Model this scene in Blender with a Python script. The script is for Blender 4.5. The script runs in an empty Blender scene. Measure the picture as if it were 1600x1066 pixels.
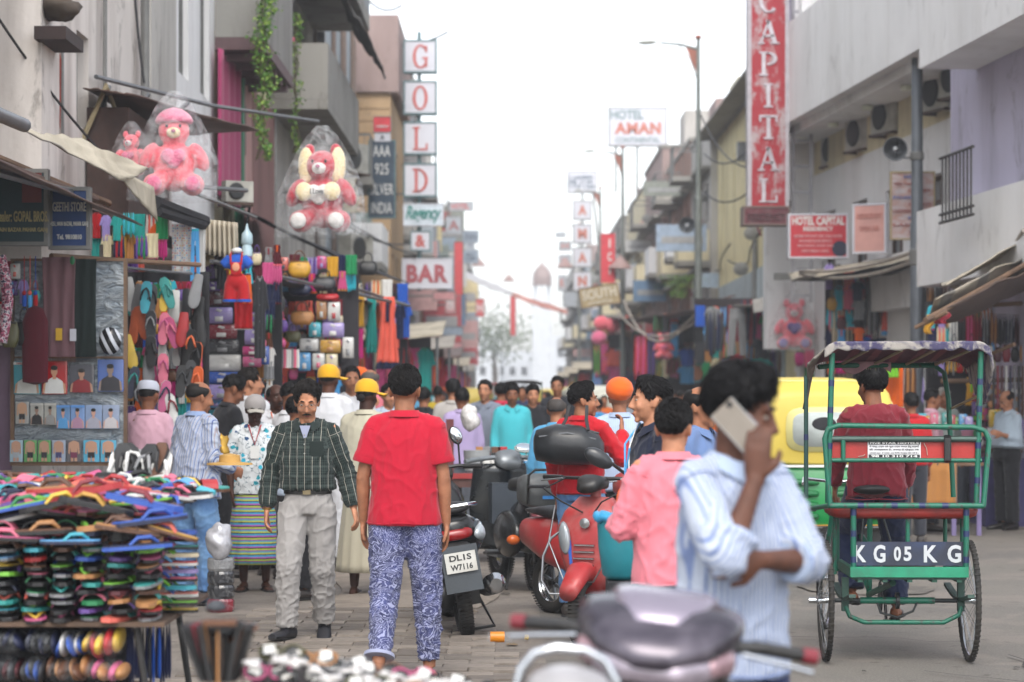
import bpy,math,random
import numpy as np
from math import sin,cos,pi,radians as R
from mathutils import Vector as V,Matrix,noise
random.seed(7)
S=bpy.context.scene
COL=S.collection
# ---------------------------------------------------------------- camera
F=3733.0;HOR=613.0;CH=1.6
cd=bpy.data.cameras.new('camera');cam=bpy.data.objects.new('camera',cd);COL.objects.link(cam)
cam.location=(0,0,CH);cam.rotation_euler=(R(90),0,0)
cd.sensor_width=36;cd.lens=36*F/1600;cd.shift_y=(HOR-533)/1600
cd.clip_start=.1;cd.clip_end=3000
cd.dof.use_dof=True;cd.dof.focus_distance=14.6;cd.dof.aperture_fstop=2.6;cd.dof.aperture_blades=9
S.camera=cam
# ---------------------------------------------------------------- sky and sun (bright milky overcast)
w=bpy.data.worlds.new('World');S.world=w;w.use_nodes=True
nt=w.node_tree;bg=nt.nodes['Background']
sky=nt.nodes.new('ShaderNodeTexSky');sky.sky_type='NISHITA';sky.sun_disc=False
sky.sun_elevation=R(50);sky.sun_rotation=R(182);sky.air_density=1.0;sky.dust_density=2.0;sky.ozone_density=1.0
hs=nt.nodes.new('ShaderNodeHueSaturation');hs.inputs['Saturation'].default_value=.25
nt.links.new(sky.outputs[0],hs.inputs['Color']);nt.links.new(hs.outputs[0],bg.inputs['Color'])
bg.inputs['Strength'].default_value=.15
sl=bpy.data.lights.new('sun','SUN');so=bpy.data.objects.new('sun',sl);COL.objects.link(so)
sl.energy=.6;sl.angle=R(26);sl.color=(1,.93,.82)
az=R(182);el=R(50)
so.rotation_euler=V((sin(az)*cos(el),cos(az)*cos(el),sin(el))).to_track_quat('Z','Y').to_euler()
S.view_settings.view_transform='Standard';S.view_settings.look='None';S.view_settings.gamma=1
S.view_settings.exposure=1.56;S.view_settings.use_curve_mapping=False
S.render.engine='CYCLES'
S.cycles.max_bounces=6;S.cycles.diffuse_bounces=3;S.cycles.glossy_bounces=2;S.cycles.transmission_bounces=4
S.cycles.transparent_max_bounces=12;S.cycles.volume_bounces=0;S.cycles.caustics_reflective=False;S.cycles.caustics_refractive=False
S.cycles.use_denoising=True;S.cycles.use_adaptive_sampling=True;S.cycles.adaptive_threshold=.02
S.cycles.sample_clamp_indirect=6
def P(px,py,Y):return V(((px-800)*Y/F,Y,CH+(HOR-py)*Y/F))
def PX(px,Y):return(px-800)*Y/F
def PZ(py,Y):return CH+(HOR-py)*Y/F
def DY(py):return F*CH/(py-HOR)
# ---------------------------------------------------------------- materials
MATS={}
def srgb(h):
 if isinstance(h,str):
  c=[int(h[i:i+2],16)/255 for i in(0,2,4)]
  return tuple(((x+.055)/1.055)**2.4 if x>.04 else x/12.92 for x in c)
 return tuple(h[:3])
class NT:
 def __init__(s,name):
  s.m=bpy.data.materials.new(name);s.m.use_nodes=True;s.t=s.m.node_tree
  s.b=s.t.nodes['Principled BSDF'];s.co=None
 def n(s,ty,**k):
  x=s.t.nodes.new(ty)
  for a,b in k.items():setattr(x,a,b)
  return x
 def l(s,a,b):s.t.links.new(a,b)
 def obj(s):
  if s.co is None:s.co=s.n('ShaderNodeTexCoord').outputs['Object']
  return s.co
 def attr(s,name='fab'):
  a=s.n('ShaderNodeAttribute');a.attribute_name=name;return a.outputs['Vector']
 def scale(s,co,v):
  m=s.n('ShaderNodeMapping');m.inputs['Scale'].default_value=v;s.l(co,m.inputs['Vector']);return m.outputs[0]
 def noise(s,sc,det=4,co=None,rough=.55,dist=0):
  x=s.n('ShaderNodeTexNoise');x.inputs['Scale'].default_value=sc;x.inputs['Detail'].default_value=det
  x.inputs['Roughness'].default_value=rough;x.inputs['Distortion'].default_value=dist
  s.l(co or s.obj(),x.inputs['Vector']);return x.outputs['Fac']
 def ramp(s,f,stops,const=False):
  r=s.n('ShaderNodeValToRGB');e=r.color_ramp
  if const:e.interpolation='CONSTANT'
  while len(e.elements)<len(stops):e.elements.new(.5)
  for q,(p,c)in zip(e.elements,stops):
   q.position=p;q.color=(*srgb(c),1)if not isinstance(c,(int,float))else(c,c,c,1)
  s.l(f,r.inputs[0]);return r.outputs[0]
 def mix(s,f,a,b,mode='MIX'):
  x=s.n('ShaderNodeMix',data_type='RGBA',blend_type=mode)
  for v,i in((f,0),(a,6),(b,7)):
   if hasattr(v,'links'):s.l(v,x.inputs[i])
   elif i==0:x.inputs[0].default_value=v
   else:x.inputs[i].default_value=(*srgb(v),1)
  return x.outputs[2]
 def math(s,op,a,b=0.0,c=0.0):
  x=s.n('ShaderNodeMath',operation=op)
  for v,i in((a,0),(b,1),(c,2)):
   if hasattr(v,'links'):s.l(v,x.inputs[i])
   else:x.inputs[i].default_value=v
  return x.outputs[0]
 def sep(s,v):
  x=s.n('ShaderNodeSeparateXYZ');s.l(v,x.inputs[0]);return x.outputs
 def bump(s,f,st,d=.01):
  x=s.n('ShaderNodeBump');x.inputs['Strength'].default_value=st;x.inputs['Distance'].default_value=d
  s.l(f,x.inputs['Height']);s.l(x.outputs[0],s.b.inputs['Normal'])
 def col(s,c):
  if hasattr(c,'links'):s.l(c,s.b.inputs['Base Color'])
  else:s.b.inputs['Base Color'].default_value=(*srgb(c),1)
 def done(s,rough=.6,metal=0,**k):
  s.b.inputs['Roughness'].default_value=rough;s.b.inputs['Metallic'].default_value=metal
  for a,b in k.items():s.b.inputs[a.replace('_',' ')].default_value=b
  return s.m
def M(name,c='808080',rough=.6,metal=0,var=.18,sc=6,bump=.15,bsc=60,dirt=None,damt=.5,**k):
 """plain worn surface: two tones of noise, optional dirt, fine relief"""
 if name in MATS:return MATS[name]
 n=NT(name);a=srgb(c)
 lo=tuple(x*(1-var)for x in a);hi=tuple(min(1,x*(1+var))for x in a)
 cc=n.mix(n.ramp(n.noise(sc,5),[(.3,0.0),(.7,1.0)]),lo,hi)
 if dirt:cc=n.mix(n.math('MULTIPLY',n.ramp(n.noise(sc*.6,6,dist=.6),[(.45,0.0),(.7,1.0)]),damt),cc,dirt)
 n.col(cc)
 if bump:n.bump(n.noise(bsc,3),bump,.004)
 MATS[name]=n.done(rough,metal,**k);return MATS[name]
def cloth(name,c,rough=.85,var=.08,bump=.25,c2=None):
 if name in MATS:return MATS[name]
 n=NT(name);a=srgb(c)
 cc=n.mix(n.noise(9,4),tuple(x*(1-var)for x in a),tuple(min(1,x*(1+var))for x in a))
 n.col(cc);n.bump(n.noise(260,2),bump,.002)
 MATS[name]=n.done(rough,0,Sheen_Weight=.15,Specular_IOR_Level=.25);return MATS[name]
def lines(n,u,period,width,soft=0,off=0):
 """1 on a line of WIDTH in every PERIOD of u"""
 f=n.math('FRACT',n.math('ADD',n.math('DIVIDE',u,period),off+100))
 return n.math('LESS_THAN',f,width/period)
# ---------------------------------------------------------------- mesh builder
class MB:
 def __init__(s):s.v=[];s.f=[];s.m=[]
 def add(s,vs,fs,m=0):
  o=len(s.v);s.v.extend([tuple(x)for x in vs]);s.f.extend([tuple(i+o for i in f)for f in fs])
  s.m.extend([m]*len(fs));return s
 def box(s,c,d,rot=None,m=0,taper=1):
  x,y,z=d[0]/2,d[1]/2,d[2]/2;t=taper
  vs=[V(p)for p in((-x,-y,-z),(x,-y,-z),(x,y,-z),(-x,y,-z),(-x*t,-y*t,z),(x*t,-y*t,z),(x*t,y*t,z),(-x*t,y*t,z))]
  if rot is not None:vs=[rot@q for q in vs]
  c=V(c);return s.add([q+c for q in vs],[(0,3,2,1),(4,5,6,7),(0,1,5,4),(1,2,6,5),(2,3,7,6),(3,0,4,7)],m)
 def b2(s,lo,hi,m=0):
  return s.box([(a+b)/2 for a,b in zip(lo,hi)],[abs(b-a)for a,b in zip(lo,hi)],None,m)
 def loft(s,rings,m=0,caps=True,closed=False):
  k=len(rings[0]);vs=[p for r in rings for p in r];fs=[];n=len(rings)
  for i in range(n if closed else n-1):
   a=i*k;b=((i+1)%n)*k
   for j in range(k):
    j2=(j+1)%k;fs.append((a+j,a+j2,b+j2,b+j))
  if caps and not closed:fs.append(tuple(range(k-1,-1,-1)));fs.append(tuple((n-1)*k+j for j in range(k)))
  return s.add(vs,fs,m)
 def tube(s,pts,r,n=8,m=0,closed=False,flat=1.0,upv=None):
  pts=[V(p)for p in pts];N=len(pts);rs=r if isinstance(r,(list,tuple))else[r]*N
  rings=[];u=None
  for i,p in enumerate(pts):
   if closed:t=pts[(i+1)%N]-pts[i-1]
   else:t=pts[min(i+1,N-1)]-pts[max(i-1,0)]
   t.normalize()
   if u is None:
    a=V(upv)if upv else(V((0,0,1))if abs(t.z)<.9 else V((1,0,0)))
    u=(a-t*a.dot(t)).normalized()
   else:u=(u-t*u.dot(t)).normalized()
   w_=t.cross(u)
   rings.append([p+(u*cos(2*pi*j/n)*flat+w_*sin(2*pi*j/n))*rs[i]for j in range(n)])
  return s.loft(rings,m,True,closed)
 def cyl(s,a,b,r,n=12,m=0,r2=None):return s.tube([a,b],[r,r if r2 is None else r2],n,m)
 def ell(s,c,r,nu=12,nv=8,rot=None,m=0,fn=None):
  c=V(c);r=(r,r,r)if isinstance(r,(int,float))else r;vs=[];fs=[]
  for i in range(nv+1):
   th=pi*i/nv
   for j in range(nu):
    ph=2*pi*j/nu;q=V((sin(th)*cos(ph)*r[0],sin(th)*sin(ph)*r[1],cos(th)*r[2]))
    if fn:q=fn(q)
    if rot is not None:q=rot@q
    vs.append(c+q)
  for i in range(nv):
   for j in range(nu):
    a=i*nu+j;b=i*nu+(j+1)%nu;fs.append((a,a+nu,b+nu,b))
  return s.add(vs,fs,m)
 def lathe(s,prof,c=(0,0,0),rot=None,n=16,m=0,caps=True):
  c=V(c);rings=[]
  for r,z in prof:
   ring=[V((r*cos(2*pi*j/n),r*sin(2*pi*j/n),z))for j in range(n)]
   if rot is not None:ring=[rot@q for q in ring]
   rings.append([q+c for q in ring])
  return s.loft(rings,m,caps)
 def prism(s,poly,M4,t,m=0):
  """2-D polygon in the local xy plane of M4, extruded t along local z"""
  k=len(poly);vs=[M4@V((x,y,0))for x,y in poly]+[M4@V((x,y,t))for x,y in poly]
  fs=[tuple(range(k-1,-1,-1)),tuple(range(k,2*k))]+[(i,(i+1)%k,k+(i+1)%k,k+i)for i in range(k)]
  return s.add(vs,fs,m)
 def sheet(s,fn,nu,nv,th=.004,m=0,m2=None):
  """solid thin sheet: fn(u,v)->point"""
  g=[[V(fn(i/nu,j/nv))for i in range(nu+1)]for j in range(nv+1)];W=nu+1;N=W*(nv+1)
  nr=[]
  for j in range(nv+1):
   for i in range(nu+1):
    a=g[j][min(i+1,nu)]-g[j][max(i-1,0)];b=g[min(j+1,nv)][i]-g[max(j-1,0)][i]
    q=a.cross(b);nr.append(q.normalized()if q.length>1e-9 else V((0,0,1)))
  fl=[p for r in g for p in r]
  vs=[p+q*th/2 for p,q in zip(fl,nr)]+[p-q*th/2 for p,q in zip(fl,nr)]
  f1=[];f2=[]
  for j in range(nv):
   for i in range(nu):
    a=j*W+i;f1.append((a,a+1,a+1+W,a+W));f2.append((N+a,N+a+W,N+a+1+W,N+a+1))
  ed=[(i,i+1)for i in range(nu)]+[(j*W+nu,(j+1)*W+nu)for j in range(nv)]+[(nv*W+i+1,nv*W+i)for i in range(nu-1,-1,-1)]+[((j+1)*W,j*W)for j in range(nv-1,-1,-1)]
  f3=[(b,a,N+a,N+b)for a,b in ed]
  o=len(s.v);s.add(vs,f1+f3,m)
  s.f.extend([tuple(i+o for i in f)for f in f2]);s.m.extend([m if m2 is None else m2]*len(f2));return s
 def move(s,M4,a=0):
  for i in range(a,len(s.v)):s.v[i]=tuple(M4@V(s.v[i]))
  return s
 def mesh(s,name,mats=(),smooth=False):
  me=bpy.data.meshes.new(name);me.from_pydata(s.v,[],s.f)
  for x in(mats if isinstance(mats,(list,tuple))else[mats]):me.materials.append(x)
  if any(s.m):me.polygons.foreach_set('material_index',s.m)
  if smooth:me.polygons.foreach_set('use_smooth',[True]*len(s.f))
  me.update()
  if smooth and smooth!=2:me.set_sharp_from_angle(angle=R(40))
  return me
def props(o,label=None,cat=None,group=None,kind=None):
 if label:o['label']=label
 if cat:o['category']=cat
 if group:o['group']=group
 if kind:o['kind']=kind
 return o
def root(name,label,cat,loc=(0,0,0),rz=0,group=None,kind=None):
 o=bpy.data.objects.new(name,None);COL.objects.link(o);o.location=loc;o.rotation_euler=(0,0,rz)
 o.empty_display_size=.1
 return props(o,label,cat,group,kind)
def part(name,mb,mats,parent=None,smooth=False,world=False,label=None,kind=None):
 """mesh object; WORLD: vertices are in world space, shifted into the parent's frame (roots without rotation)"""
 if isinstance(mb,MB):
  if world and parent is not None:
   off=V((0,0,0));q=parent
   while q is not None:off+=V(q.location);q=q.parent
   mb.v=[(x-off.x,y-off.y,z-off.z)for x,y,z in mb.v]
  me=mb.mesh(name,mats,smooth)
 else:me=mb
 o=bpy.data.objects.new(name,me);COL.objects.link(o)
 if parent is not None:o.parent=parent
 return props(o,label,kind=kind)
def one(name,mb,mats,label,cat,group=None,smooth=False,kind=None,at=None):
 """a thing that is one mesh, vertices given in world space; origin put at its base"""
 if at is None:
  a=np.array(mb.v);at=((a[:,0].min()+a[:,0].max())/2,(a[:,1].min()+a[:,1].max())/2,a[:,2].min())
 at=V(at);mb.v=[(x-at.x,y-at.y,z-at.z)for x,y,z in mb.v]
 o=part(name,mb,mats,None,smooth);o.location=at
 return props(o,label,cat,group,kind)
def dup(o,parent=None,**k):
 c=o.copy();COL.objects.link(c);c.parent=parent
 for ch in o.children:dup(ch,c)
 if k:props(c,**k)
 return c
def RX(a):return Matrix.Rotation(a,4,'X')
def RY(a):return Matrix.Rotation(a,4,'Y')
def RZ(a):return Matrix.Rotation(a,4,'Z')
def T(x,y=0,z=0):return Matrix.Translation(V(x)if isinstance(x,(tuple,list,V))else V((x,y,z)))
TS=bpy.data.scenes.new('scratch');TVL=TS.view_layers[0]
def evalmesh(o):
 TS.collection.objects.link(o);TVL.update()
 me=bpy.data.meshes.new_from_object(o.evaluated_get(TVL.depsgraph));TS.collection.objects.unlink(o)
 return me
def remesh(mb,voxel,name,it=4,fac=.5):
 me=mb.mesh(name);o=bpy.data.objects.new('tmp_'+name,me)
 a=o.modifiers.new('r','REMESH');a.mode='VOXEL';a.voxel_size=voxel
 b=o.modifiers.new('s','SMOOTH');b.factor=fac;b.iterations=it
 r=evalmesh(o);bpy.data.objects.remove(o);bpy.data.meshes.remove(me)
 r.polygons.foreach_set('use_smooth',[True]*len(r.polygons));r.name=name;return r
TXT={}
def text_mb(s,w,h,th=.004,bold=0.0,shear=0.0,space=1.0,keep=False):
 """text mesh centred at 0 in the xz plane facing -y, scaled to w x h"""
 k=(s,bold,shear,space)
 if k not in TXT:
  c=bpy.data.curves.new('t','FONT');c.body=s;c.offset=bold;c.shear=shear;c.space_character=space;c.resolution_u=3
  c.extrude=.05;c.align_x='CENTER'
  o=bpy.data.objects.new('t',c);me=evalmesh(o)
  vs=np.array([v.co[:]for v in me.vertices])if len(me.vertices)else np.zeros((1,3))
  TXT[k]=(vs,[tuple(p.vertices)for p in me.polygons]);bpy.data.objects.remove(o)
 vs,fs=TXT[k];mn=vs.min(0);mx=vs.max(0);d=np.maximum(mx-mn,1e-6);c0=(mn+mx)/2
 sx=w/d[0];sz=h/d[1]
 if keep:sx=sz=min(sx,sz)
 b=MB();b.add([((x-c0[0])*sx,-(z/.05)*th/2,(y-c0[1])*sz)for x,y,z in vs],fs);return b
# ---------------------------------------------------------------- people
SKIN={}
def skin(tone):
 k='skin_'+tone
 if k not in MATS:
  c={'light':'a9765a','mid':'94644a','brown':'7a4e38','dark':'553528','deep':'42281f'}[tone]
  n=NT(k);a=srgb(c)
  n.col(n.mix(n.ramp(n.noise(16,5),[(.35,0.0),(.65,1.0)]),tuple(x*.78 for x in a),tuple(x*1.14 for x in a)))
  n.bump(n.noise(150,4),.3,.002)
  MATS[k]=n.done(.58,0,Subsurface_Weight=.06,Specular_IOR_Level=.3)
  n.b.inputs['Subsurface Radius'].default_value=(.02,.008,.004)
 return MATS[k]
def hairmat(c='0b0a0a'):
 k='hair_'+c
 if k not in MATS:
  n=NT(k);a=srgb(c);st=n.noise(1,3,n.scale(n.obj(),(220,160,30)))
  n.col(n.mix(st,tuple(x*.6 for x in a),tuple(min(1,x*1.7)for x in a)));n.bump(st,.5,.006)
  MATS[k]=n.done(.6,0,Specular_IOR_Level=.22)
 return MATS[k]
def dirv(v):return V(v).normalized()
def skeleton(H,pose):
 s=H/1.72;J={'s':s}
 lean=pose.get('lean',0);side=pose.get('side',0);tw=pose.get('twist',0)
 up=V((sin(side),-sin(lean)*cos(side),cos(lean)*cos(side)))
 rt=RZ(tw).to_3x3()@V((cos(side),0,-sin(side)))
 fw=up.cross(rt).normalized()*1
 if fw.y>0:fw=-fw
 legs=pose.get('legs',{});d0={'thigh':(0,0,-1),'shin':(0,.04,-1),'toe':(0,-1,0)}
 P0=V((0,0,0));J['up']=up;J['rt']=rt;J['fw']=fw
 low=9
 for k,sg in(('L',1),('R',-1)):
  q=dict(d0);q['thigh']=(sg*.02,0,-1);q['toe']=(sg*.25,-1,0);q.update(legs.get(k,{}))
  hip=P0+V((sg*.088*s,0,-.04*s));kn=hip+dirv(q['thigh'])*.42*s;an=kn+dirv(q['shin'])*.40*s
  J['hip'+k]=hip;J['kn'+k]=kn;J['an'+k]=an;J['toe'+k]=dirv(q['toe'])
  low=min(low,an.z-q.get('lift',0)if False else an.z)
 lift=pose.get('pelvis_z');dz=(lift if lift is not None else-low+.085*s)
 off=V((0,0,dz))
 for k in 'LR':
  for b in('hip','kn','an'):J[b+k]=J[b+k]+off
 P0=P0+off;J['pel']=P0
 J['chest']=P0+up*.30*s;J['shc']=P0+up*.442*s;J['neck']=P0+up*.515*s
 hy,hp,hr=pose.get('head',(0,0,0))
 hu=(up+V((0,0,1.2))).normalized()
 Hc=J['neck']+hu*.116*s+V((sin(hy),-cos(hy),0))*.018*s+V((0,-1,0))*sin(max(0,lean))*.06*s
 J['head']=T(Hc)@RZ(hy)@RX(hp)@RY(hr)@Matrix.Scale(s*1.02,4)
 for k,sg in(('L',1),('R',-1)):
  sh=J['shc']+rt*(sg*.156*s*pose.get('shw',1));J['sh'+k]=sh
  a=pose.get('arms',{}).get(k,{});u=a.get('u',(sg*.16,.03,-1));f=a.get('f',(sg*.04,-.16,-1))
  el=sh+dirv(u)*.285*s;wr=el+dirv(f)*.25*s
  if 'toh' in a:a=dict(a);a['to']=(J['head']@V(a['toh']))/s;a['h']=J['head'].to_3x3()@V(a['h']);a['n']=J['head'].to_3x3()@V(a['n'])
  if 'to' in a:
   tg=V(a['to'])*s;d=tg-sh;L1,L2=.285*s,.25*s;D=min(d.length,(L1+L2)*.995);tg=sh+d.normalized()*D;d.normalize()
   ca=(L1*L1+D*D-L2*L2)/(2*L1*D);ca=max(-1,min(1,ca));pv=V(a.get('pole',(sg*.4,.3,-1)));pv=(pv-d*pv.dot(d)).normalized()
   el=sh+d*L1*ca+pv*L1*math.sqrt(1-ca*ca);wr=tg;f=wr-el
  J['el'+k]=el;J['wr'+k]=wr;J['hd'+k]=dirv(a.get('h',f));J['hn'+k]=V(a.get('n',(-sg,.2,.1)));J['curl'+k]=a.get('curl',.35)
 return J
def ring(c,r1,r2,a,b,n=16,e=1.0):
 out=[]
 for j in range(n):
  t=2*pi*j/n;x=cos(t);y=sin(t)
  if e!=1:x=math.copysign(abs(x)**e,x);y=math.copysign(abs(y)**e,y)
  out.append(c+a*(x*r1)+b*(y*r2))
 return out
def torso(mb,J,secs,e=.85):
 """secs: (height along spine from pelvis, half width, half depth, forward shift)"""
 s=J['s'];rings=[]
 for z,a,b,f in secs:
  up=J['up']if z>0 else V((0,0,1));rt=V((1,0,0)).lerp(J['rt'],min(1,max(0,z/.4)))
  rings.append(ring(J['pel']+up*(z*s)+J['fw']*(f*s),a*s,b*s,rt,J['fw'],18,e))
 mb.loft(rings)
def hand(mb,J,k,lod):
 s=J['s'];w=J['wr'+k];d=J['hd'+k];n=J['hn'+k];n=(n-d*n.dot(d)).normalized();x=d.cross(n)
 sg=1 if k=='L' else-1;x=x*sg
 c=J['curl'+k]
 pl=[ring(w+d*(t*s),a*s,b*s,x,n,10,.9)for t,a,b in((-.01,.026,.02),(.02,.034,.017),(.055,.041,.015),(.09,.042,.012),(.1,.036,.008))]
 mb.loft(pl)
 if lod>2:mb.ell(w+d*.13*s+n*.01*s,(.035*s,.035*s,.045*s),8,6);return
 for i in range(4):
  base=w+d*(.088*s)+x*((.031-.0205*i)*s);L=(.072,.08,.075,.058)[i]*s;q=d.copy();pts=[base];p=base
  for j,fr in enumerate((.42,.32,.26)):
   ang=c*(.55+.3*j)+.06*i*c;q=(q*cos(ang)+n*sin(ang)).normalized();p=p+q*L*fr;pts.append(p)
  mb.tube(pts,[.0098*s,.0092*s,.0085*s,.0065*s],7)
 t0=w+d*.025*s+x*.028*s;t1=t0+(d*.7+x*.65+n*.25).normalized()*.042*s;t2=t1+(d*.95+x*.15+n*(.2+c*.4)).normalized()*.04*s
 mb.tube([t0,t1,t2],[.014*s,.012*s,.009*s],8)
def body_mesh(J,lod,kind,fat=1.0,bare=True):
 mb=MB();s=J['s']
 torso(mb,J,[(-.09,.12,.09,0),(0,.15*fat,.1*fat,0),(.12,.13*fat,.09*fat,.005),(.25,.14,.1,0),(.38,.155,.1,-.005),(.44,.135,.08,-.01),(.485,.07,.06,-.01)])
 Hm=J['head'];hc=Hm.translation
 nb=J['neck']-J['up']*.06*s;mb.tube([nb,J['neck'],Hm@V((0,.012,-.03))],[.066*s,.056*s,.051*s],12)
 for k in 'LR':
  mb.tube([J['sh'+k],J['sh'+k].lerp(J['el'+k],.4),J['el'+k]],[.05*s,.047*s,.037*s],10)
  mb.tube([J['el'+k],J['el'+k].lerp(J['wr'+k],.3),J['wr'+k]],[.038*s,.038*s,.026*s],10)
  mb.ell(J['el'+k],.038*s,8,6);mb.ell(J['sh'+k],.052*s,8,6)
  hand(mb,J,k,lod)
  mb.tube([J['hip'+k],J['kn'+k]],[.075*s,.052*s],10)
  mb.tube([J['kn'+k],J['kn'+k].lerp(J['an'+k],.35),J['an'+k]],[.05*s,.054*s,.034*s],10)
  a=J['an'+k];t=J['toe'+k];r_=t.cross(V((0,0,1))).normalized();u=r_.cross(t).normalized()
  mb.loft([ring(a+t*(x*s)-V((0,0,1))*(z*s),w_*s,h*s,r_,u,10)for x,z,w_,h in((-.065,.05,.026,.026),(-.03,.04,.036,.04),(.03,.045,.036,.034),(.09,.06,.04,.022),(.14,.067,.038,.016),(.17,.07,.028,.01))])
 hb=MB()
 hb.ell((0,.012,.03),(.074,.093,.086),20,14)
 hb.ell((0,-.028,-.018),(.064,.066,.088),18,12)
 hb.ell((0,-.028,-.064),(.054,.054,.042),14,10);hb.ell((0,-.072,-.098),(.02,.016,.017),10,8)
 if kind=='f':pass
 if lod<4:
  hb.tube([(0,-.088,.022),(0,-.1,-.004),(0,-.112,-.03),(0,-.1,-.036)],[.0075,.0095,.013,.01],8)
  for g in(1,-1):
   hb.ell((g*.012,-.099,-.033),(.009,.011,.008),8,6)
   hb.ell((g*.03,-.081,.03),(.026,.012,.008),10,6);hb.ell((g*.039,-.068,-.028),(.022,.018,.022),10,8)
   hb.ell((g*.073,.008,-.008),(.009,.02,.033),8,8,RZ(g*-.35).to_3x3())
   hb.ell((g*.077,.016,.002),(.007,.018,.025),8,8,RZ(g*-.5).to_3x3())
   hb.ell((g*.031,-.08,-.0015),(.015,.008,.0045),8,6)
  hb.ell((0,-.09,-.062),(.023,.009,.0065),10,6);hb.ell((0,-.088,-.073),(.019,.009,.007),10,6)
 hb.move(Hm);mb.add(hb.v,hb.f)
 return remesh(mb,{0:.0062,1:.0072,2:.0095,3:.013,4:.02}[lod],'person',3 if lod<2 else 2)
def hairshell(J,prof,th=.012,lump=.006,nu=40,nv=14,lift=(0,0,0),freq=22,quiff=0.0,seed=0,tuft=0):
 """hair cap in head space; PROF: azimuth degrees (0 front, 180 back) -> lower limit in degrees from the crown"""
 az_=[p[0]for p in prof];tl=[p[1]for p in prof];vs=[];fs=[]
 for j in range(nu):
  ph=-180+360*j/nu;lim=np.interp(abs(ph),az_,tl)+3*noise.noise(V((ph*.12,seed,3)))
  for i in range(nv+1):
   f=i/nv;th_=R(lim*f);a=R(ph)
   d=V((sin(th_)*sin(a),-sin(th_)*cos(a),cos(th_)))
   e=1-f**6;front=max(0,cos(a))*sin(th_)
   rr=th*e*(.4+.6*max(0,d.z))*(1+.6*front*quiff)+lump*e*noise.noise(V((d.x*freq*.5,d.y*freq*.3,d.z*freq*.5+seed)))-.004*(1-e)
   q=V((d.x*(.076+rr),d.y*(.095+rr),d.z*(.088+rr)))+V((0,.012,.03))
   if quiff:q+=V((0,-.015*quiff*front,.02*quiff*front*e))
   vs.append(q)
 for j in range(nu):
  for i in range(nv):
   a=j*(nv+1)+i;b=((j+1)%nu)*(nv+1)+i;fs.append((a,a+1,b+1,b))
 fs.append(tuple(((j*(nv+1))+nv)for j in range(nu)))
 mb=MB();mb.add(vs,fs)
 q=random.Random(int(seed*100)+5)
 for k in range(tuft):
  ph=q.uniform(-180,180);lim=np.interp(abs(ph),az_,tl);f=q.random()**.6;a=R(ph);t0=R(lim*f)-.12;L=q.uniform(.22,.42);pts=[]
  sw=.35*sin(a*2+seed)+q.gauss(0,.08+lump*6);up_=q.random()*(.0015+lump*.35)
  for i in range(4):
   tt=max(.02,min(t0+L*i/3,R(lim)+.05));aa=a+sw*i/3;d=V((sin(tt)*sin(aa),-sin(tt)*cos(aa),cos(tt)));e=1-min(1,tt/R(lim))**6;front=max(0,cos(aa))*sin(tt)
   rr=th*e*(.4+.6*max(0,d.z))*(1+.6*front*quiff)+.0008+up_*(i+.5)*e
   p=V((d.x*(.076+rr),d.y*(.095+rr),d.z*(.088+rr)))+V((0,.012,.03))
   if quiff:p+=V((0,-.015*quiff*front,.02*quiff*front*e))
   pts.append(p)
  mb.tube(pts,[.0025,.003,.0026,.0005],3)
 return mb.move(J['head'])
SHORT=[(0,50),(30,54),(48,70),(62,98),(78,112),(92,96),(110,100),(125,122),(180,128)]
FRINGE=[(0,62),(30,65),(46,74),(60,96),(76,112),(90,94),(108,98),(125,122),(180,130)]
def garment(J,secs,sleeve,lod,fat=1.0,name='shirt',loose=0.0,cuff=.04,wr=.006,hem_flare=0,seed=0,up=1.0):
 s=J['s'];mb=MB();torso(mb,J,secs)
 for k in 'LR':
  sh,el,w_=J['sh'+k],J['el'+k],J['wr'+k]
  mb.ell(sh+V((0,0,-.008))*s,.06*s*up,12,8)
  top=J['shc'].lerp(sh,.45)+J['up']*.028*s
  mb.tube([J['neck']-J['up']*.035*s,top,sh],[.048*s,.05*s,.057*s],12)
  if sleeve<=1:
   e=sh.lerp(el,sleeve);mb.tube([sh,sh.lerp(el,sleeve*.5),e],[.062*s,(.06+loose)*s,(.058+loose)*s],14)
  else:
   q=sleeve-1;e=el.lerp(w_,q)
   mb.tube([sh,sh.lerp(el,.5),el],[.06*s,(.056+loose)*s,(.05+loose)*s],14)
   mb.ell(el,(.0525+loose)*s,10,8)
   mb.tube([el,el.lerp(e,.5),e.lerp(el,.08),e],[(.052+loose)*s,(.047+loose)*s,(cuff+.004+loose)*s,cuff*s],14)
 me=remesh(mb,{0:.0095,1:.011,2:.016,3:.024,4:.03}[lod],name,5 if lod<3 else 2)
 if lod<3:wrinkle(me,J,wr,seed,[('sh','el'),('el','wr')])
 return me
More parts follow.
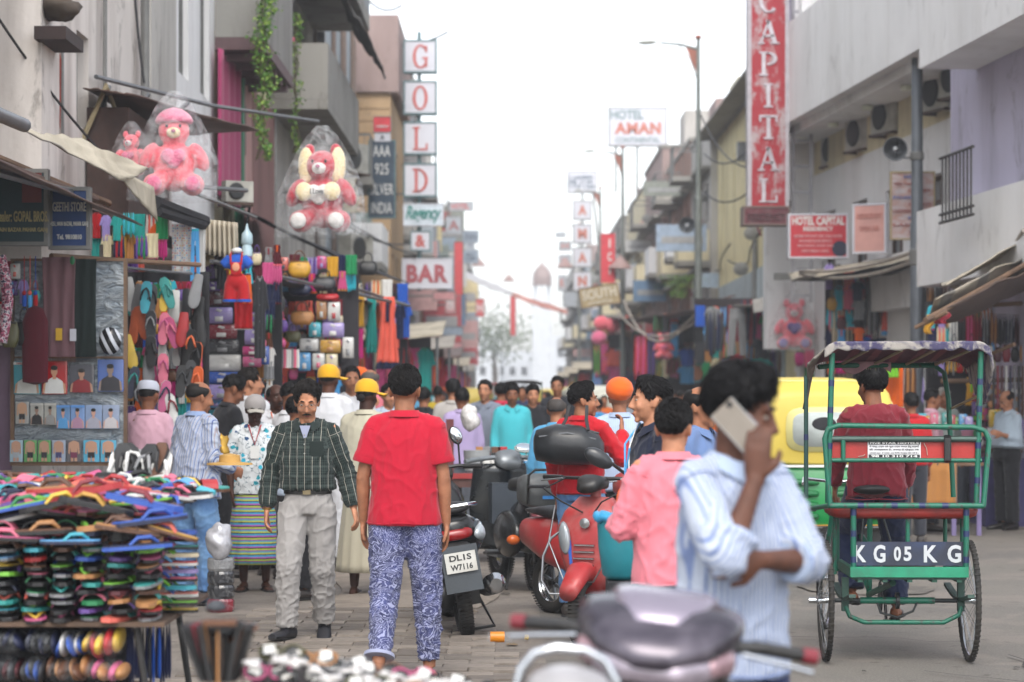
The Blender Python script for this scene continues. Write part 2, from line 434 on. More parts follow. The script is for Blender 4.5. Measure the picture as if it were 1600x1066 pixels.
def wrinkle(me,J,amp,seed,limbs,legs=False):
 n=len(me.vertices);co=np.empty(n*3);me.vertices.foreach_get('co',co);co=co.reshape(-1,3)
 no=np.empty(n*3);me.vertices.foreach_get('normal',no);no=no.reshape(-1,3)
 best=np.full(n,9.);u=co[:,0].copy();v=co[:,2].copy();bend=np.zeros(n);s=J['s']
 pel=np.array(J['pel']);
 dt=np.abs(co[:,0]-pel[0])/(1.0)
 tor=np.hypot(np.maximum(0,np.abs((co-pel)@np.array(J['rt']))-.0),0)
 best[:]=np.where(tor<.15*s,0.0,(tor-.15*s))if not legs else 9.
 for a,b in limbs:
  for k in 'LR':
   p=np.array(J[a+k]);q=np.array(J[b+k]);d=q-p;L=np.linalg.norm(d);d=d/L
   t=np.clip((co-p)@d,0,L);dist=np.linalg.norm(co-p-t[:,None]*d,axis=1)
   r=np.cross(d,[0,1,0]);r=r/max(np.linalg.norm(r),1e-6)
   if r[0]<0:r=-r
   m=(dist<best)if legs else((dist<.095*s)&(tor>.135*s))
   u=np.where(m,(co-p)@r+(.013 if k=='L' else .031),u);v=np.where(m,-(t if a in('sh','hip')else t+.3)+1.4,v)
   if legs:best=np.where(m,dist,best)
   end=L-t if a in('sh','hip')else t
   bend=np.maximum(bend,np.where(m,np.exp(-(end/.11)**2),0))
 out=co.copy();V3=V
 for i in range(n):
  x,y,z=co[i]
  w1=1-abs(noise.noise(V3((x*7+seed+z*6,y*6,z*9-x*9))))*2.6
  w2=1-abs(noise.noise(V3((x*16+seed*3,y*10,z*4+x*4))))*2.6
  w3=1-abs(noise.noise(V3((x*14+z*12,y*14+seed,z*20-x*14))))*2.6
  h=amp*(max(0,w1)**3*.75+max(0,w2)**3*.75-.35)+amp*.8*bend[i]*(max(0,w3)**3-.25)
  out[i]+=no[i]*h
 me.vertices.foreach_set('co',out.reshape(-1))
 at=me.attributes.new('fab','FLOAT_VECTOR','POINT');at.data.foreach_set('vector',np.stack([u,v,co[:,1]],1).reshape(-1));me.update()
def trousers(J,lod,r=(.098,.078,.07),end=.97,name='trousers',seed=0,top=.06,fat=1.0,wr=.008):
 s=J['s'];mb=MB()
 torso(mb,J,[(-.1,.155*fat,.115*fat,0),(-.04,.168*fat,.12*fat,0),(.02,.158*fat,.11*fat,0),(top,.146*fat,.105*fat,0)])
 for k in 'LR':
  h,kn,an=J['hip'+k],J['kn'+k],J['an'+k];e=kn.lerp(an,end)
  mb.tube([h,h.lerp(kn,.3),kn],[r[0]*s,r[0]*s*.98,r[1]*s],16);mb.ell(kn,r[1]*s,12,8)
  mb.tube([kn,kn.lerp(e,.5),e],[r[1]*s,(r[1]+r[2])/2*s,r[2]*s],16)
 me=remesh(mb,{0:.0095,1:.011,2:.016,3:.024,4:.03}[lod],name,4 if lod<3 else 2)
 if lod<3:wrinkle(me,J,wr,seed,[('hip','kn'),('kn','an')],True)
 return me
def shoes(J,k,kind):
 s=J['s'];a=J['an'+k];t=J['toe'+k];r_=t.cross(V((0,0,1))).normalized();u=r_.cross(t).normalized();mb=MB()
 if kind=='shoe':
  mb.loft([ring(a+t*(x*s)+u*(z*s),w_*s,h*s,r_,u,14)for x,z,w_,h in((-.085,-.045,.018,.02),(-.075,-.035,.036,.042),(-.02,-.03,.042,.05),(.03,-.042,.044,.04),(.1,-.055,.05,.03),(.16,-.06,.047,.025),(.2,-.064,.03,.018))])
  mb.loft([ring(a+t*(x*s)+u*(-.077*s),w_*s,.008*s,r_,u,12)for x,w_ in((-.09,.02),(-.075,.038),(.03,.044),(.1,.052),(.17,.048),(.207,.026))],1)
  mb.tube([a+t*-.02*s-u*.005*s,a+t*.05*s-u*.012*s],[.034*s,.03*s],10)
 else:
  mb.loft([ring(a+t*(x*s)+u*(-.078*s),w_*s,.009*s,r_,u,12)for x,w_ in((-.09,.02),(-.075,.036),(.03,.04),(.1,.05),(.16,.047),(.195,.026))],1)
  c=a+t*.12*s-u*.05*s
  for g in(-1,1):mb.tube([c,a+t*.08*s+r_*g*.03*s-u*.042*s,a+t*.03*s+r_*g*.042*s-u*.065*s],[.006*s,.009*s,.008*s],6)
 return mb
def collar(J,h=.035,r=.066,open_=0.5,m=0,fall=True):
 """shirt collar: a stand with a leaf turned over, open at the front by OPEN radians"""
 s=J['s'];c=J['neck']-J['up']*.004*s+J['fw']*.008*s;up=J['up'];rt=J['rt'];fw=J['fw']
 def fn(u,v):
  a=open_+(2*pi-2*open_)*u;rr=r+.006
  fr=max(0,cos(a))
  if v<.5:q=v/.5;rad=rr-.004*q;z=-.022+h*q-.012*fr*q
  else:q=(v-.5)/.5;rad=rr+.003+.022*q+.012*fr*q;z=-.022+h-.012*fr-(.034+.03*fr**3)*q
  return c+(rt*sin(a)*rad*1.02+fw*cos(a)*rad*.98)*s+up*(z-.02*fr)*s
 mb=MB();return mb.sheet(fn,28,6,.003*s,m)
SOLE=None
def person(label,x,y,H,yaw,pose=None,tone='mid',lod=2,hair=('short','0b0a0a'),top=None,bottom=None,foot=None,group=None,fat=1.0,kind='m',hat=None,face=None,hairth=.013):
 J=skeleton(H,pose or{});s=J['s'];rz=R(yaw)
 me=body_mesh(J,lod,kind,fat);me.materials.append(skin(tone))
 o=bpy.data.objects.new('person',me);COL.objects.link(o);o.location=(x,y,.004);o.rotation_euler=(0,0,rz)
 props(o,label,'person',group);o['skel']=0;del o['skel']
 seed=(x*7.3+y*3.1)%17
 if hair:
  st,hc=hair;hm=hairmat(hc)
  tf=(1500,1100,500,150,0)[lod]if not hat else 0;hairth=.004 if hat else hairth
  if st=='short':hb=hairshell(J,SHORT,hairth,.005,seed=seed,tuft=tf)
  elif st=='quiff':hb=hairshell(J,SHORT,hairth,.005,quiff=1.0,seed=seed,tuft=tf)
  elif st=='fringe':hb=hairshell(J,FRINGE,hairth+.004,.007,quiff=.6,seed=seed,tuft=tf)
  elif st=='messy':hb=hairshell(J,FRINGE,hairth+.006,.012,freq=40,seed=seed,nu=60,tuft=tf)
  elif st=='bald':
   hb=MB();prof=[(0,0),(55,0),(64,84),(80,110),(95,96),(125,118),(180,124)]
   nu=40;rows=[]
   for j in range(nu+1):
    ph=-180+360*j/nu
    if abs(ph)<62:continue
    rows.append(ph)
   def fnn(u,v,sg=1):
    ph=64+232*u;ph2=ph if ph<180 else ph-360;lo_=np.interp(abs(ph2),[p[0]for p in prof],[p[1]for p in prof]);hi_=62 if abs(ph2)<120 else 48
    th_=R(hi_+(lo_-hi_)*v);a=R(ph);e=sin(pi*min(1,max(.02,v)))*.009+.001
    return V((sin(th_)*sin(a)*(.076+e),-sin(th_)*cos(a)*(.095+e),cos(th_)*(.088+e)))+V((0,.012,.03))
   hb.sheet(fnn,40,6,.006);hb.move(J['head'])
  elif st=='woman':
   hb=hairshell(J,[(0,46),(40,60),(65,92),(90,112),(180,130)],.012,.004,seed=seed)
   k=len(hb.v);hb.ell((0,.115,-.03),(.03,.026,.03),10,8);hb.move(J['head'],k)
  part('hair',hb,[hm],o,2)
 if hat:hat(J,o)
 if lod<=3:
  for g in(1,-1):
   eb=MB();eb.tube([(g*.048,-.078,.03),(g*.032,-.091,.036),(g*.014,-.094,.031)],[.002,.0042,.0032],5,0)
   eb.move(J['head']);part('eyebrow',eb,[hairmat()],o,True)
   eb=MB();eb.ell((g*.031,-.0815,.0065),(.0115,.007,.0048),10,6,None,0);eb.ell((g*.031,-.0865,.006),(.0046,.003,.0042),8,6,None,1)
   eb.move(J['head']);part('eye',eb,[M('eye_white','8f8880',.3,var=.02,bump=0),M('iris','120b08',.2,var=0,bump=0)],o,True)
  if lod<3:
   eb=MB();eb.tube([(-.021,-.0905,-.066),(-.008,-.0985,-.065),(.008,-.0985,-.065),(.021,-.0905,-.066)],[.001,.0035,.0035,.001],6)
   eb.move(J['head']);part('lips',eb,[M('lips_'+tone,{'light':'7c4038','mid':'6a342c','brown':'502a26','dark':'3a1f1c','deep':'2c1715'}[tone],.45,var=.05,bump=0)],o,True)
 if face:
  face(J,o)
 top=top or{};k=top.get('kind','shirt');tm=top['mat'];sl_=top.get('sleeve',1.95);f=fat
 hem=top.get('hem',-.08);lo=top.get('loose',.0)
 if k!='none':
  base=[(hem,.172*f+lo,.125*f+lo,0),(max(hem+.03,-.04),.17*f+lo,.125*f+lo,0),(.06,.158*f+lo,.12*f+lo,.004*f),(.15,.155*f+lo,.12*f+lo,.008),(.27,.165+lo*.7+.6*(f-1)*.1,.122+lo*.6,.004),(.36,.168+lo*.4,.115+lo*.3,0),(.42,.152,.1,-.004),(.465,.105,.08,-.008),(.495,.064,.062,-.006)]
  if hem>0:base=[(hem,.147*f,.109*f,0),(hem+.03,.165*f+lo,.125*f+lo,.003)]+base[2:]
  sm=garment(J,[b for i,b in enumerate(base)if i==0 or b[0]>hem],sl_,lod,f,top.get('name','shirt'),loose=top.get('sl',.0),cuff=top.get('cuff',.04),wr=top.get('wr',.006),seed=seed)
  sm.materials.append(tm);so_=part(top.get('name','shirt'),sm,None,o)
  if top.get('collar',True)and lod<4:
   part('collar',collar(J,open_=top.get('open',.35)),[top.get('cmat',tm)],so_,True)
  if lod<3 and sl_<=1.2 or(lod<2 and sl_>1.2):
   for kk in 'LR':
    cb=MB()
    a,b=(J['sh'+kk],J['el'+kk])if sl_<=1 else(J['el'+kk],J['wr'+kk]);q=sl_ if sl_<=1 else sl_-1
    p=a.lerp(b,q);d=(b-a).normalized();rr=(.062+top.get('sl',0))*s if sl_<=1 else(top.get('cuff',.04)+.003)*s
    cb.tube([p-d*.03*s,p-d*.004*s,p+d*.004*s,p-d*.003*s],[rr*1.0,rr*1.03,rr*.97,rr*.7],16)
    part('cuff',cb,[top.get('cmat',tm)],so_,True)
  if lod<2:
   hz=hem+.012;part('hem',MB().tube([J['pel']+V((0,0,hz*s))+V((cos(t)*(.176*f+lo)*s,sin(t)*(.129*f+lo)*s,.003*sin(t*5)))for t in[2*pi*k/36 for k in range(36)]],.0035,5,0,True),[tm],so_,True)if hem<0 else None
   for kk in 'LR':
    sh=J['sh'+kk];d=(J['el'+kk]-sh).normalized();c=sh+d*.02*s;a_=d.cross(V((0,1,0))).normalized();b_=d.cross(a_)
    part('sleeve_seam',MB().tube([c+(a_*cos(t)+b_*sin(t))*.0635*s for t in[2*pi*k/24 for k in range(24)]],.002,4,0,True),[tm],so_,True)
  if top.get('front'):top['front'](J,so_)
 if bottom:
  if bottom.get('kind')=='skirt':
   sb=MB();rings=[];hz=J['pel'].z
   for i in range(15):
    q=i/14;z=hz+.1*s-(hz+.1*s-bottom.get('end',.24))*q;rr=(.135+.11*q**.7)*s
    rings.append([V((cos(t)*rr*(1+.05*q*sin(t*14)),sin(t)*rr*.78*(1+.05*q*sin(t*14)),z+J['pel'].z*0))for t in[2*pi*j/56 for j in range(56)]])
   sb.loft(rings[::-1]);part('skirt',sb,[bottom['mat']],o,2)
  else:
   tr=trousers(J,lod,bottom.get('r',(.1,.08,.072)),bottom.get('end',.97),bottom.get('name','trousers'),seed,fat=bottom.get('fat',1.0)*f,wr=bottom.get('wr',.008))
   tr.materials.append(bottom['mat']);part(bottom.get('name','trousers'),tr,None,o)
 if foot and lod<4:
  for kk in 'LR':
   part('sandal' if foot[0]=='sandal' else 'shoe',shoes(J,kk,foot[0]),[M('shoe_'+foot[1],foot[1],.45,var=.15),M('sole_dark','1c1a19',.8)],o,True)
 return o,J
# ---------------------------------------------------------------- setting: ground
def plaster(name,c,stain='6b6257',amt=.55,rough=.85,sc=.8):
 if name in MATS:return MATS[name]
 n=NT(name);a=srgb(c)
 co=n.obj();base=n.mix(n.noise(sc,6),tuple(x*.84 for x in a),tuple(min(1,x*1.1)for x in a))
 st=n.ramp(n.noise(1.0,7,n.scale(co,(1.3,1.3,.22)),.62),[(.47,0.0),(.72,1.0)])
 sp=n.ramp(n.noise(1.7,9,n.scale(co,(1,1,.5)),.72,.9),[(.56,0.0),(.63,1.0)])
 cc=n.mix(n.math('MULTIPLY',st,amt),base,stain);cc=n.mix(n.math('MULTIPLY',sp,amt*.7),cc,'4a443d')
 n.col(cc);n.bump(n.noise(14,6),.3,.01);MATS[name]=n.done(rough,0,Specular_IOR_Level=.2);return MATS[name]
def groundmat(name,lo,hi,dirt,sc=1.0,grit=70):
 n=NT(name);g=n.noise(.5*sc,8,rough=.6);f=n.noise(grit,4,rough=.7)
 cc=n.mix(n.ramp(g,[(.35,0.0),(.65,1.0)]),lo,hi)
 cc=n.mix(n.math('MULTIPLY',n.ramp(n.noise(.9*sc,9,rough=.65,dist=.8),[(.48,0.0),(.56,1.0)]),.7),cc,dirt)
 cc=n.mix(n.math('MULTIPLY',n.ramp(f,[(.42,0.0),(.62,1.0)]),.35),cc,'8f8a84')
 sp=n.ramp(n.noise(7*sc,5),[(.64,0.0),(.67,1.0)]);cc=n.mix(n.math('MULTIPLY',sp,.5),cc,'3d3833')
 n.col(cc);n.bump(n.noise(grit*.8,5,rough=.7),.5,.006);return n.done(.85,0,Specular_IOR_Level=.25)
ROAD=groundmat('worn_asphalt','53504d','646059','6f6861')
PAVE=groundmat('dusty_concrete','665f59','7a726a','57504a',2)
mb=MB().b2((-400,-60,-.3),(400,1200,-.03));one('ground',mb,[groundmat('bare_earth','6a6158','7a7066','5c544b',.3)],None,None,kind='structure')
def bumpy(mb,x0,x1,y0,y1,dx,dy,z,amp,seed=0,th=.04,sc=1.2):
 nx=max(1,int((x1-x0)/dx));ny=max(1,int((y1-y0)/dy))
 def fn(u,v):
  x=x0+(x1-x0)*u;y=y0+(y1-y0)*v
  return(x,y,z-th/2+amp*noise.noise(V((x*sc,y*sc,seed))))
 return mb.sheet(fn,nx,ny,th)
mb=MB();bumpy(mb,.2,6.0,-6,60,.4,.5,0,.006);bumpy(mb,.2,6.0,60,420,5,20,0,0)
one('road',mb,[ROAD],None,None,kind='structure',smooth=True)
mb=MB();bumpy(mb,-4.1,.2,-6,60,.3,.4,.002,.004,5);bumpy(mb,-4.1,.2,60,420,4,20,.002,0)
pav=one('pavement',mb,[PAVE],None,None,kind='structure',smooth=True,at=(0,0,0))
mb=MB();bumpy(mb,6.0,9.5,-6,60,.5,.5,.002,.004,8);bumpy(mb,6.0,9.5,60,420,4,20,.002,0)
one('far_pavement',mb,[PAVE],None,None,kind='structure',smooth=True)
pm=[]
for i in range(5):
 mb=MB();r_=random.Random(i)
 mb.box((0,0,0),(.292,.192,.02),None,0,.985);pm.append(mb.mesh('paver',[M('paver%d'%i,('7b7269','6d655d','80776e','625a53','756c63')[i],.85,var=.22,sc=9,bump=.5,bsc=45,dirt='554d45',damt=.6)]))
for j in range(27):
 for i in range(7):
  x=-1.75+i*.3+(.15 if j%2 else 0)+.05*j*.0;y=12.3+j*.2
  if x>.12-.02*j or random.random()<.03:continue
  o=bpy.data.objects.new('paver',pm[random.randrange(5)]);COL.objects.link(o);o.parent=pav
  o.location=(x,y,.002+random.uniform(-.003,.004));o.rotation_euler=(random.gauss(0,.006),random.gauss(0,.006),random.gauss(0,.012))
mb=MB()
def fn(u,v):
 y=17.6+v*4;x=-1.5+u*1.25+.15*sin(v*5);return(x,y,.004+.05*sin(pi*u)**.7*sin(pi*v)**.5+.008*noise.noise(V((x*9,y*6,2))))
mb.sheet(fn,20,26,.02);part('concrete_hump',mb,[M('hump','7c7268',.9,var=.2,sc=5,bump=.5,dirt='5a5148')],pav,True)
def litter(i,px,py,c,r):
 near=['far right beside the stout man','beside the auto rickshaw','in front of the cycle rickshaw','beside the orange bottle','left of the orange bottle','behind the bottle','at the bottom right corner','beyond the rickshaw wheel','right of the bottle'][i]
 Y=DY(py);mb=MB();q=random.Random(i)
 mb.sheet(lambda u,v:(PX(px,Y)+(u-.5)*r*(1+.3*sin(v*5)),Y+(v-.5)*r*1.4,.012+.012*abs(noise.noise(V((u*3+i,v*3,1))))),5,5,.002)
 return one('paper_scrap',mb,[M('scrap_'+c,c,.7,var=.1)],'small %s scrap lying on the %s'%({'b9b2a8':'pale paper','6a5a44':'brown cardboard','3b3733':'dark plastic'}[c],'ground '+near),'litter','litter scraps on the ground')
for i,(px,py,c,r)in enumerate([(1540,812,'b9b2a8',.1),(1180,975,'b9b2a8',.05),(1350,1052,'3b3733',.02),(735,958,'6a5a44',.09),(725,985,'6a5a44',.05),(790,930,'3b3733',.06),(1588,1046,'3b3733',.03),(1455,806,'6a5a44',.12),(800,1010,'6a5a44',.06)]):
 litter(i,px,py,c,r)
# ---------------------------------------------------------------- buildings
GLASS=M('window_glass','30363b',.12,0,.1,2,0,Specular_IOR_Level=.8)
def wall_face(mb,o,ua,L,H,holes,dep,nrm,m=0,mr=0):
 """wall rectangle from o along unit ua (length L) and up H, with rectangular holes (u0,u1,z0,z1) and reveals"""
 us=sorted({0,L,*[h[0]for h in holes],*[h[1]for h in holes]});zs=sorted({0,H,*[h[2]for h in holes],*[h[3]for h in holes]})
 o=V(o);ua=V(ua);nrm=V(nrm)
 q=lambda u,z,d=0:o+ua*u+V((0,0,z))-nrm*d
 fl=ua.cross(V((0,0,1))).dot(nrm)<0
 def quad(a,b,c,d,m):mb.add([a,b,c,d],[(3,2,1,0)if fl else(0,1,2,3)],m)
 for i in range(len(us)-1):
  for j in range(len(zs)-1):
   cu=(us[i]+us[i+1])/2;cz=(zs[j]+zs[j+1])/2
   if any(h[0]<cu<h[1]and h[2]<cz<h[3]for h in holes):continue
   quad(q(us[i],zs[j]),q(us[i+1],zs[j]),q(us[i+1],zs[j+1]),q(us[i],zs[j+1]),m)
 for a,b,c,d in holes:
  quad(q(a,c),q(a,c,dep),q(a,d,dep),q(a,d),mr);quad(q(b,c,dep),q(b,c),q(b,d),q(b,d,dep),mr)
  quad(q(a,d,0),q(a,d,dep),q(b,d,dep),q(b,d,0),mr);quad(q(a,c,dep),q(a,c),q(b,c),q(b,c,dep),mr)
  quad(q(a,c,dep),q(b,c,dep),q(b,d,dep),q(a,d,dep),mr)
FRAMES={}
def window(parent,loc,rz,w_,h,mat,dep=.12,mull=2,bars=False,pane=None):
 """window frame in the yz... local: width along x, facing -y; placed at loc (centre of sill) and turned rz"""
 k=(round(w_,2),round(h,2),mat.name,mull,bars,pane.name if pane else 0)
 if k not in FRAMES:
  t=.06;mb=MB()
  mb.b2((-w_/2,-.03,0),(w_/2,.03,t));mb.b2((-w_/2,-.03,h-t),(w_/2,.03,h))
  for i in range(mull+1):
   x=-w_/2+t/2+(w_-t)*i/mull;mb.b2((x-t/2,-.027,t),(x+t/2,.027,h-t))
  if h>1.0:mb.b2((-w_/2+t,-.02,h*.68),(w_/2-t,.02,h*.68+.04))
  mb.b2((-w_/2-.06,-.12,-.07),(w_/2+.06,.05,-.002))
  if bars:
   for i in range(7):
    x=-w_/2+w_*(i+.5)/7;mb.cyl((x,-.06,.02),(x,-.06,h-.02),.009,5)
  p=MB();p.b2((-w_/2+.05,.0,.05),(w_/2-.05,.012,h-.05))
  FRAMES[k]=(mb.mesh('window',[mat]),p.mesh('pane',[pane or GLASS]))
 a,b=FRAMES[k]
 f=bpy.data.objects.new('window',a);COL.objects.link(f);f.parent=parent;f.location=loc;f.rotation_euler=(0,0,rz)
 g=bpy.data.objects.new('pane',b);COL.objects.link(g);g.parent=f;return f
FW=M('frame_white','b9b5ad',.6);FBR=M('frame_brown','4a3428',.6);FG=M('frame_grey','6d6d6b',.6);FGR=M('frame_green','2f6a4c',.6)
CONC=plaster('raw_concrete','8f8d88','4d4943',.7)
def block(label,side,x,Y0,Y1,h,mat,depth=5,floors=None,cols=None,ww=.9,wh=1.2,fmat=None,fwin=(),z0=0,roof=True,group='old buildings lining the street',bars=False,trim=None,rz=0,band=True,name='building',g0=2.9):
 """street building; side -1: left row facing +x, +1: right row facing -x. x = facade plane at the Y0 corner"""
 L=Y1-Y0;fmat=fmat or FW;r=root(name,label,name,(x,Y0,z0),rz,group);n=-side
 mb=MB();holes=[]
 floors=floors if floors is not None else[g0+.9+3.0*i for i in range(int((h-g0)//3))]
 cols=cols if cols is not None else max(1,int(L/2.4))
 for z in floors:
  if z+wh>h-.2:continue
  for c in range(cols):
   u=L*(c+.5)/cols;holes.append((u-ww/2,u+ww/2,z,z+wh))
   window(r,(-n*.13,u,z),R(90)*n,ww,wh,fmat,bars=bars)
 wall_face(mb,(0,0,0),(0,1,0),L,h,holes,.25,(n,0,0))
 fh=[]
 for(u,z,w_,hh)in fwin:
  fh.append((u,u+w_,z,z+hh));window(r,(-n*(u+w_/2),.13,z),0,w_,hh,fmat,bars=bars)
 wall_face(mb,(0,0,0),(-n,0,0),depth,h,fh,.25,(0,-1,0))
 mb.add([(-n*depth,0,0),(-n*depth,L,0),(-n*depth,L,h),(-n*depth,0,h)],[(0,1,2,3)])
 mb.add([(0,L,0),(-n*depth,L,0),(-n*depth,L,h),(0,L,h)],[(0,1,2,3)])
 mb.add([(0,0,h-.35),(-n*depth,0,h-.35),(-n*depth,L,h-.35),(0,L,h-.35)],[(0,1,2,3)])
 part('wall',mb,[mat],r)
 if roof:
  mb=MB();a=.06*n
  lo,hi=sorted((a,-n*.12));mb.b2((lo,-.06,h),(hi,L,h+.14))
  lo,hi=sorted((-n*depth,-n*.124));mb.b2((lo,-.06,h),(hi,.12,h+.14))
  part('coping',mb,[trim or CONC],r)
 if band:
  for i,z in enumerate([g0+3.0*k for k in range(1,int((h-g0)//3)+1)]):
   mb=MB();lo,hi=sorted((n*.002,n*.38));mb.b2((lo,.1,z-.55),(hi,L-.1,z-.45));part('sunshade',mb,[trim or CONC],r)
 return r
def bal(r,side,u0,u1,z,out,ph,mat,rail=None,und=None,thick=.16):
 """balcony on a block root: from u0 to u1 along the facade, floor at z, projecting out"""
 n=-side;mb=MB();lo,hi=sorted((n*.004,n*out));mb.b2((lo,u0,z-thick),(hi,u1,z));part('balcony_slab',mb,[und or CONC],r)
 mb=MB();t=.1
 if rail is None:
  lo,hi=sorted((n*(out-t),n*out));mb.b2((lo,u0,z+.003),(hi,u1,z+ph))
  lo,hi=sorted((n*.005,n*(out-t-.002)));mb.b2((lo,u0,z+.003),(hi,u0+t,z+ph));mb.b2((lo,u1-t,z+.003),(hi,u1,z+ph))
  part('parapet',mb,[mat],r)
 else:
  a=n*(out-.04)
  mb.tube([(n*.01,u0+.04,z+ph),(a,u0+.04,z+ph),(a,u1-.04,z+ph),(n*.01,u1-.04,z+ph)],.022,6)
  k=int((u1-u0)/.14)
  for i in range(k+1):y=u0+.04+(u1-u0-.08)*i/k;mb.cyl((a,y,z),(a,y,z+ph),.01,4)
  for i in range(int(out/.14)):x=n*(.05+i*.14);mb.cyl((x,u0+.04,z),(x,u0+.04,z+ph),.01,4)
  part('railing',mb,[rail],r)
PL1=plaster('plaster_white_stained','d3ccc6','7d7068',.7);PL2=plaster('plaster_grey','b3b0ab','605b56',.6);PL3=plaster('plaster_cream','d3c9aa','76694f',.5)
PL4=plaster('plaster_pink','c49a94','86635c',.4);PL5=plaster('plaster_yellow','ddd1a6','857850',.5);PL6=plaster('plaster_beige','ad9272','75604a',.4)
PL7=plaster('plaster_white','e2e2e2','a5a19b',.28);PL8=plaster('plaster_lavender','bdb8cc','77707f',.45);PL9=plaster('plaster_brown','978480','63544f',.5)
PLR=plaster('brick_red_brown','957264','4c3a33',.5);PLB=plaster('plaster_pale_blue','a3acb3','6b6d70',.5)
# --- left row: facade plane x = -3.9, rising away from the camera
block('grey plaster building with poster panels above the nearest stall',-1,-4.4,11,19.4,11,PL2,cols=2)
b=block('tall white stained plaster building behind the tin awning',-1,-3.9,19.8,27.4,12.5,PL1,floors=[4.0,7.3],cols=2,ww=.6,wh=.85,fmat=FG,band=False)
part('downpipe',MB().tube([(.09,5.0,3.2),(.09,5.0,12)],.045,8).tube([(.08,2.6,3.2),(.08,2.65,7),(.08,2.5,12)],.02,6),[FG],b,True)
mb=MB().b2((.004,5.7,4.4),(.05,7.6,12));part('pilaster',mb,[PL2],b)
b=block('white building with two tall narrow windows behind the pink bears',-1,-3.9,27.4,31.3,12.5,PL7,floors=[5.35],cols=2,ww=.85,wh=2.0,fmat=FG,bars=True,band=False)
b=block('building with cast concrete balcony boxes and magenta curtain',-1,-3.9,31.3,39.5,12.0,PL3,floors=[3.9,7.0],cols=3,fmat=FBR,band=False)
bal(b,-1,0,4.0,6.25,.66,2.4,CONC,und=M('planks_purple_grey','5f4a4c',.8))
for i in range(5):part('floor_beam',MB().b2((.02,.3+i*.8,5.98),(.62,.42+i*.8,6.08)),[M('planks_purple_grey','5f4a4c')],b)
part('green_post',MB().b2((.004,2.25,2.8),(.12,2.5,6.05)),[M('paint_green','1f6f50',.6)],b)
part('pink_panel',MB().b2((.004,2.52,2.5),(.06,4.0,6.1)),[PL4],b);part('dusky_panel',MB().b2((.004,4.02,2.4),(.07,7.2,6.1)),[plaster('plaster_dusky','8f6a66','5d4542',.5)],b)
part('brown_shutter',MB().b2((.062,2.6,5.0),(.08,3.0,5.7)),[M('shutter_brown','4a332a',.7)],b)
b=block('concrete building with deep overhanging balconies draped in creeper',-1,-3.9,39.5,50,11.6,PL2,floors=[3.9,7.0],cols=3,fmat=FBR,band=False)
bal(b,-1,-1.2,6.5,6.3,.95,.9,CONC);bal(b,-1,-.2,7.5,9.0,1.1,1.3,plaster('plaster_bluegrey','8c9096','5a5a5e',.5),thick=.3)
part('shade_cloth',MB().sheet(lambda u,v:(.1+1.15*u,-.4+7*v,10.9-1.1*u**1.5+.12*noise.noise(V((u*4,v*5,0)))),10,14,.02),[M('shade_brown','57463f',.9)],b,True)
part('torn_awning',MB().sheet(lambda u,v:(.85+.6*u,1+6*v,8.6-.9*u+.18*noise.noise(V((u*4,v*7,5)))),8,14,.02),[M('awning_dark','36332f',.9)],b,True)
b=block('narrow grey building with pipes and small balconies past the red bear',-1,-3.9,50,58.5,10.4,PLB,floors=[3.9,6.9],cols=4,fmat=FW,band=False)
bal(b,-1,1,4,6.2,.9,.9,PL7,rail=FG);bal(b,-1,5,8,4.6,.9,.9,PL7)
for i in range(5):part('downpipe',MB().cyl((.12+.08*(i%2),.6+i*1.6,2.8),(.12+.08*(i%2),.6+i*1.6,10),.055,8),[M('pipe_pale','9a9892' if i%2 else '6b5a50',.6)],b,True)
b=block('beige stone clad building with dark brown top storey',-1,-3.0,59,66,9.0,PL6,depth=4,floors=[3.9,6.6],cols=3,fmat=FBR,fwin=[(.6,4.4,.5,1.4),(.5,7.0,.45,1.1)],band=False,roof=False)
part('brown_top_storey',MB().b2((-4.2,-.15,9.0),(.2,7,10.9)),[PL9],b)
for z in[2.9+.3*i for i in range(20)]:part('stone_course',MB().b2((-3.9,-.03,z),(0,-.004,z+.27)),[PL6],b)
ls=[(66,75,-3.7,10.6,PL2,'grey concrete building behind the vertical sign boxes'),(75,84,-3.4,12.2,PLB,'pale building with slatted front right behind the vertical sign boxes'),(84,96,-3.7,11.2,PL7,'off white building with rounded parapet beyond the vertical sign boxes'),
(96,110,-3.6,10.6,PL6,'tan building farther along the left row'),(110,130,-3.8,10.8,PL2,'grey hazy building with projecting boards down the left row'),(130,155,-3.5,10.2,PL4,'pinkish hazy building well down the left row'),(155,190,-3.8,11.5,PLB,'bluish faded building near the far end of the left row'),(190,240,-3.6,12.5,PL2,'last faded block of the left row before the crossing')]
for i,(a,b_,x,h,m,lab)in enumerate(ls):
 b=block(lab,-1,x,a,b_-.02,h,m,fmat=(FW,FBR,FG)[i%3],fwin=[(.3,4.2,.5,1.2)]if i<3 else())
 for k in range(3 if i<5 else 2):bal(b,-1,.6+k*(b_-a)/3.2,.6+(k+.7)*(b_-a)/3.2,(6.0,8.9,5.9)[k],.9,.9,m,rail=(FG if k%2 else None))
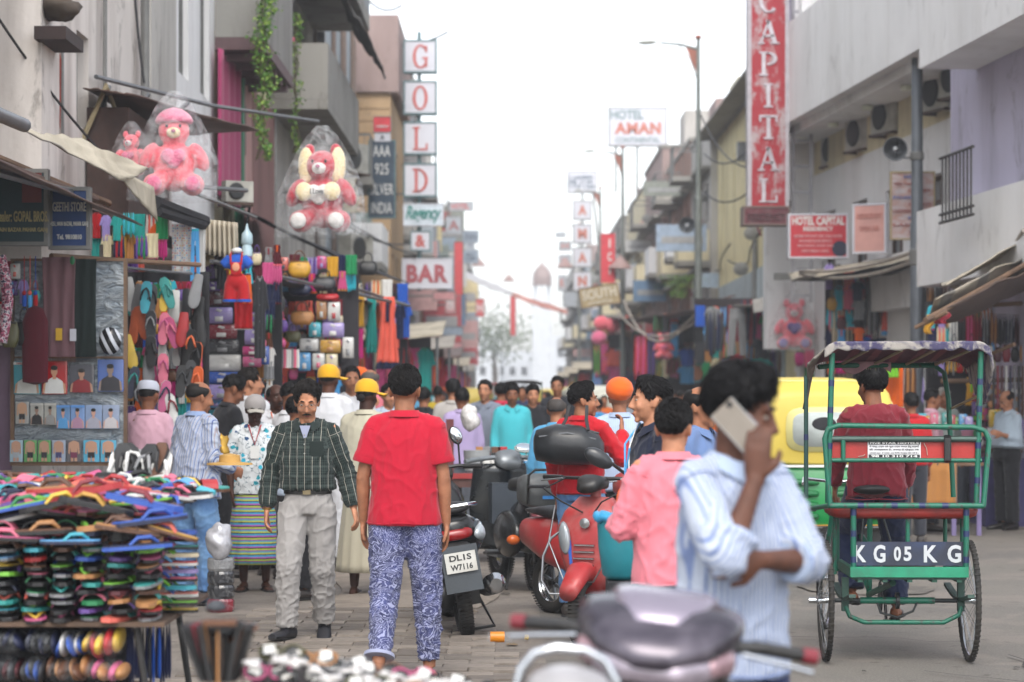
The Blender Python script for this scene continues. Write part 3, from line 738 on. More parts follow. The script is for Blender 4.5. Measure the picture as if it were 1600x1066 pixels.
# --- right row
Q=math.atan2(9.37-5.6,44)
cx0,cy0=6.69,31.2
RT=math.atan2(5.6-6.69,44-31.2)
rzr=-RT
def rblock(label,d0,d1,h,mat,off=0,z0=0,**k):
 """block on the turned facade line; d0, d1 distances along it from its near corner, off pushed out towards the street"""
 dx,dy=sin(RT),cos(RT);nx,ny=-dy,dx
 return block(label,1,cx0+dx*d0+nx*off,cy0+dy*d0+ny*off,cy0+dy*d0+ny*off+(d1-d0),h,mat,z0=z0,rz=rzr,**k)
b=rblock('long white hotel building with air conditioners under its upper storey',0.9,13,5.6,PL7,floors=[3.6],cols=5,ww=1.1,wh=1.25,fmat=FBR,roof=False,band=False,g0=2,depth=7)
part('balcony_wall',MB().b2((-.9,.0,6.35),(-.7,12.1,8.1)),[PL7],b);part('balcony_floor',MB().b2((-.7,0,6.2),(4,12.1,6.348)),[PL7],b)
part('upper_wall',MB().b2((.3,0,6.35),(5,12.1,12)),[PL8],b);part('recess_wall',MB().b2((.0,0,5.6),(6,12.1,6.198)),[PL3],b)
part('end_wall',MB().b2((-.9,12.1,2.4),(5,12.4,12.5)),[PL7],b)
for i in range(7):part('balcony_pillar',MB().b2((-.86,.6+i*1.7,8.102),(-.66,.85+i*1.7,10.6)),[PL7 if i%2 else PL8],b)
for i in range(5):part('ceiling_lamp',MB().cyl((-.4,1.2+i*2.5,6.19),(-.4,1.2+i*2.5,6.12),.09,10),[M('lamp_white','d8dcc8',.3)],b)
part('skirt_wall',MB().b2((-.25,-1.1,2.9),(-.01,7.2,3.75)),[PL7],b)
b=rblock('lavender plaster building with white box balcony at the right edge',-6,.85,11,PL8,off=.75,floors=[],cols=0,roof=False,band=False,depth=7)
part('white_box_balcony',MB().b2((-.75,0,5.75),(-.004,5.6,9.5)),[PL7],b);part('low_white_wall',MB().b2((-.5,1.5,3.0),(-.004,6.7,4.0)),[PL7],b)
bb=MB()
for i in range(9):bb.cyl((-.75,3.2+i*.16,3.7),(-.75,3.2+i*.16,4.5),.014,5)
for z in(3.7,3.8,4.5):bb.cyl((-.75,3.1,z),(-.75,4.6,z),.02,5)
part('iron_railing',bb,[M('iron_dark','2f2d2c',.6)],b)
rs=[(47,54,6.2,5.6,PL5,'low cream shophouse just beyond the ladder of the tall red sign'),(54.02,72,6.2,9.2,PL5,'pale yellow building with slit windows left of the tall red sign'),(72,80,6.0,9.7,PL2,'grey stepped building with loudspeaker and plants on its ledge'),
(80,92,6.0,10.0,PLR,'brown brick building with projecting cream balconies on the right'),(92,104,5.8,11.0,PL9,'brown flat roofed building under the big rooftop hotel board'),(104,122,5.9,10.7,PL3,'cream building with blank gable on the right row'),
(122,145,5.6,10.5,PL2,'grey hazy building behind the street lamps'),(145,175,5.8,10.5,PL6,'tan faded building far along the right row'),(175,210,5.5,11,PLB,'bluish faded block far along the right row'),(210,250,5.6,13,PL2,'last pale block of the right row')]
for i,(a,b_,x,h,m,lab)in enumerate(rs):
 if i==1:
  b=block(lab,1,x,a,b_-.02,h,m,floors=[5.9],cols=5,ww=.35,wh=2.4,fmat=FG,band=False)
  part('eaves',MB().sheet(lambda u,v:(-.7+1.0*u,-.3+18.6*v,9.2+.1*u+.03*sin(v*180)),4,120,.03),[M('tin_grey','6d6a66',.5,.3)],b)
  part('lower_wall',MB().b2((-.06,.1,0),(-.004,17,4.7)),[plaster('plaster_bluish_white','a9b4b8','6d6f6c',.7)],b)
  for k in range(3):part('roof_room',MB().b2((.6+k*.2,1+k*5.5,9.3),(4,4.5+k*5.5,11.4-k*.4)),[(PL2,PL5,PL2)[k]],b)
  part('downpipe',MB().cyl((-.1,6,.5),(-.1,6,9),.07,8).cyl((-.1,.8,.5),(-.1,.8,9),.05,8),[FG],b)
  continue
 b=block(lab,1,x,a,b_-.02,h,m,fmat=(FW,FBR,FG)[i%3],band=i not in(0,),floors=[3.7]if i==0 else None,fwin=[(.3,5.0,.5,1.2)]if i>2 else())
 if i>1:
  for k in range(3):bal(b,1,.6+k*(b_-a)/3.2,.6+(k+.75)*(b_-a)/3.2,(5.6,8.4,6.0)[k],.95,.95,(PL3,PL2,PL7)[k],rail=(FG if k==1 else None))
  part('roof_room',MB().b2((1,2,h),(4,5,h+1.7)),[(PL9,PL2,PL3)[i%3]],b)
FARM=plaster('plaster_painted_haze','cfd3d8','b4b8bc',.3)  # distance haze put into the wall colour of the far blocks and tower
for i,(x,wd,h,Y,m,lab)in enumerate([(-12,10,12,402,FARM,'block closing the street end beside the left row, haze in its colour'),(-3,7,8.5,406,FARM,'low block in the middle of the street end, haze in its colour'),(5.0,10,11,400,FARM,'pale block closing the street end beside the dome, haze in its colour')]):
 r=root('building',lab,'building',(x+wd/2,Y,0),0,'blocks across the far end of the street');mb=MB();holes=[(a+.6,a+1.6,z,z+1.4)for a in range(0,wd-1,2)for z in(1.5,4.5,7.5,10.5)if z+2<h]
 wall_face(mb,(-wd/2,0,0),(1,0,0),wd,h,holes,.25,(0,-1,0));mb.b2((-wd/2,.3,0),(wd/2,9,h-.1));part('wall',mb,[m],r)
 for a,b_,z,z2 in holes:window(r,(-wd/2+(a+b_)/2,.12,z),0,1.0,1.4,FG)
r=root('domed_tower','small domed tower rising at the far end of the street','tower',(PX(847,290),290,0));r.scale=(.72,.72,1)
part('shaft',MB().b2((-1.6,-1.6,0),(1.6,1.6,13.2)),[FARM],r)  # shaft and columns carry the same painted haze
mb=MB()
for i in range(8):a=pi/4*i;mb.cyl((1.25*cos(a),1.25*sin(a),13.2),(1.25*cos(a),1.25*sin(a),14.6),.16,8)
part('columns',mb,[FARM],r,kind='stuff')
part('dome',MB().lathe([(1.75,14.6),(1.75,14.85),(1.5,14.9),(1.65,15.4),(1.45,16.1),(.8,16.8),(.2,17.2),(.08,17.7),(.01,18.3)],n=20),[PL9],r,True)
r=root('tree','distant pale tree showing above the street end','tree',(-2.5,318,0));part('trunk',MB().tube([(0,0,0),(.3,0,4),(0,0,7)],[.5,.35,.15],8),[M('bark','4d4238',.9)],r)
mb=MB();q=random.Random(3)
for i in range(900):
 c=V((q.gauss(0,2.6),q.gauss(0,1.8),9+q.gauss(0,1.5)));a=V((q.gauss(0,1),q.gauss(0,1),q.gauss(0,1))).normalized();b_=a.orthogonal().normalized()
 mb.add([c,c+a*.5,c+a*.3+b_*.4],[(0,1,2)])
part('crown',mb,[M('foliage_far','4c5a36',.8)],r,kind='stuff')
road=[o for o in COL.objects if o.name=='road'][0];q=random.Random(8)
for i in range(9):
 x,y=q.uniform(.6,5.2),12+i*1.6;a=q.uniform(-1,1);mb=MB();p=V((x,y,0));pts=[]
 for k in range(9):pts.append(p.copy());p=p+V((cos(a)*.22,sin(a)*.3,0));a+=q.gauss(0,.5)
 for k in range(8):d=(pts[k+1]-pts[k]).normalized();n_=V((-d.y,d.x,0))*q.uniform(.004,.011);mb.add([pts[k]-n_,pts[k]+n_,pts[k+1]+n_*.8,pts[k+1]-n_*.8],[(0,3,2,1)])
 mb.v=[(x_-road.location.x,y_-road.location.y,.016-road.location.z)for x_,y_,z_ in mb.v];part('crack',mb,[M('crack_dark','2c2927',.95)],road)
for i,(x,y,w_,d_)in enumerate([(2.9,19.5,1.1,1.6),(1.2,16.9,.7,.9),(4.1,13.2,.9,1.0),(3.4,24.5,1.8,2.2)]):
 mb=MB();ring_=[(x+w_*.5*cos(t)*(1+.18*noise.noise(V((cos(t)*2,sin(t)*2,i)))),y+d_*.5*sin(t)*(1+.18*noise.noise(V((cos(t)*2,sin(t)*2,i+5)))))for t in[2*pi*k/40 for k in range(40)]]
 mb.add([(a-road.location.x,b_-road.location.y,.012-road.location.z)for a,b_ in ring_],[tuple(range(40))]);part('repair_patch',mb,[groundmat('patch_%d'%i,('46433f','5c5751','4c4843','57534e')[i],('55514c','6a645d','5a554f','645f59')[i],'6d675f',2)],road)
# ---------------------------------------------------------------- goods: builders
PALETTE={'black':'141416','charcoal':'2c2d31','white':'c9c8c4','cream':'c9bd9c','red':'a3151c','crimson':'7d1226','maroon':'4f1520','pink':'d0607c','rose':'b8497a','magenta':'b3246f','orange':'d05a17',
'mustard':'b98a24','yellow':'d8b21c','tan':'a8743f','brown':'5b3a26','olive':'4c4b2c','green':'1d7a4a','lime':'6fb52c','teal':'1c8c86','turquoise':'2fa6b8','sky blue':'4f9ad0','blue':'1f4fa8','navy':'141c3c','purple':'5a3a86','lilac':'8f7fb8','grey':'7d7e80','coral':'d9604e'}
def dye(c,kind='cloth'):
 if kind=='cloth':return cloth('cloth_'+c.replace(' ','_'),PALETTE[c])
 if kind=='rubber':
  a=srgb(PALETTE[c]);g=sum(a)/3;return M('rubber_'+c.replace(' ','_'),tuple((x*.86+g*.1)*.92 for x in a),.5,var=.15,bump=.1,dirt='3a3633',damt=.25)
 if kind=='leather':return M('leather_'+c.replace(' ','_'),PALETTE[c],.42,var=.15,bump=.3,bsc=120)
 if kind=='plush':
  k='plush_'+c
  if k not in MATS:
   n=NT(k);a=srgb({'pink':'f06a78','rose':'d8688c','crimson':'b01c34','white':'d0ccc8','cream':'e0cda0'}.get(c,PALETTE[c]));f=n.noise(60,3);n.col(n.mix(f,tuple(x*.8 for x in a),tuple(min(1,x*1.25)for x in a)));n.bump(f,.8,.02)
   MATS[k]=n.done(.95,0,Sheen_Weight=.6)
  return MATS[k]
 if kind=='pack':
  k='pack_'+c
  if k not in MATS:
   n=NT(k);a=srgb(PALETTE[c]);f=n.noise(5,5,dist=1.5)
   n.col(n.mix(n.ramp(f,[(.5,0.0),(.62,1.0)]),a,tuple(min(1,x*.7+.12)for x in a)));n.bump(n.noise(9,5,dist=2),.7,.02)
   MATS[k]=n.done(.18,0,Coat_Weight=.8,Coat_Roughness=.1)
  return MATS[k]
PLASTIC=None
def film():
 global PLASTIC
 if PLASTIC is None:
  n=NT('clear_plastic_film');n.col('dfe3e6');n.bump(n.noise(7,5,dist=2.5),.9,.03);t=n.t
  tr=n.n('ShaderNodeBsdfTransparent');mx=n.n('ShaderNodeMixShader');f=n.ramp(n.noise(6,5,dist=2),[(.4,.02),(.8,.22)])
  n.l(f,mx.inputs[0]);n.l(tr.outputs[0],mx.inputs[1]);n.l(n.b.outputs[0],mx.inputs[2]);n.l(mx.outputs[0],t.nodes['Material Output'].inputs['Surface'])
  PLASTIC=n.done(.12,0,Specular_IOR_Level=.6)
 return PLASTIC
PROTO={}
def proto(key,fn):
 if key not in PROTO:PROTO[key]=fn()
 return PROTO[key]
def put(mesh,name,mats,parent=None,M4=None):
 o=bpy.data.objects.new(name,mesh);COL.objects.link(o);o.parent=parent
 if M4 is not None:o.matrix_basis=M4
 for i,m in enumerate(mats):o.material_slots[i].link='OBJECT';o.material_slots[i].material=m
 return o
DUM=M('plain','808080')
def foot_out(L,W,n=9):
 pts=[]
 for i in range(n+1):
  t=i/n;w_=W/2*(.62+.1*t+.32*sin(pi*min(1,t*1.02))**.8*(.35+.65*t));pts.append((t,w_ if 0<i<n else w_*.55))
 return[(-w_,L*(t-.5))for t,w_ in pts]+[(w_,L*(t-.5))for t,w_ in pts[::-1]]
def flipflop_meshes(L=.265,W=.1,style=0):
 mb=MB();ol=foot_out(L,W);mb.prism(ol,T(0,0,0),.014,1);mb.prism([(x*.97,y*.985)for x,y in ol],T(0,0,.0141),.006,0)
 a=mb.mesh('flip_flop',[DUM,DUM]);st=MB();c=(0,L*.3,.02)
 if style==0:
  for g in(-1,1):st.tube([c,(g*W*.22,L*.2,.044),(g*W*.36,L*.02,.044),(g*W*.4,-L*.1,.018)],[.0055,.009,.0085,.006],6)
  st.cyl((0,L*.3,.018),(0,L*.29,.03),.005,6)
 else:
  st.sheet(lambda u,v:((u-.5)*W*.98,L*.02+L*.26*v,.016+.034*sin(pi*u)**.6),8,3,.006)
 b=st.mesh('strap',[DUM]);return a,b
GSH='sandals and slippers heaped on the roadside table'
def flipflop(M4,sole,side,strap,label,group=GSH,style=0,name='flip_flop'):
 a,b=proto('ff%d'%style,lambda:flipflop_meshes(style=style))
 o=put(a,name,[dye(sole,'rubber'),dye(side,'rubber')],None,M4);props(o,label,'flip-flop' if style==0 else 'slipper',group)
 put(b,'strap',[dye(strap,'rubber')],o);return o
def shoe_mesh():
 mb=MB();L=.28;rings=[];sr=[]
 for t,w_,h in((0,.025,.03),(.05,.033,.065),(.2,.036,.085),(.36,.037,.08),(.5,.04,.062),(.7,.047,.048),(.88,.042,.038),(.97,.028,.026),(1,.012,.014)):
  y=L*(t-.5);rings.append([V((x*w_,y,.014+max(0,z)*h if z>0 else .014))for x,z in[(cos(2*pi*j/14),sin(2*pi*j/14)*.98)for j in range(14)]])
  sr.append([V((cos(2*pi*j/14)*w_*1.08,y*1.02,.0085+.0085*sin(2*pi*j/14)))for j in range(14)])
 mb.loft(rings,0);mb.loft(sr,1)
 mb.ell((0,-L*.28,.075),(.026,.05,.012),10,6,None,2)
 for k in range(4):mb.tube([(-.024,L*(-.02+.06*k),.078-.008*k),(0,L*(-.015+.06*k),.086-.009*k),(.024,L*(-.02+.06*k),.078-.008*k)],.004,5,1)
 for g in(-1,1):mb.tube([(g*.034,-.09,.03),(g*.039,-.02,.05),(g*.043,.04,.028)],.006,5,1)
 return mb.mesh('trainer',[DUM]*3,True)
def trainer(M4,c1,c2,c3,label,group):
 o=put(proto('shoe',shoe_mesh),'trainer',[dye(c1,'rubber'),dye(c2,'rubber'),dye(c3)],None,M4);return props(o,label,'shoe',group)
def cloth_panel(kind,seed):
 """hanging garments, unit size: top at z=0, 1 wide, 1 tall, facing -y; slots 0 main, 1 second"""
 mb=MB();q=random.Random(seed);p1=q.random()*6
 fold=lambda x,z,a:a*(sin(x*17+p1+z*2)*.6+noise.noise(V((x*6,z*4,seed)))*.9)
 if kind=='shawl':
  mb.sheet(lambda u,v:((u-.5)*(1-.06*sin(v*3)),fold(u,v,.045),-v*.95),20,12,.012)
  for i in range(24):x=-.49+.98*i/23;mb.tube([(x,fold(x+.5,.95,.045),-.945),(x+q.uniform(-.01,.01),fold(x+.5,1,.045),-1)],.009,4,1)
 elif kind=='shirt':
  wd=lambda v:.22+.5*min(1,v/.06)**.5*(1 if v>.03 else .8)
  mb.sheet(lambda u,v:((u-.5)*(.3+.32*min(1,v/.09)),-.05*sin(pi*u)+fold(u,v,.04),-v),14,12,.03)
  for g in(-1,1):mb.sheet(lambda u,v:(g*(.24+.24*v*.8+(u-.5)*.2),fold(u+g,v,.04)-.01,-.05-.05*abs(u-.5)-.34*v-(.0 if u*g<.5 else .0)),6,6,.03,0)
  mb.tube([(-.13,-.05,-.005),(0,-.07,-.05),(.13,-.05,-.005)],.02,6,1)
  for k in range(4):mb.ell((0,-.1,-.15-.2*k),(.014,.008,.012),6,4,None,1)
 elif kind=='dress':
  mb.sheet(lambda u,v:((u-.5)*(.5+.08*sin(v*12)*(v<.25)+.5*max(0,v-.25)),fold(u*1.3,v,.05+.05*v),-v*.86),20,14,.02)
  mb.sheet(lambda u,v:((u-.5)*(.82+.12*v),fold(u*1.3,.9,.09)+.012,-.85-.1*v),20,2,.02,1)
  mb.sheet(lambda u,v:((u-.5)*.13,-.07+fold(.5,v,.02),-.03-.3*v),3,5,.02,1)
  for g in(-1,1):mb.sheet(lambda u,v:(g*(.2+.1*u),fold(u,v,.03),-.01-.12*v-.06*u),3,3,.02)
 elif kind=='trousers':
  mb.sheet(lambda u,v:((u-.5)*(.62+.1*v),fold(u,v,.03),-.22*v),10,4,.06)
  for g in(-1,1):mb.sheet(lambda u,v:(g*(.18+.1*v)+(u-.5)*(.32-.04*v),fold(u+g,v,.04),-.2-.8*v),8,10,.06)
  mb.b2((-.32,-.06,-.04),(.32,.06,-.001),1)
 elif kind=='bundle':
  for i in range(5):
   x=-.36+.18*i;mb.tube([(x,0,0),(x+q.uniform(-.05,.05),-.05,-.3),(x+q.uniform(-.06,.06),0,-.7),(x,0,-.8-q.random()*.2)],[.03,.1,.12,.06],8,i%2)
 return mb.mesh(kind,[DUM,DUM],2 if kind!='trousers' else True)
def garm(kind,px0,px1,py0,py1,Y,c1,c2,label,group=None,cat=None,hook=True,seed=None):
 sd=(seed if seed is not None else int(px0+py0))%4
 me=proto(('g',kind,sd),lambda:cloth_panel(kind,sd));w_=abs(px1-px0)*Y/F;h=abs(py1-py0)*Y/F
 o=put(me,{'bundle':'hanging_clothes','shirt':'shirt_on_hanger'}.get(kind,kind),[dye(c1),dye(c2)],None,T(P((px0+px1)/2,py0,Y))@Matrix.Diagonal((w_,min(w_,.5),h,1)))
 return props(o,label,cat or{'shawl':'shawl','shirt':'shirt','dress':'dress','trousers':'trousers','bundle':'clothes'}[kind],group)
def bag_mesh(kind):
 mb=MB();pr=[(-1,.32,.5),(-.7,.48,.62),(-.35,.5,.5),(-.05,.4,.3),(0,.36,.16)]
 if kind=='round':pr=[(-1,.26,.3),(-.85,.45,.5),(-.5,.52,.6),(-.2,.42,.4),(0,.2,.14)]
 mb.loft([[V((x,y,0))for x,y in[(math.copysign(abs(cos(2*pi*j/16))**.6,cos(2*pi*j/16))*a,math.copysign(abs(sin(2*pi*j/16))**.6,sin(2*pi*j/16))*b*.5)for j in range(16)]]for z,a,b in pr])
 k=0
 for z,a,b in pr:
  for j in range(16):x,y,_=mb.v[k];mb.v[k]=(x,y,z*.62-.38);k+=1
 mb.tube([(-.36,-.14,-.42),(0,-.15,-.4),(.36,-.14,-.42)],.022,6,1);mb.box((0,-.2,-.55),(.16,.03,.09),None,1)
 h=MB();h.tube([(-.24,-.06,-.42),(-.22,-.03,-.16),(-.08,0,-.01),(.08,0,-.01),(.22,-.03,-.16),(.24,-.06,-.42)],.03,8)
 return mb.mesh('handbag',[DUM,DUM],2),h.mesh('handle',[DUM],2)
def handbag(px0,px1,py0,py1,Y,c1,c2,label,group=None,kind='tote'):
 a,b=proto(('bag',kind),lambda:bag_mesh(kind));w_=(px1-px0)*Y/F;h=(py1-py0)*Y/F
 o=put(a,'handbag',[dye(c1,'leather'),dye(c2,'leather')],None,T(P((px0+px1)/2,py0,Y))@Matrix.Diagonal((w_,w_*.9,h,1)))
 put(b,'handle',[dye(c2,'leather')],o);return props(o,label,'handbag',group)
def pack_mesh():
 mb=MB();mb.loft([ring(V((0,0,z)),a/2,b/2,V((1,0,0)),V((0,1,0)),16,.35)for z,a,b in((-.5,.86,.2),(-.46,.98,.7),(-.15,1,1),(.2,1,1.05),(.46,.97,.7),(.5,.86,.2))])
 mb.box((.0,-.5,-.22),(.3,.06,.3),None,1);mb.box((-.0,-.52,.3),(.22,.05,.14),RY(.5).to_3x3(),1)
 return mb.mesh('garment_packet',[DUM,DUM],2)
def packet(px0,px1,py0,py1,Y,c1,c2,label,group=None,th=.05):
 o=put(proto('pack',pack_mesh),'garment_packet',[dye(c1,'pack'),dye(c2,'pack')],None,T(P((px0+px1)/2,(py0+py1)/2,Y))@Matrix.Diagonal(((px1-px0)*Y/F,th,(py1-py0)*Y/F,1)))
 return props(o,label,'packet',group)
def teddy(px,py0,py1,Y,fur,second,label,rz=0,heart='rose',bag=True,group='plush bears hung in plastic bags',ears=True,hat=None):
 H=(py1-py0)*Y/F;r=root('teddy_bear',label,'teddy bear',P(px,py1,Y),rz,group);s=H
 mb=MB();mb.ell((0,0,.3*s),(.22*s,.19*s,.27*s),16,12);mb.ell((0,-.02*s,.68*s),(.17*s,.16*s,.165*s),16,12)
 mb.ell((-.27*s,-.06*s,.4*s),(.085*s,.1*s,.17*s),12,8,RY(.5).to_3x3());mb.ell((.27*s,-.06*s,.4*s),(.085*s,.1*s,.17*s),12,8,RY(-.5).to_3x3())
 for g in(-1,1):mb.ell((g*.2*s,-.12*s,.1*s),(.13*s,.16*s,.12*s),12,8)
 b=remesh(mb,.02*s+.004,'body',3);b.materials.append(dye(fur,'plush'));part('body',b,None,r)
 if ears:
  for g in(-1,1):part('ear',MB().ell((g*.14*s,0,.84*s),(.06*s,.035*s,.075*s),10,8),[dye(fur,'plush')],r,2)
 for g in(-1,1):part('foot_pad',MB().ell((g*.2*s,-.25*s,.1*s),(.085*s,.045*s,.085*s),10,8),[dye(second,'plush')],r,2)
 part('muzzle',MB().ell((0,-.17*s,.645*s),(.075*s,.05*s,.06*s),12,8),[dye('white' if hat is None else 'cream','plush')],r,2)
 part('nose',MB().ell((0,-.225*s,.66*s),(.025*s,.018*s,.02*s),8,6),[dye('rose' if fur!='white' else 'black','rubber')],r,2)
 for g in(-1,1):part('eye',MB().ell((g*.07*s,-.165*s,.72*s),(.016*s,.012*s,.018*s),8,6),[dye('black','rubber')],r,2)
 h=MB()
 for g in(-1,1):h.ell((g*.055*s,-.19*s,.4*s),(.085*s,.05*s,.08*s),12,8)
 h.ell((0,-.19*s,.345*s),(.08*s,.045*s,.085*s),10,8)
 hm=remesh(h,.012*s+.004,'heart',2);hm.materials.append(dye(heart,'plush'));part('heart',hm,None,r)
 if hat:part('hat',MB().lathe([(.19*s,.76*s),(.205*s,.79*s),(.185*s,.83*s),(.15*s,.87*s),(.09*s,.91*s),(.01*s,.93*s)],n=20),[dye(hat,'plush')],r,2)
 if bag:
  def fn(u,v):
   a=2*pi*u;rr=(.06+.36*min(1,v*1.6)**.7+.05*v)*s*(1+.07*sin(a*7+v*5));return(cos(a)*rr,sin(a)*rr*.8-.03*s,(1.1-1.16*v)*s)
  o=part('plastic_bag',MB().sheet(fn,28,12,.003),[film()],r,2)
 return r
def beam(px0,py0,Y0,px1,py1,Y1,r,m,label,cat='pole',name='pole',grp='poles and rails of the stalls'):
 mb=MB();a=P(px0,py0,Y0);b=P(px1,py1,Y1);mb.tube([a,a.lerp(b,.5)+V((0,0,-.004)),b],r,7);return one(name,mb,[m],label,cat,grp,True)
def tarp(name,pts,m,label,cat='awning',sag=.06,fr=5,grp=None,th=.012,nu=16,nv=12,seed=0,m2=None):
 a,b,c,d=[V(p)for p in pts]
 def fn(u,v):
  p=a.lerp(b,u).lerp(d.lerp(c,u),v);return p+V((0,0,-sag*sin(pi*u)*sin(pi*v)*1.0+sag*.6*noise.noise(V((u*fr,v*fr,seed)))))+V((sag*.4*noise.noise(V((u*fr,v*fr,seed+9))),)*2+(0,))
 return one(name,MB().sheet(fn,nu,nv,th,0,1 if m2 else None),[m]if not m2 else[m,m2],label,cat,grp,2)
WOOD=M('old_wood','6b5340',.8,var=.3,sc=3,bump=.5,dirt='3c3026');TIN=M('rusty_tin','6a5750',.6,.3,var=.25,sc=2,dirt='463029',damt=.8)
STEEL=M('dull_steel','6f7174',.45,.7,var=.15);CANV=M('grey_canvas','96918a',.9,var=.15,sc=3,bump=.3,dirt='5f5850');CANV2=M('cream_canvas','b3aa98',.9,var=.12,sc=3,bump=.3,dirt='6d6354',damt=.7);DARK=M('dark_tarp','1b1b1f',.85,var=.3)
# ---------------------------------------------------------------- nearest left stall: display board, signs, awnings
YB=19.0
def wb(name,px0,px1,py0,py1,Y,th,m,parent=None,**k):
 a=P(px0,py1,Y);b=P(px1,py0,Y);return MB().b2((a.x,Y,a.z),(b.x,Y+th,b.z))
r=root('display_board','wooden framed display board covered with clear plastic beside the shutter','display board',P(106,725,YB))
n=NT('crinkled_foil');f=n.noise(5,6,n.scale(n.obj(),(1,1,2.2)),dist=2.2);n.col(n.mix(n.ramp(f,[(.4,0.0),(.7,1.0)]),'77828c','a9b0b4'));n.bump(f,1.0,.06);FOIL=n.done(.16,.35,Coat_Weight=1)
part('board',wb('',22,193,408,722,YB,.03,None),[FOIL],r,world=True)
for a in((16,22,404,728),(193,198,404,728),(22,193,404,408),(22,193,722,728),(22,193,557,560)):part('frame_bar',wb('',*a,YB-.02,.06,None),[WOOD],r,world=True)
def printed(px0,px1,py0,py1,bgc,sk,label,hairc='0f0c0b',tors=None,strip=None,txt=None,half=True,grp='printed garment packs on the display board',Y=YB-.035,lay='bust'):
 """flat printed pack with a simple figure printed on it"""
 r=root('printed_pack',label,'packet',P((px0+px1)/2,py1,Y),0,grp);w_=(px1-px0)*Y/F;h=(py1-py0)*Y/F
 part('card',MB().loft([ring(V((0,.012,z*h)),w_/2*a,.012,V((1,0,0)),V((0,1,0)),12,.2)for z,a in((0,.97),(.03,1),(.97,1),(1,.97))]),[M('card_'+bgc,bgc,.25,var=.08,sc=12,bump=.2,bsc=9,Coat_Weight=.6)],r)
 sm=M('print_skin_'+sk,sk,.3,bump=0,var=.06);y=-.0035;L=T(0,y,0)@RX(pi/2)
 def pol(pts,m,z=0):part('print',MB().prism([(a*w_,b*h)for a,b in pts],T(0,y-z,0)@RX(pi/2),.0012),[m],r)
 cir=lambda cx,cy,rx,ry:[(cx+rx*cos(t*pi/6),cy+ry*sin(t*pi/6))for t in range(12)]
 if lay=='bust':
  pol([(-.38,0.02),(.38,.02),(.33,.38),(.1,.5),(-.1,.5),(-.33,.38)],M('print_'+(tors or sk),tors or sk,.3,bump=0));pol([(-.07,.45),(.07,.45),(.07,.58),(-.07,.58)],sm,.0013)
  pol(cir(0,.68,.13,.14),sm,.0026);pol(cir(0,.79,.14,.075),M('print_hair',hairc,.4,bump=0),.0039)
  for g in(-1,1):pol([(g*.38,.03),(g*.46,.03),(g*.42,.3),(g*.33,.37)][::g],sm,.0013)
 elif lay=='torso':
  pol([(-.2,.42),(.2,.42),(.3,.9),(.08,.97),(-.08,.97),(-.3,.9)],sm);pol([(-.22,.2),(-.03,.18),(0,.3),(.03,.18),(.22,.2),(.21,.45),(-.21,.45)],M('print_'+tors,tors,.4,bump=0),.0013)
  for g in(-1,1):pol([(g*.21,.03),(g*.04,.03),(g*.04,.22),(g*.21,.22)][::-g],sm,.0012);pol([(g*.28,.35),(g*.38,.4),(g*.34,.88),(g*.24,.85)][::g],sm,.0012)
 if strip:pol([(-.49,.9),(.49,.9),(.49,.98),(-.49,.98)],M('print_'+strip,strip,.4,bump=0),.004)
 if txt:
  t=text_mb(txt,w_*.75,h*.06,.001,.02);t.move(T(0,y-.0065,h*.94));part('lettering',t,[M('print_red','9c1a22',.4,bump=0)],r)
 return r
printed(21,63,565,616,'2f8d9c','b08d72','turquoise vest pack with a man in white and red brand lettering',tors='c8c8c2',strip='c9c9c4',txt='NAUM TANTEX')
printed(65,105,564,616,'a8141a','c09072','red vest pack showing a man in a white singlet',tors='d0d0cc')
printed(108,147,570,614,'45464f','a47c66','dark pack of a man in a red top on the board',tors='7d1620')
printed(152,193,562,612,'3f5b9a','7d6a60','blue pack with a small dark figure at the board edge',tors='23222a')
printed(24,45,628,662,'9c9d9a','b78f72','white pack of black briefs leftmost in the upper row',tors='1d1c1f',lay='torso')
printed(47,68,630,664,'a6a59e','8c7060','white pack with a small black bra figure in the upper row',tors='1d1c1f',strip='b4b2ac');printed(69,88,630,664,'a6a59e','8c7060','second white bra pack beside the blue ones',tors='8a8a88',strip='b4b2ac')
for i,(a,b,c,t_)in enumerate([(88,110,'5d87b4','4f93c8'),(110,133,'6f8fbe','a77f97'),(133,160,'7f93b4','9a9aa8'),(160,187,'8492ac','b9b5b8')]):
 printed(a,b-.6,633,670,c,'b98f80',['lingerie pack with a long haired woman in a blue top','pale blue lingerie pack, second of the women in the row','lingerie pack with a woman in grey, third of the row','lingerie pack with a woman in white at the row end'][i],tors=t_,hairc='17110f',strip='4f86c4' if i<2 else None)
for i,(a,b,c,t_)in enumerate([(15,36,'97b0bd','9aa0a6'),(37,58,'5f9a5c','1c1c22'),(59,80,'5f9a5c','24242a'),(81,103,'9aa6b8','3a3a66'),(104,128,'5a595e','6c2344'),(130,156,'4fa3c4','15151a'),(157,182,'4fa3c4','17171d')]):
 printed(a,b-.6,688,722,c,'b48b73',['pale pack of grey trunks lowest at the board corner','green edged pack of black briefs in the bottom row','green and white pack of briefs, second green one','pale blue pack of navy trunks in the bottom row','grey pack of maroon trunks in the bottom row','bright blue pack of black trunks in the bottom row','bright blue pack of black trunks at the right end'][i],tors=t_,lay='torso')
garm('shawl',66,118,402,566,YB-.12,'brown','brown','dusty mauve brown shawl with fringe hung over the display board','shawls on the display board').material_slots[0].material=cloth('mauve_brown','6d4f54')
garm('shawl',108,151,405,566,YB-.08,'charcoal','charcoal','dark green black shawl with fringe hung beside the mauve one','shawls on the display board').material_slots[0].material=cloth('dark_green_black','16211f')
mb=wb('',87,97,513,532,YB-.16,.004,None);one('price_tag',mb,[M('tag_yellow','c49a16',.5)],'yellow printed price tag pinned on the mauve shawl','tag')
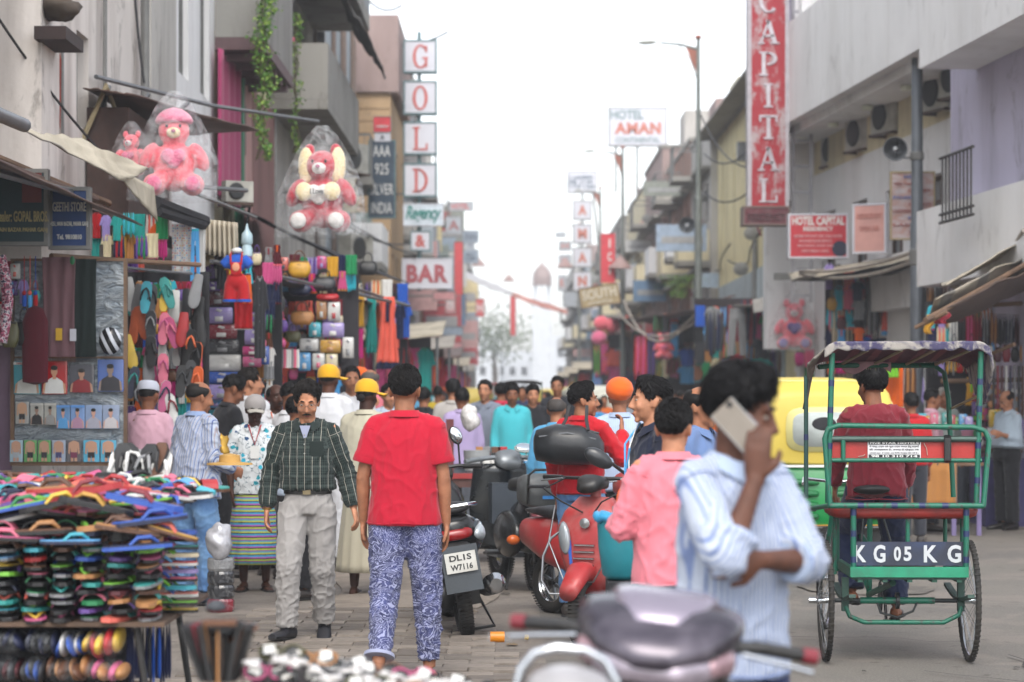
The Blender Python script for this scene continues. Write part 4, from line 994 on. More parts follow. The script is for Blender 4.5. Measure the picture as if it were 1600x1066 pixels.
mb=wb('',109,119,514,533,YB-.14,.004,None);one('price_tag',mb,[M('tag_white','b8b8c0',.5)],'white paper tag pinned on the dark shawl','tag')
mb=MB().ell(P(113,407,YB-.17),(.02,.015,.035),10,8);one('clip',mb,[dye('green','rubber')],'bright green clip holding the two shawls','clip',smooth=True)
handbag(0,30,478,543,YB-.3,'olive','black','dark olive handbag at the left edge of the board','handbags at the near stall');handbag(24,52,480,540,YB-.2,'black','black','black handbag beside the olive one','handbags at the near stall')
for i,(a,b)in enumerate([(34,42),(42,52),(51,60)]):
 mb=MB();c=P((a+b)/2,470,YB-.15);mb.ell(c,(.02,.02,.075),10,8);mb.ell(c+V((0,-.01,.06)),(.017,.017,.02),8,6,None,1);mb.cyl(c+V((0,0,.07)),P((a+b)/2,400,YB-.15),.003,4,1)
 one('rag_doll',mb,[dye(('blue','sky blue','red')[i]),dye(('red','coral','blue')[i])],['small blue doll on a string over the black bag','small light blue doll on a string, middle one','small red doll on a string nearest the shawl'][i],'doll','little dolls hung on strings',True)
mb=MB().lathe([(.01,-.62),(.1,-.6),(.105,-.3),(.1,-.12),(.06,-.02),(.01,0)],P(55,478,YB-.22),n=16);mb.v=[(x,YB-.22+(y-YB+.22)*.3,z)for x,y,z in mb.v];one('cap',mb,[dye('maroon')],'long maroon knitted cap hung left of the mauve shawl','cap',smooth=True)
mb=MB().ell(P(172,533,YB-.12),(.09,.06,.11),14,10);one('helmet',mb,[None or(lambda n:(n.col(n.mix(lines(n,n.math('ADD',n.sep(n.obj())[0],n.math('MULTIPLY',n.sep(n.obj())[2],.5)),.07,.03),'101014','b8bcc4')),n.done(.2))[1])(NT('striped_gloss'))],'black and white striped cap wrapped in plastic on the board','cap',smooth=True)
one('beaded_necklace',MB().tube([P(x,y,YB-.35)for x,y in((0,400),(8,430),(12,470),(8,505),(2,535))],.045,8),[(lambda n:(n.col(n.ramp(n.noise(40,2),[(0,'5a1f3a'),(.45,'b03a64'),(.52,'c9c3c6'),(.6,'1f1c44')],True)),n.done(.5))[1])(NT('beads'))],'pink white and purple patterned scarf roll at the left edge','scarf',smooth=True)
one('shutter',wb('',-20,17,540,735,YB+.1,.05,None),[M('shutter_purple','6a5468',.5,.2)],'purplish steel shutter at the left edge of the board','shutter')
def board(px0,px1,py0,py1,Y,mat,fm,name='sign_board',fr=.03,th=.08,label='',cat='sign',group=None,rz=0):
 """sign panel facing the camera: root at its bottom centre; children panel, frame; returns (root, w, h)"""
 w_=(px1-px0)*Y/F;h=(py1-py0)*Y/F;r=root(name,label,cat,P((px0+px1)/2,py1,Y),rz,group)
 part('panel',MB().b2((-w_/2+fr*.8,0,fr*.8),(w_/2-fr*.8,th,h-fr*.8)),[mat],r)
 mb=MB();mb.b2((-w_/2,-.012,0),(w_/2,th+.012,fr));mb.b2((-w_/2,-.012,h-fr),(w_/2,th+.012,h));mb.b2((-w_/2,-.0115,fr),(-w_/2+fr,th+.0115,h-fr));mb.b2((w_/2-fr,-.0115,fr),(w_/2,th+.0115,h-fr))
 part('frame',mb,[fm],r);return r,w_,h
def letter(r,s,cx,cz,w_,h,m,th=.012,bold=.02,shear=0,y=-.002,space=1,keep=False,name='lettering'):
 t=text_mb(s,w_,h,th,bold,shear,space,keep);t.move(T(cx,y-th/2,cz));return part(name,t,[m],r)
PW=M('paint_white','c9c9c6',.5,var=.08,bump=0);PR=M('paint_red','a8242c',.5,var=.1,bump=0);PT=M('paint_teal','0f6f66',.5,bump=0);PK=M('paint_black','16171a',.5,bump=0)
PYL=M('paint_faded_cream','a59a6f',.6,bump=0)
r,w_,h=board(-14,75,264,384,18.4,M('sign_deep_teal','11343c',.5,var=.25,sc=3,dirt='0d2024'),FG,label='dark teal shop sign with faded lettering over the nearest stall',rz=0)
letter(r,'Dealer: GOPAL BROS.',.02,h*.38,w_*.93,h*.14,PYL);letter(r,'MAIN BAZAR PAHAR GANJ',.02,h*.2,w_*.9,h*.07,PYL)
part('emblem',MB().b2((.02,-.006,h*.56),(.17,-.001,h*.95)),[M('emblem_red','6b2a28',.6)],r)
r,w_,h=board(76,141,292,390,18.6,M('sign_blue','123a72',.5,var=.25,sc=3,dirt='0d2038'),FG,label='deep blue shop sign with tilted white lettering beside the teal one')
letter(r,'GEETHI STORE',0,h*.68,w_*.8,h*.15,PW);letter(r,'4251, MAIN BAZAR, PAHAR GANJ',0,h*.4,w_*.9,h*.09,PW);letter(r,'Tel. 9810810',0,h*.2,w_*.6,h*.08,PW)
def pq(px,py,Y):return P(px,py,Y)
tarp('awning',[(-4.4,12,3.55),(-4.4,20,3.5),(-3.15,20.4,3.02),(-3.35,12,3.12)],TIN,'corrugated tin awning running over the nearest stalls',sag=.03,m2=WOOD)
for i in range(4):beam(-30,262-i*9,16+i*.6,110+i*20,300+i*6,18.6+i*.5,.03,(STEEL,WOOD,TIN,WOOD)[i],['pale steel pipe lying on the awning edge','thin wooden batten under the awning edge','rusty batten over the teal sign','upper wooden batten over the blue sign'][i])
mb=MB().tube([P(-20,170,15.5),P(0,180,16),P(38,196,16.6)],.05,10);one('pipe',mb,[STEEL],'thick grey pipe end sticking out at the left edge','pipe',smooth=True)
tarp('tarpaulin',[pq(36,203,17.2),pq(120,216,18.6),pq(232,264,19.6),pq(196,284,19.0)],CANV,'grey stiff tarpaulin sheet lying over the stall roof',sag=.05,m2=CANV2)
mb=MB()
def fn(u,v):
 t_=u;a=P(182+58*t_,264+28*t_,19.0+1.2*t_);b=P(200+46*t_,292+54*t_,19.2+1.2*t_);p=a.lerp(b,v);return p+V((0,.04*sin(u*22),0))
one('cloth_valance',mb.sheet(fn,40,6,.01),[CANV2],'pleated cream cloth valance hanging under the tarpaulin','awning',smooth=2)
beam(243,316,20.6,320,346,21.6,.06,DARK,'dark rolled awning pole past the pleated valance');beam(247,330,20.6,318,352,21.5,.045,DARK,'dark lower awning pole past the pleated valance')
beam(80,400,18.9,312,414,21.2,.022,WOOD,'long wooden hanging rail over the shawls');beam(195,418,20,300,428,21,.012,STEEL,'thin steel rail over the hanging slippers')
mb=MB()
def fn(u,v):
 p=P(322+48*u,343+5*u,22.2).lerp(P(322+50*u,396+8*u,22.2),v);return p+V((0,.035*sin(u*40),.012*sin(u*40)*(v>.9)))
one('cloth_valance',mb.sheet(fn,60,6,.01),[CANV2],'pale fringed cloth valance above the toddler clothes','awning',smooth=2)
tarp('awning',[(-3.88,21.6,4.35),(-3.88,27,4.5),(-2.75,26,4.45),(-3.45,21.4,4.28)],TIN,'rusty tin awning on struts high on the stained wall',sag=.04,m2=TIN)
for i in range(3):beam(152+58*i,190-5*i,22+1.6*i,170+62*i,135+13*i,22.3+1.6*i,.025,STEEL,['first strut under the high tin awning','second strut under the high tin awning','outermost strut under the high tin awning'][i])
one('cupboard',MB().b2((-3.88,21.8,3.2),(-3.5,24.4,4.2)),[M('brown_board','3d2b25',.8,var=.3)],'dark brown boarded box under the high tin awning','cupboard')
for i,(a,b)in enumerate(zip([(-3.9,21.7,3.9),(-3.85,22.5,3.6)],[.0,.1])):one('branch',MB().tube([V(a),V(a)+V((.2,.1,.5)),V(a)+V((.28,.3,.2)),V(a)+V((.3,.5,-.5))],.025,6),[M('hose','8c7f62',.7)],['bent pale hose hanging from the high awning','short pale hose end beside the bent one'][i],'hose',smooth=True)
teddy(272,158,305,21,'pink','rose','big pink bear with pink hat sitting on the stall roof in plastic',hat='rose',rz=.1,ears=False);teddy(206,198,275,21.4,'pink','pink','smaller pink bear half hidden beside the big hatted one',rz=-.3)
teddy(504,212,362,22.5,'crimson','white','red and cream bear hanging in a clear bag over the street',heart='white',rz=-.15)
rb=[o for o in COL.objects if o.get('label','').startswith('red and cream')][0];s_=(362-212)*22.5/F
for g in(-1,1):
 part('long_ear',MB().ell((g*.17*s_,-.03*s_,.68*s_),(.085*s_,.06*s_,.2*s_),12,8),[dye('cream','plush')],rb,2);part('paw',MB().ell((g*.15*s_,-.22*s_,.4*s_),(.09*s_,.06*s_,.1*s_),12,8),[dye('cream','plush')],rb,2)
letter(rb,'I Love',0,.4*s_,.14*s_,.06*s_,PK,y=-.262*s_)
one('shade_backdrop',MB().sheet(lambda u,v:tuple(P(196+132*u,425+300*v,21.3)+V((0,.05*sin(u*17+v),0))),20,8,.01),[DARK],'dark backdrop painting the shade behind the hanging slippers','cloth',smooth=2)  # dark sheet stands in for the shade under the stall roof
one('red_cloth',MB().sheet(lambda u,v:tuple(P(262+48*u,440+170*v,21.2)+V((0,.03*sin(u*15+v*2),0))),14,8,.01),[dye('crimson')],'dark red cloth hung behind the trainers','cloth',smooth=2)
HG='shoes and slippers hung on the rack'
VH=lambda px,py,Y,sc=1.0,tilt=0,yaw=0,flip=1:T(P(px,py,Y))@RZ(yaw)@RY(tilt)@RX(-pi/2*flip if flip>0 else pi/2)@Matrix.Scale(sc,4)
rnd=random.Random(11)
FF=[(258,462,'yellow','lime','teal',.1),(262,458,'teal','teal','teal',-.3),(236,470,'charcoal','grey','black',.1),(236,510,'charcoal','grey','grey',0),(228,465,'turquoise','turquoise','black',.1),(256,514,'pink','pink','rose',.1),(270,520,'rose','pink','pink',-.3),
(236,550,'black','grey','black',0),(255,578,'pink','magenta','rose',0),(207,598,'navy','teal','teal',.2),(222,620,'charcoal','grey','grey',-.4),(300,540,'black','charcoal','orange',0),(308,560,'black','orange','black',.1),(298,588,'charcoal','black','black',0),(283,596,'black','black','charcoal',.1),(310,598,'orange','orange','orange',.05),(268,640,'white','crimson','crimson',-.2),(256,620,'rose','white','navy',.2)]
for i,(px,py,a,b,c,t_)in enumerate(FF):
 flipflop(VH(px,py,20.6-.02*i,1.05,t_,rnd.uniform(-.4,.4),-1),a,b,c,'%s flip-flop with %s straps hanging %s'%(a,c,('high on the rack','halfway down the rack','low on the rack')[0 if py<480 else 1 if py<560 else 2]),HG)
TR=[(272,480,'blue','white','yellow',.1),(203,460,'black','white','charcoal',-.1),(213,470,'charcoal','grey','black',.2),(208,512,'black','orange','orange',.1),(222,505,'brown','orange','orange',-.3),(277,545,'red','white','crimson',.1),(284,540,'charcoal','grey','white',-.2),(253,565,'black','white','charcoal',.0),(290,478,'black','charcoal','black',0),(309,490,'charcoal','black','black',.15),(290,560,'navy','black','black',0),(233,575,'brown','grey','orange',0),(207,575,'yellow','black','yellow',.3),(203,550,'black','yellow','black',-.2),(285,515,'black','red','charcoal',.1),(306,455,'black','grey','black',.2),(312,520,'charcoal','black','charcoal',0)]
for i,(px,py,a,b,c,t_)in enumerate(TR):
 trainer(VH(px,py,20.7-.02*i,1.05,t_,rnd.uniform(-.5,.5),1),a,b,c,'%s shoe with %s sole hanging %s'%(a,b,('high on the rack','halfway down the rack','low on the rack')[0 if py<490 else 1 if py<550 else 2]),HG)
for a in[('shirt',175,202,345,415,20.9,'mustard','brown','mustard shirt in the dark at the back of the near stall'),('shawl',196,216,345,425,21,'purple','purple','purple scarf hanging in the near stall shade'),('shawl',212,226,350,425,21.1,'coral','orange','coral scarf hanging in the near stall shade'),('shirt',232,262,350,400,21,'orange','mustard','orange top under the dark awning pole'),
('shawl',268,300,350,440,21.4,'white','white','white towel with coloured spots hung at the stall corner'),('trousers',296,314,358,440,21.3,'sky blue','turquoise','sky blue tights hung beside the spotted towel'),('shawl',303,312,400,450,21.4,'orange','orange','narrow orange strip beside the sky blue tights'),('shawl',309,321,355,456,21.5,'white','white','white towel right of the sky blue tights')]:garm(*a,group='clothes hung in the near stall')
n=NT('spotted_towel');vo=n.n('ShaderNodeTexVoronoi');vo.inputs['Scale'].default_value=9;vo.inputs['Randomness'].default_value=.35;n.l(n.scale(n.obj(),(1,.01,2.6)),vo.inputs['Vector'])
cc=n.mix(n.math('LESS_THAN',vo.outputs['Distance'],.3),'cfcfcc',n.ramp(n.sep(vo.outputs['Color'])[0],[(0,'c22b30'),(.35,'2a68b8'),(.65,'2fa6c8'),(.85,'d0a020')],True));n.col(cc)
for o in COL.objects:
 if o.get('label','').startswith('white towel with'):o.material_slots[0].material=n.done(.9)
r=root('toddler_dummy','toddler mannequin in red dungarees and blue shirt hanging at the stall','mannequin',P(370,478,21.6));s_=21.6/F
mb=MB();mb.ell((0,0,66*s_),(14*s_,10*s_,16*s_),14,10);
for g in(-1,1):mb.tube([(g*9*s_,0,74*s_),(g*22*s_,-.01,62*s_)],[9*s_,8*s_],10)
rm=remesh(mb,.012,'shirt',2);rm.materials.append(dye('blue'));part('shirt',rm,None,r)
mb=MB();mb.ell((0,-.01,38*s_),(17*s_,11*s_,15*s_),14,10)
for g in(-1,1):mb.tube([(g*9*s_,0,36*s_),(g*11*s_,0,8*s_)],[10*s_,11*s_],10)
mb.box((0,-.065,58*s_),(17*s_,.02,20*s_))
rm=remesh(mb,.012,'dungarees',2);rm.materials.append(dye('red'));part('dungarees',rm,None,r)
for g in(-1,1):part('brace',MB().tube([(g*8*s_,-.07,64*s_),(g*9*s_,-.05,80*s_),(g*8*s_,.02,84*s_)],.009,6),[dye('red')],r,True);part('trouser_cuff',MB().lathe([(11.5*s_,6*s_),(11.8*s_,10*s_)],(g*11*s_,0,0),n=12),[dye('blue')],r,True)
part('head_stub',MB().ell((0,0,86*s_),(9*s_,8*s_,5*s_),12,8),[PW],r,True)
part('bib_print',MB().ell((0,-.08,60*s_),(6*s_,.006,7*s_),12,8),[M('print_peach','c98a6c',.6)],r,True)
garm('shirt',352,384,402,450,22.0,'yellow','blue','yellow toddler shirt behind the dungarees','clothes of the second stall');garm('trousers',378,395,428,474,22.0,'orange','navy','orange toddler trousers beside the dungarees','clothes of the second stall');garm('shawl',366,395,470,516,22.1,'red','white','red cloth panel under the dungarees','clothes of the second stall')
garm('shirt',334,358,398,452,22.6,'charcoal','black','charcoal jacket hung left of the dungarees','clothes of the second stall');garm('shirt',392,420,432,560,22.8,'charcoal','grey','grey striped jacket hanging right of the dungarees','clothes of the second stall')
one('lantern',MB().lathe([(.01,0),(.05,.0),(.055,.05),(.04,.1),(.055,.12),(.05,.2),(.02,.24),(.005,.3)],P(386,400,22.2),n=14),[M('lantern_plastic','9fb6bf',.3)],'pale blue and white plastic bottle hung by the valance','bottle',smooth=True)
one('stall_wall',MB().b2((PX(320,23.6),23.6,.2),(PX(440,23.6),23.7,2.9)),[DARK],'painted-shade back board of the packet stall','board')  # near-black board, the dim stall interior put into its colour
rows=[(322,360,455,478,'maroon'),(322,364,480,506,'lilac'),(322,371,507,530,'crimson'),(322,374,531,553,'charcoal'),(324,377,554,580,'white'),(322,374,581,600,'blue'),(380,416,488,514,'purple'),(382,414,515,539,'lilac'),(379,409,541,556,'magenta'),(379,409,557,574,'rose'),(409,421,541,570,'blue'),(376,400,575,600,'maroon'),(322,372,601,625,'lilac'),(322,345,440,455,'purple')]
for i,(a,b,c,d,col)in enumerate(rows):packet(a,b,c,d,23.2-.1*(i>5),col,'white' if i%3 else 'grey','%s folded shirt in a plastic packet, %s'%(col,['left column second from top','left column third','left column fourth','left column fifth','left column sixth','left column seventh','right column top','right column second','right column third','right column fourth','thin one at the right','right column lowest','lowest at the left','topmost at the left'][i]),'folded shirts in packets',.09)
one('stall_wall',MB().b2((PX(430,27.6),27.6,.2),(PX(560,27.6),27.7,3.1)),[M('wall_shade','2c2a2e',.9)],'painted-shade back board of the handbag stall','board')  # dark colour stands for the shade inside the bag stall
hb=[(450,486,392,434,26.4,'mustard','brown','mustard tan bowling bag hanging high in front of the stall'),(412,438,392,428,25.6,'coral','black','coral red helmet shaped bag hanging high'),(450,487,432,462,27,'navy','black','dark navy bag under the mustard one'),(488,525,420,455,27.2,'charcoal','black','charcoal bag beside the navy one'),(453,491,472,508,27,'tan','brown','tan orange handbag in the middle row'),(446,470,506,535,27,'olive','brown','khaki handbag under the tan one'),(424,450,484,520,26,'purple','pink','purple printed backpack at the stall corner'),
(420,447,516,545,26,'rose','magenta','pink character backpack low at the stall corner'),(494,530,452,470,27.2,'red','maroon','red handbag over the packets'),(428,446,450,486,25.8,'charcoal','grey','dark grey bag by the stall corner'),(560,590,395,430,30,'black','black','black bag near the dress rail'),(410,428,455,500,25,'maroon','black','maroon bag behind the grey jacket')]
for a in hb:handbag(*a,group='handbags at the second stall',kind='round' if 'helmet' in a[-1]or 'back' in a[-1]else 'tote')
pc=[(494,511,470,500,'tan','white'),(512,532,472,502,'white','red'),(482,502,504,527,'turquoise','white'),(503,538,504,528,'lilac','white'),(468,498,529,549,'white','grey'),(500,533,531,552,'mustard','tan'),(466,486,551,580,'sky blue','white'),(488,508,552,578,'white','pink'),(509,528,553,580,'cream','lilac'),(535,553,527,560,'white','grey')]
for i,(a,b,c,d,c1,c2)in enumerate(pc):packet(a,b,c,d,27.2,c1,c2,'%s wrapped box at the bag stall %s'%(c1,('in the top row left','in the top row right','in the second row left','in the second row right','in the third row left','in the third row right','in the bottom row left','in the bottom row middle','in the bottom row right','standing at the right end')[i]),'wrapped boxes at the bag stall',.1)
for i in range(8):
 a=437+i*4;one('sock_pair',MB().tube([P(a,546,26.2),P(a+.5,560,26.2),P(a,575,26.2)],[.016,.02,.022],8),[dye(('white','grey','pink','white')[i%4])],'%s sock hanging %s in the sock row'%(('white','grey','pink','white')[i%4],'left' if i<4 else 'right'),'socks','socks in a row by the bag stall',True)
beam(330,408,22,640,478,33,.02,STEEL,'long steel rail running along the left stalls');beam(560,452,30,640,478,33.4,.02,STEEL,'shorter steel rail carrying the dresses')
for a in[('dress',585,626,464,583,31.5,'coral','navy','long coral dress with navy hem hanging on the dress rail'),('dress',570,592,464,556,31.8,'teal','teal','teal dress left of the coral one'),('shawl',541,569,463,513,31,'mustard','tan','flat mustard cloth with a printed corner on the rail'),('shawl',541,568,514,562,31,'magenta','rose','bright magenta cloth under the mustard one'),('shawl',528,541,460,505,31.3,'turquoise','teal','turquoise scarf left of the mustard cloth'),
('shirt',616,634,475,530,32.5,'navy','sky blue','navy patterned shirt right of the coral dress'),('shirt',622,644,470,528,33.2,'blue','navy','royal blue shirt at the end of the dress rail'),('trousers',622,640,530,585,33.4,'charcoal','black','dark trousers under the blue shirt'),('shirt',555,575,463,500,31.9,'cream','grey','pale top behind the teal dress'),('dress',575,640,575,620,31.9,'rose','pink','faded pink skirt low under the coral dress')]:garm(*a,group='clothes on the dress rail')
tarp('awning',[(-3.8,21.5,3.25),(-3.8,29,3.3),(-2.1,29.5,2.75),(-2.75,22.3,2.9)],DARK,'sagging dark awning over the packet and bag stalls',sag=.12,m2=TIN);tarp('awning',[(-3.8,29.5,3.3),(-3.8,36,3.3),(-1.6,34,2.8),(-2.1,29.6,2.8)],TIN,'brown grey slatted awning over the dress rail',sag=.1,m2=DARK)
tarp('awning',[(-3.8,30.5,4.1),(-3.8,36,4.2),(-1.8,42,3.5),(-2.2,34,3.4)],DARK,'dark ledge awning above the dress stall',sag=.05)
one('gutter_pipe',MB().tube([P(150,120,22),P(330,165,26),P(497,190,30)],.022,7),[STEEL],'thin slanting pole reaching over the street towards the hanging bear','pole',smooth=True)
one('bracket',MB().tube([P(228,286,22),P(385,298,26)],.025,7).tube([P(300,300,23),P(400,340,27)],.02,7),[STEEL],'pair of crossed rods above the second stall','pole',smooth=True)
q=random.Random(91);CC=['red','crimson','blue','navy','black','charcoal','pink','magenta','teal','mustard','white','purple','lilac','orange','coral','sky blue','grey','maroon','tan','turquoise','rose','cream','green','brown']
def fill(px0,px1,py0,py1,Y,sx,sy,nm,kinds=('shirt','bundle','shawl','dress','packet','bag')):
 nx=max(1,int((px1-px0)/sx));ny=max(1,int((py1-py0)/sy))
 for j in range(ny):
  for i in range(nx):
   a=px0+(i+q.uniform(-.15,.15))*sx;b=py0+(j+q.uniform(-.1,.1))*sy;c=q.choice(CC);c2=q.choice(CC);kd=q.choice(kinds);y=Y+q.uniform(-.12,.12)
   w=('top row','second row','third row','fourth row','fifth row','low row')[min(j,5)]+', '+('left','centre','right')[min(2,i*3//nx)];g='stock of '+nm
   if kd=='packet':packet(a,a+sx*1.02,b,b+sy*.8,y,c,c2,'%s packet in %s, %s'%(c,nm,w),g,.07)
   elif kd=='bag':handbag(a,a+sx*1.05,b,b+sy*1.1,y,c,c2,'%s bag in %s, %s'%(c,nm,w),g,q.choice(['tote','round']))
   else:garm(kd,a-1,a+sx*1.12,b,b+sy*1.25,y,c,c2,'%s %s in %s, %s'%(c,{'shirt':'top','bundle':'wrap','shawl':'scarf','dress':'dress'}[kd],nm,w),g)
fill(320,440,385,470,23.4,15,28,'the packet stall');fill(400,440,470,640,23.3,14,24,'the packet stall corner');fill(322,400,620,700,23.3,26,22,'the packet stall base',('packet',));fill(436,560,400,470,27.4,15,26,'the bag stall');fill(436,540,470,640,27.45,14,24,'the bag stall wall');fill(540,650,440,600,33.6,14,34,'the dress stall back',('shirt','bundle','dress','shawl'));fill(198,320,440,720,21.1,13,26,'the slipper rack back',('bag','shawl','shirt'));fill(142,262,335,400,20.9,17,32,'the near stall shade',('shirt','shawl','bundle'));fill(0,66,410,470,18.95,15,30,'the shutter side')
q=random.Random(17)
def clutter(side,x,Y0,Y1,n_,zlo,zhi,row):
 s=-side
 for i in range(n_):
  Y=Y0+(Y1-Y0)*(i+q.random())/n_;z=q.uniform(zlo,zhi);k=q.randrange(7);wc=q.choice(['white','sky blue','crimson','mustard','teal','pink']);hgt='low' if z<5.2 else 'midway up' if z<7 else 'high up';far='near' if Y<60 else 'middle' if Y<100 else 'far'
  if k==0:one('sign_board',MB().b2((x+s*.02,Y,z),(x+s*q.uniform(.5,1.1),Y+.06,z+q.uniform(.4,1.0))),[M('board_%d'%(i%6),('9a3a3c','8fa0b0','b8b4ac','4a6a8c','a89a70','7c8a86')[i%6],.6,dirt='6a6460')],'%s board standing out from the %s %s row'%(('dull red','pale blue','off white','blue','khaki','grey green')[i%6],far,row),'sign','plain boards on the fronts')
  elif k==1:one('water_tank',MB().lathe([(.42,0),(.45,.1),(.45,.9),(.3,1.05),(.1,1.1)],(x-s*1.2,Y,zhi+2.2),n=16),[M('tank_black','26272a',.6)],'black round water tank on a roof of the %s %s row'%(far,row),'water tank','water tanks on the roofs',True)
  elif k==2:
   mb=MB();mb.tube([(x+s*.06,Y,2.9),(x+s*.07,Y+.05,(z+3)/2),(x+s*.05,Y,min(z+3,9))],.03,6);one('downpipe',mb,[M('pipe_%d'%(i%3),('8a8a86','5f4f48','4a5a5c')[i%3],.6)],'%s pipe running up the front of the %s %s row'%(('pale','rusty','blue grey')[i%3],far,row),'pipe','pipes on the fronts',True)
  elif k==3:one('meter_box',MB().b2((x+s*.02,Y,z),(x+s*.22,Y+.4,z+.5)),[M('box_grey','77787a',.5,.2)],'grey metal box fixed to the %s %s row, %s'%(far,row,hgt),'meter box','metal boxes on the fronts')
  elif k==4:one('washing',MB().sheet(lambda u,v:(x+s*(.25+.1*sin(v*3)),Y+.5*u,z+.5-.55*v+.03*sin(u*9)),8,6,.01),[dye(wc)],'%s cloth drying on the %s %s row, %s'%(wc,far,row,hgt),'washing','cloths drying on the fronts',2)
  elif k==5:one('satellite_dish',MB().lathe([(.01,-.04),(.1,-.03),(.19,.01),(.2,.015),(.1,-.02),(.01,-.03)],(x+s*.3,Y,z+.3),RX(-1.0).to_3x3(),18),[M('dish','9c9c9a',.5)],'small dish aerial on the %s %s row, %s'%(far,row,hgt),'dish aerial','dish aerials on the fronts',True)
  else:
   a=V((x+s*.12,Y,z));b_=V((x+s*.15,Y+q.uniform(4,9),z+q.uniform(-.6,.6)));one('cable',MB().tube([a.lerp(b_,t/8)+V((s*.1*sin(t),0,-.4*4*(t/8)*(1-t/8)))for t in range(9)],.022,5),[M('wire_dark','2a2a2c',.7)],'drooping cable along the %s %s row, %s'%(far,row,hgt),'cable','cables drooping along the fronts',True)
clutter(-1,-3.9,38,58,18,3.4,8.5,'left');clutter(-1,-3.6,62,150,46,3.2,9,'left');clutter(1,6.2,47,80,26,3.6,8,'right');clutter(1,5.95,80,170,50,3.2,9,'right')
for i in range(26):
 Y=62+i*4.6;L=i%2;x=-3.5 if L else 5.8;w_=.5+.5*((i*7)%5)/4;h=(.5,1.6,.8,2.2)[i%4];z=3.4+((i*5)%7)*.8;m=M('hang_%d'%(i%7),('a8444a','b4b4b2','8c9cb0','b08a88','7c8078','c2b48a','5c7894')[i%7],.6)
 o=one('sign_board',MB().b2((x,Y,z),(x+(w_+.5)*(1 if L else-1),Y+.12,z+h)).b2((x+.1*(1 if L else-1),Y-.008,z+h*.3),(x+(w_+.35)*(1 if L else-1),Y-.001,z+h*.55),1),[m,M('board_mark','8f8f90',.6)],'%s %s shop board reaching over the %s pavement'%(('red','white','pale blue','dusty pink','grey','cream','slate blue')[i%7],('square','tall','wide','very tall')[i%4],'left' if L else 'right'),'sign','shop boards reaching over the street')
# ---------------------------------------------------------------- the sandal table
TT=root('market_table','wooden trestle table under the sandal heap','table',(-1.86,9.9,0));zt=.70
part('top',MB().b2((-2.75,9.34,zt-.018),(-1.36,10.7,zt)),[M('board_dark','4f3d30',.8,var=.3)],TT,world=True)
for x in(-1.48,-2.6):
 for y in(9.42,10.55):part('leg',MB().tube([(x,y,zt-.03),(x+(.1 if x>-2 else-.1),y,0)],.014,6),[M('leg_dark','1e1d1c',.6)],TT,world=True)
part('shade_backing',MB().sheet(lambda u,v:(-2.7+1.15*u,9.75+.02*sin(u*30),.68*v),24,3,.01),[DARK],TT,2,True)  # black backing added to darken the space under the table
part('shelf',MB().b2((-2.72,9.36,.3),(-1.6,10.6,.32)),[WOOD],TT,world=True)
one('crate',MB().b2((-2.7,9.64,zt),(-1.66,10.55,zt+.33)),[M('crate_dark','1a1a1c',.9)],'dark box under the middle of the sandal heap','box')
rnd=random.Random(5);CK=[k for k in PALETTE if k not in('cream',)]
dk=['black','charcoal','black','brown','navy','maroon','black','tan'];br=['pink','green','blue','red','teal','purple','yellow','rose','sky blue','lime','coral','turquoise']
for c in range(10):
 x=-1.435-c*.112;n_=11 if c else 10
 for k in range(n_):
  bright=rnd.random()<.42;a=rnd.choice(br if bright else dk);b=rnd.choice(['black',a,a,a,'grey']);st=rnd.choice(br+dk)
  z=zt+.002+k*.034;y=9.46+rnd.uniform(-.035,.035);fl=rnd.random()<.5
  Mx=T(x+rnd.uniform(-.008,.008),y,z)@RZ(rnd.gauss(0,.12)+(pi if fl else 0))@RX(rnd.gauss(0,.03))@RY(rnd.gauss(0,.04))@Matrix.Diagonal((1,.95,.8 if k<n_-1 else 1,1))
  w=('lowest rows','middle rows','upper rows')[min(2,k*3//n_)]
  flipflop(Mx,a,b,st,'%s flip-flop with %s straps in the %s of the stacked wall'%(a,st,w),style=0 if rnd.random()<.7 else 1)
for k in range(11):
 a=['yellow','lime','coral','turquoise','pink','lilac','red','cream','teal','rose','blue'][k]
 flipflop(T(-1.40,9.75+rnd.uniform(-.03,.03),zt+.003+k*.032)@RZ(rnd.gauss(1.45,.15))@Matrix.Diagonal((1,.9,.8,1)),a,rnd.choice(['white',a,'black']),rnd.choice(br),'%s flip-flop in the corner stack beside the striped man, number %s from the table'%(a,('one','two','three','four','five','six','seven','eight','nine','ten','eleven')[k]))
def top(x,y):return zt+.385+.1*max(0,sin(min(1,max(0,(y-9.35)/1.1))*pi*.62))*(1-.25*max(0,(x+1.7)/.4))
named=[(250,868,9.36,'sky blue','turquoise','turquoise','clear blue child slipper leaning on the stack front'),]
hc=0
one('heap_cloth',MB().sheet(lambda u,v:(-2.5+1.1*u,9.5+1.1*v,top(-2.5+1.1*u,9.5+1.1*v)-.035),10,10,.02),[DARK],'dark cloth under the top layer of sandals','cloth',smooth=2)
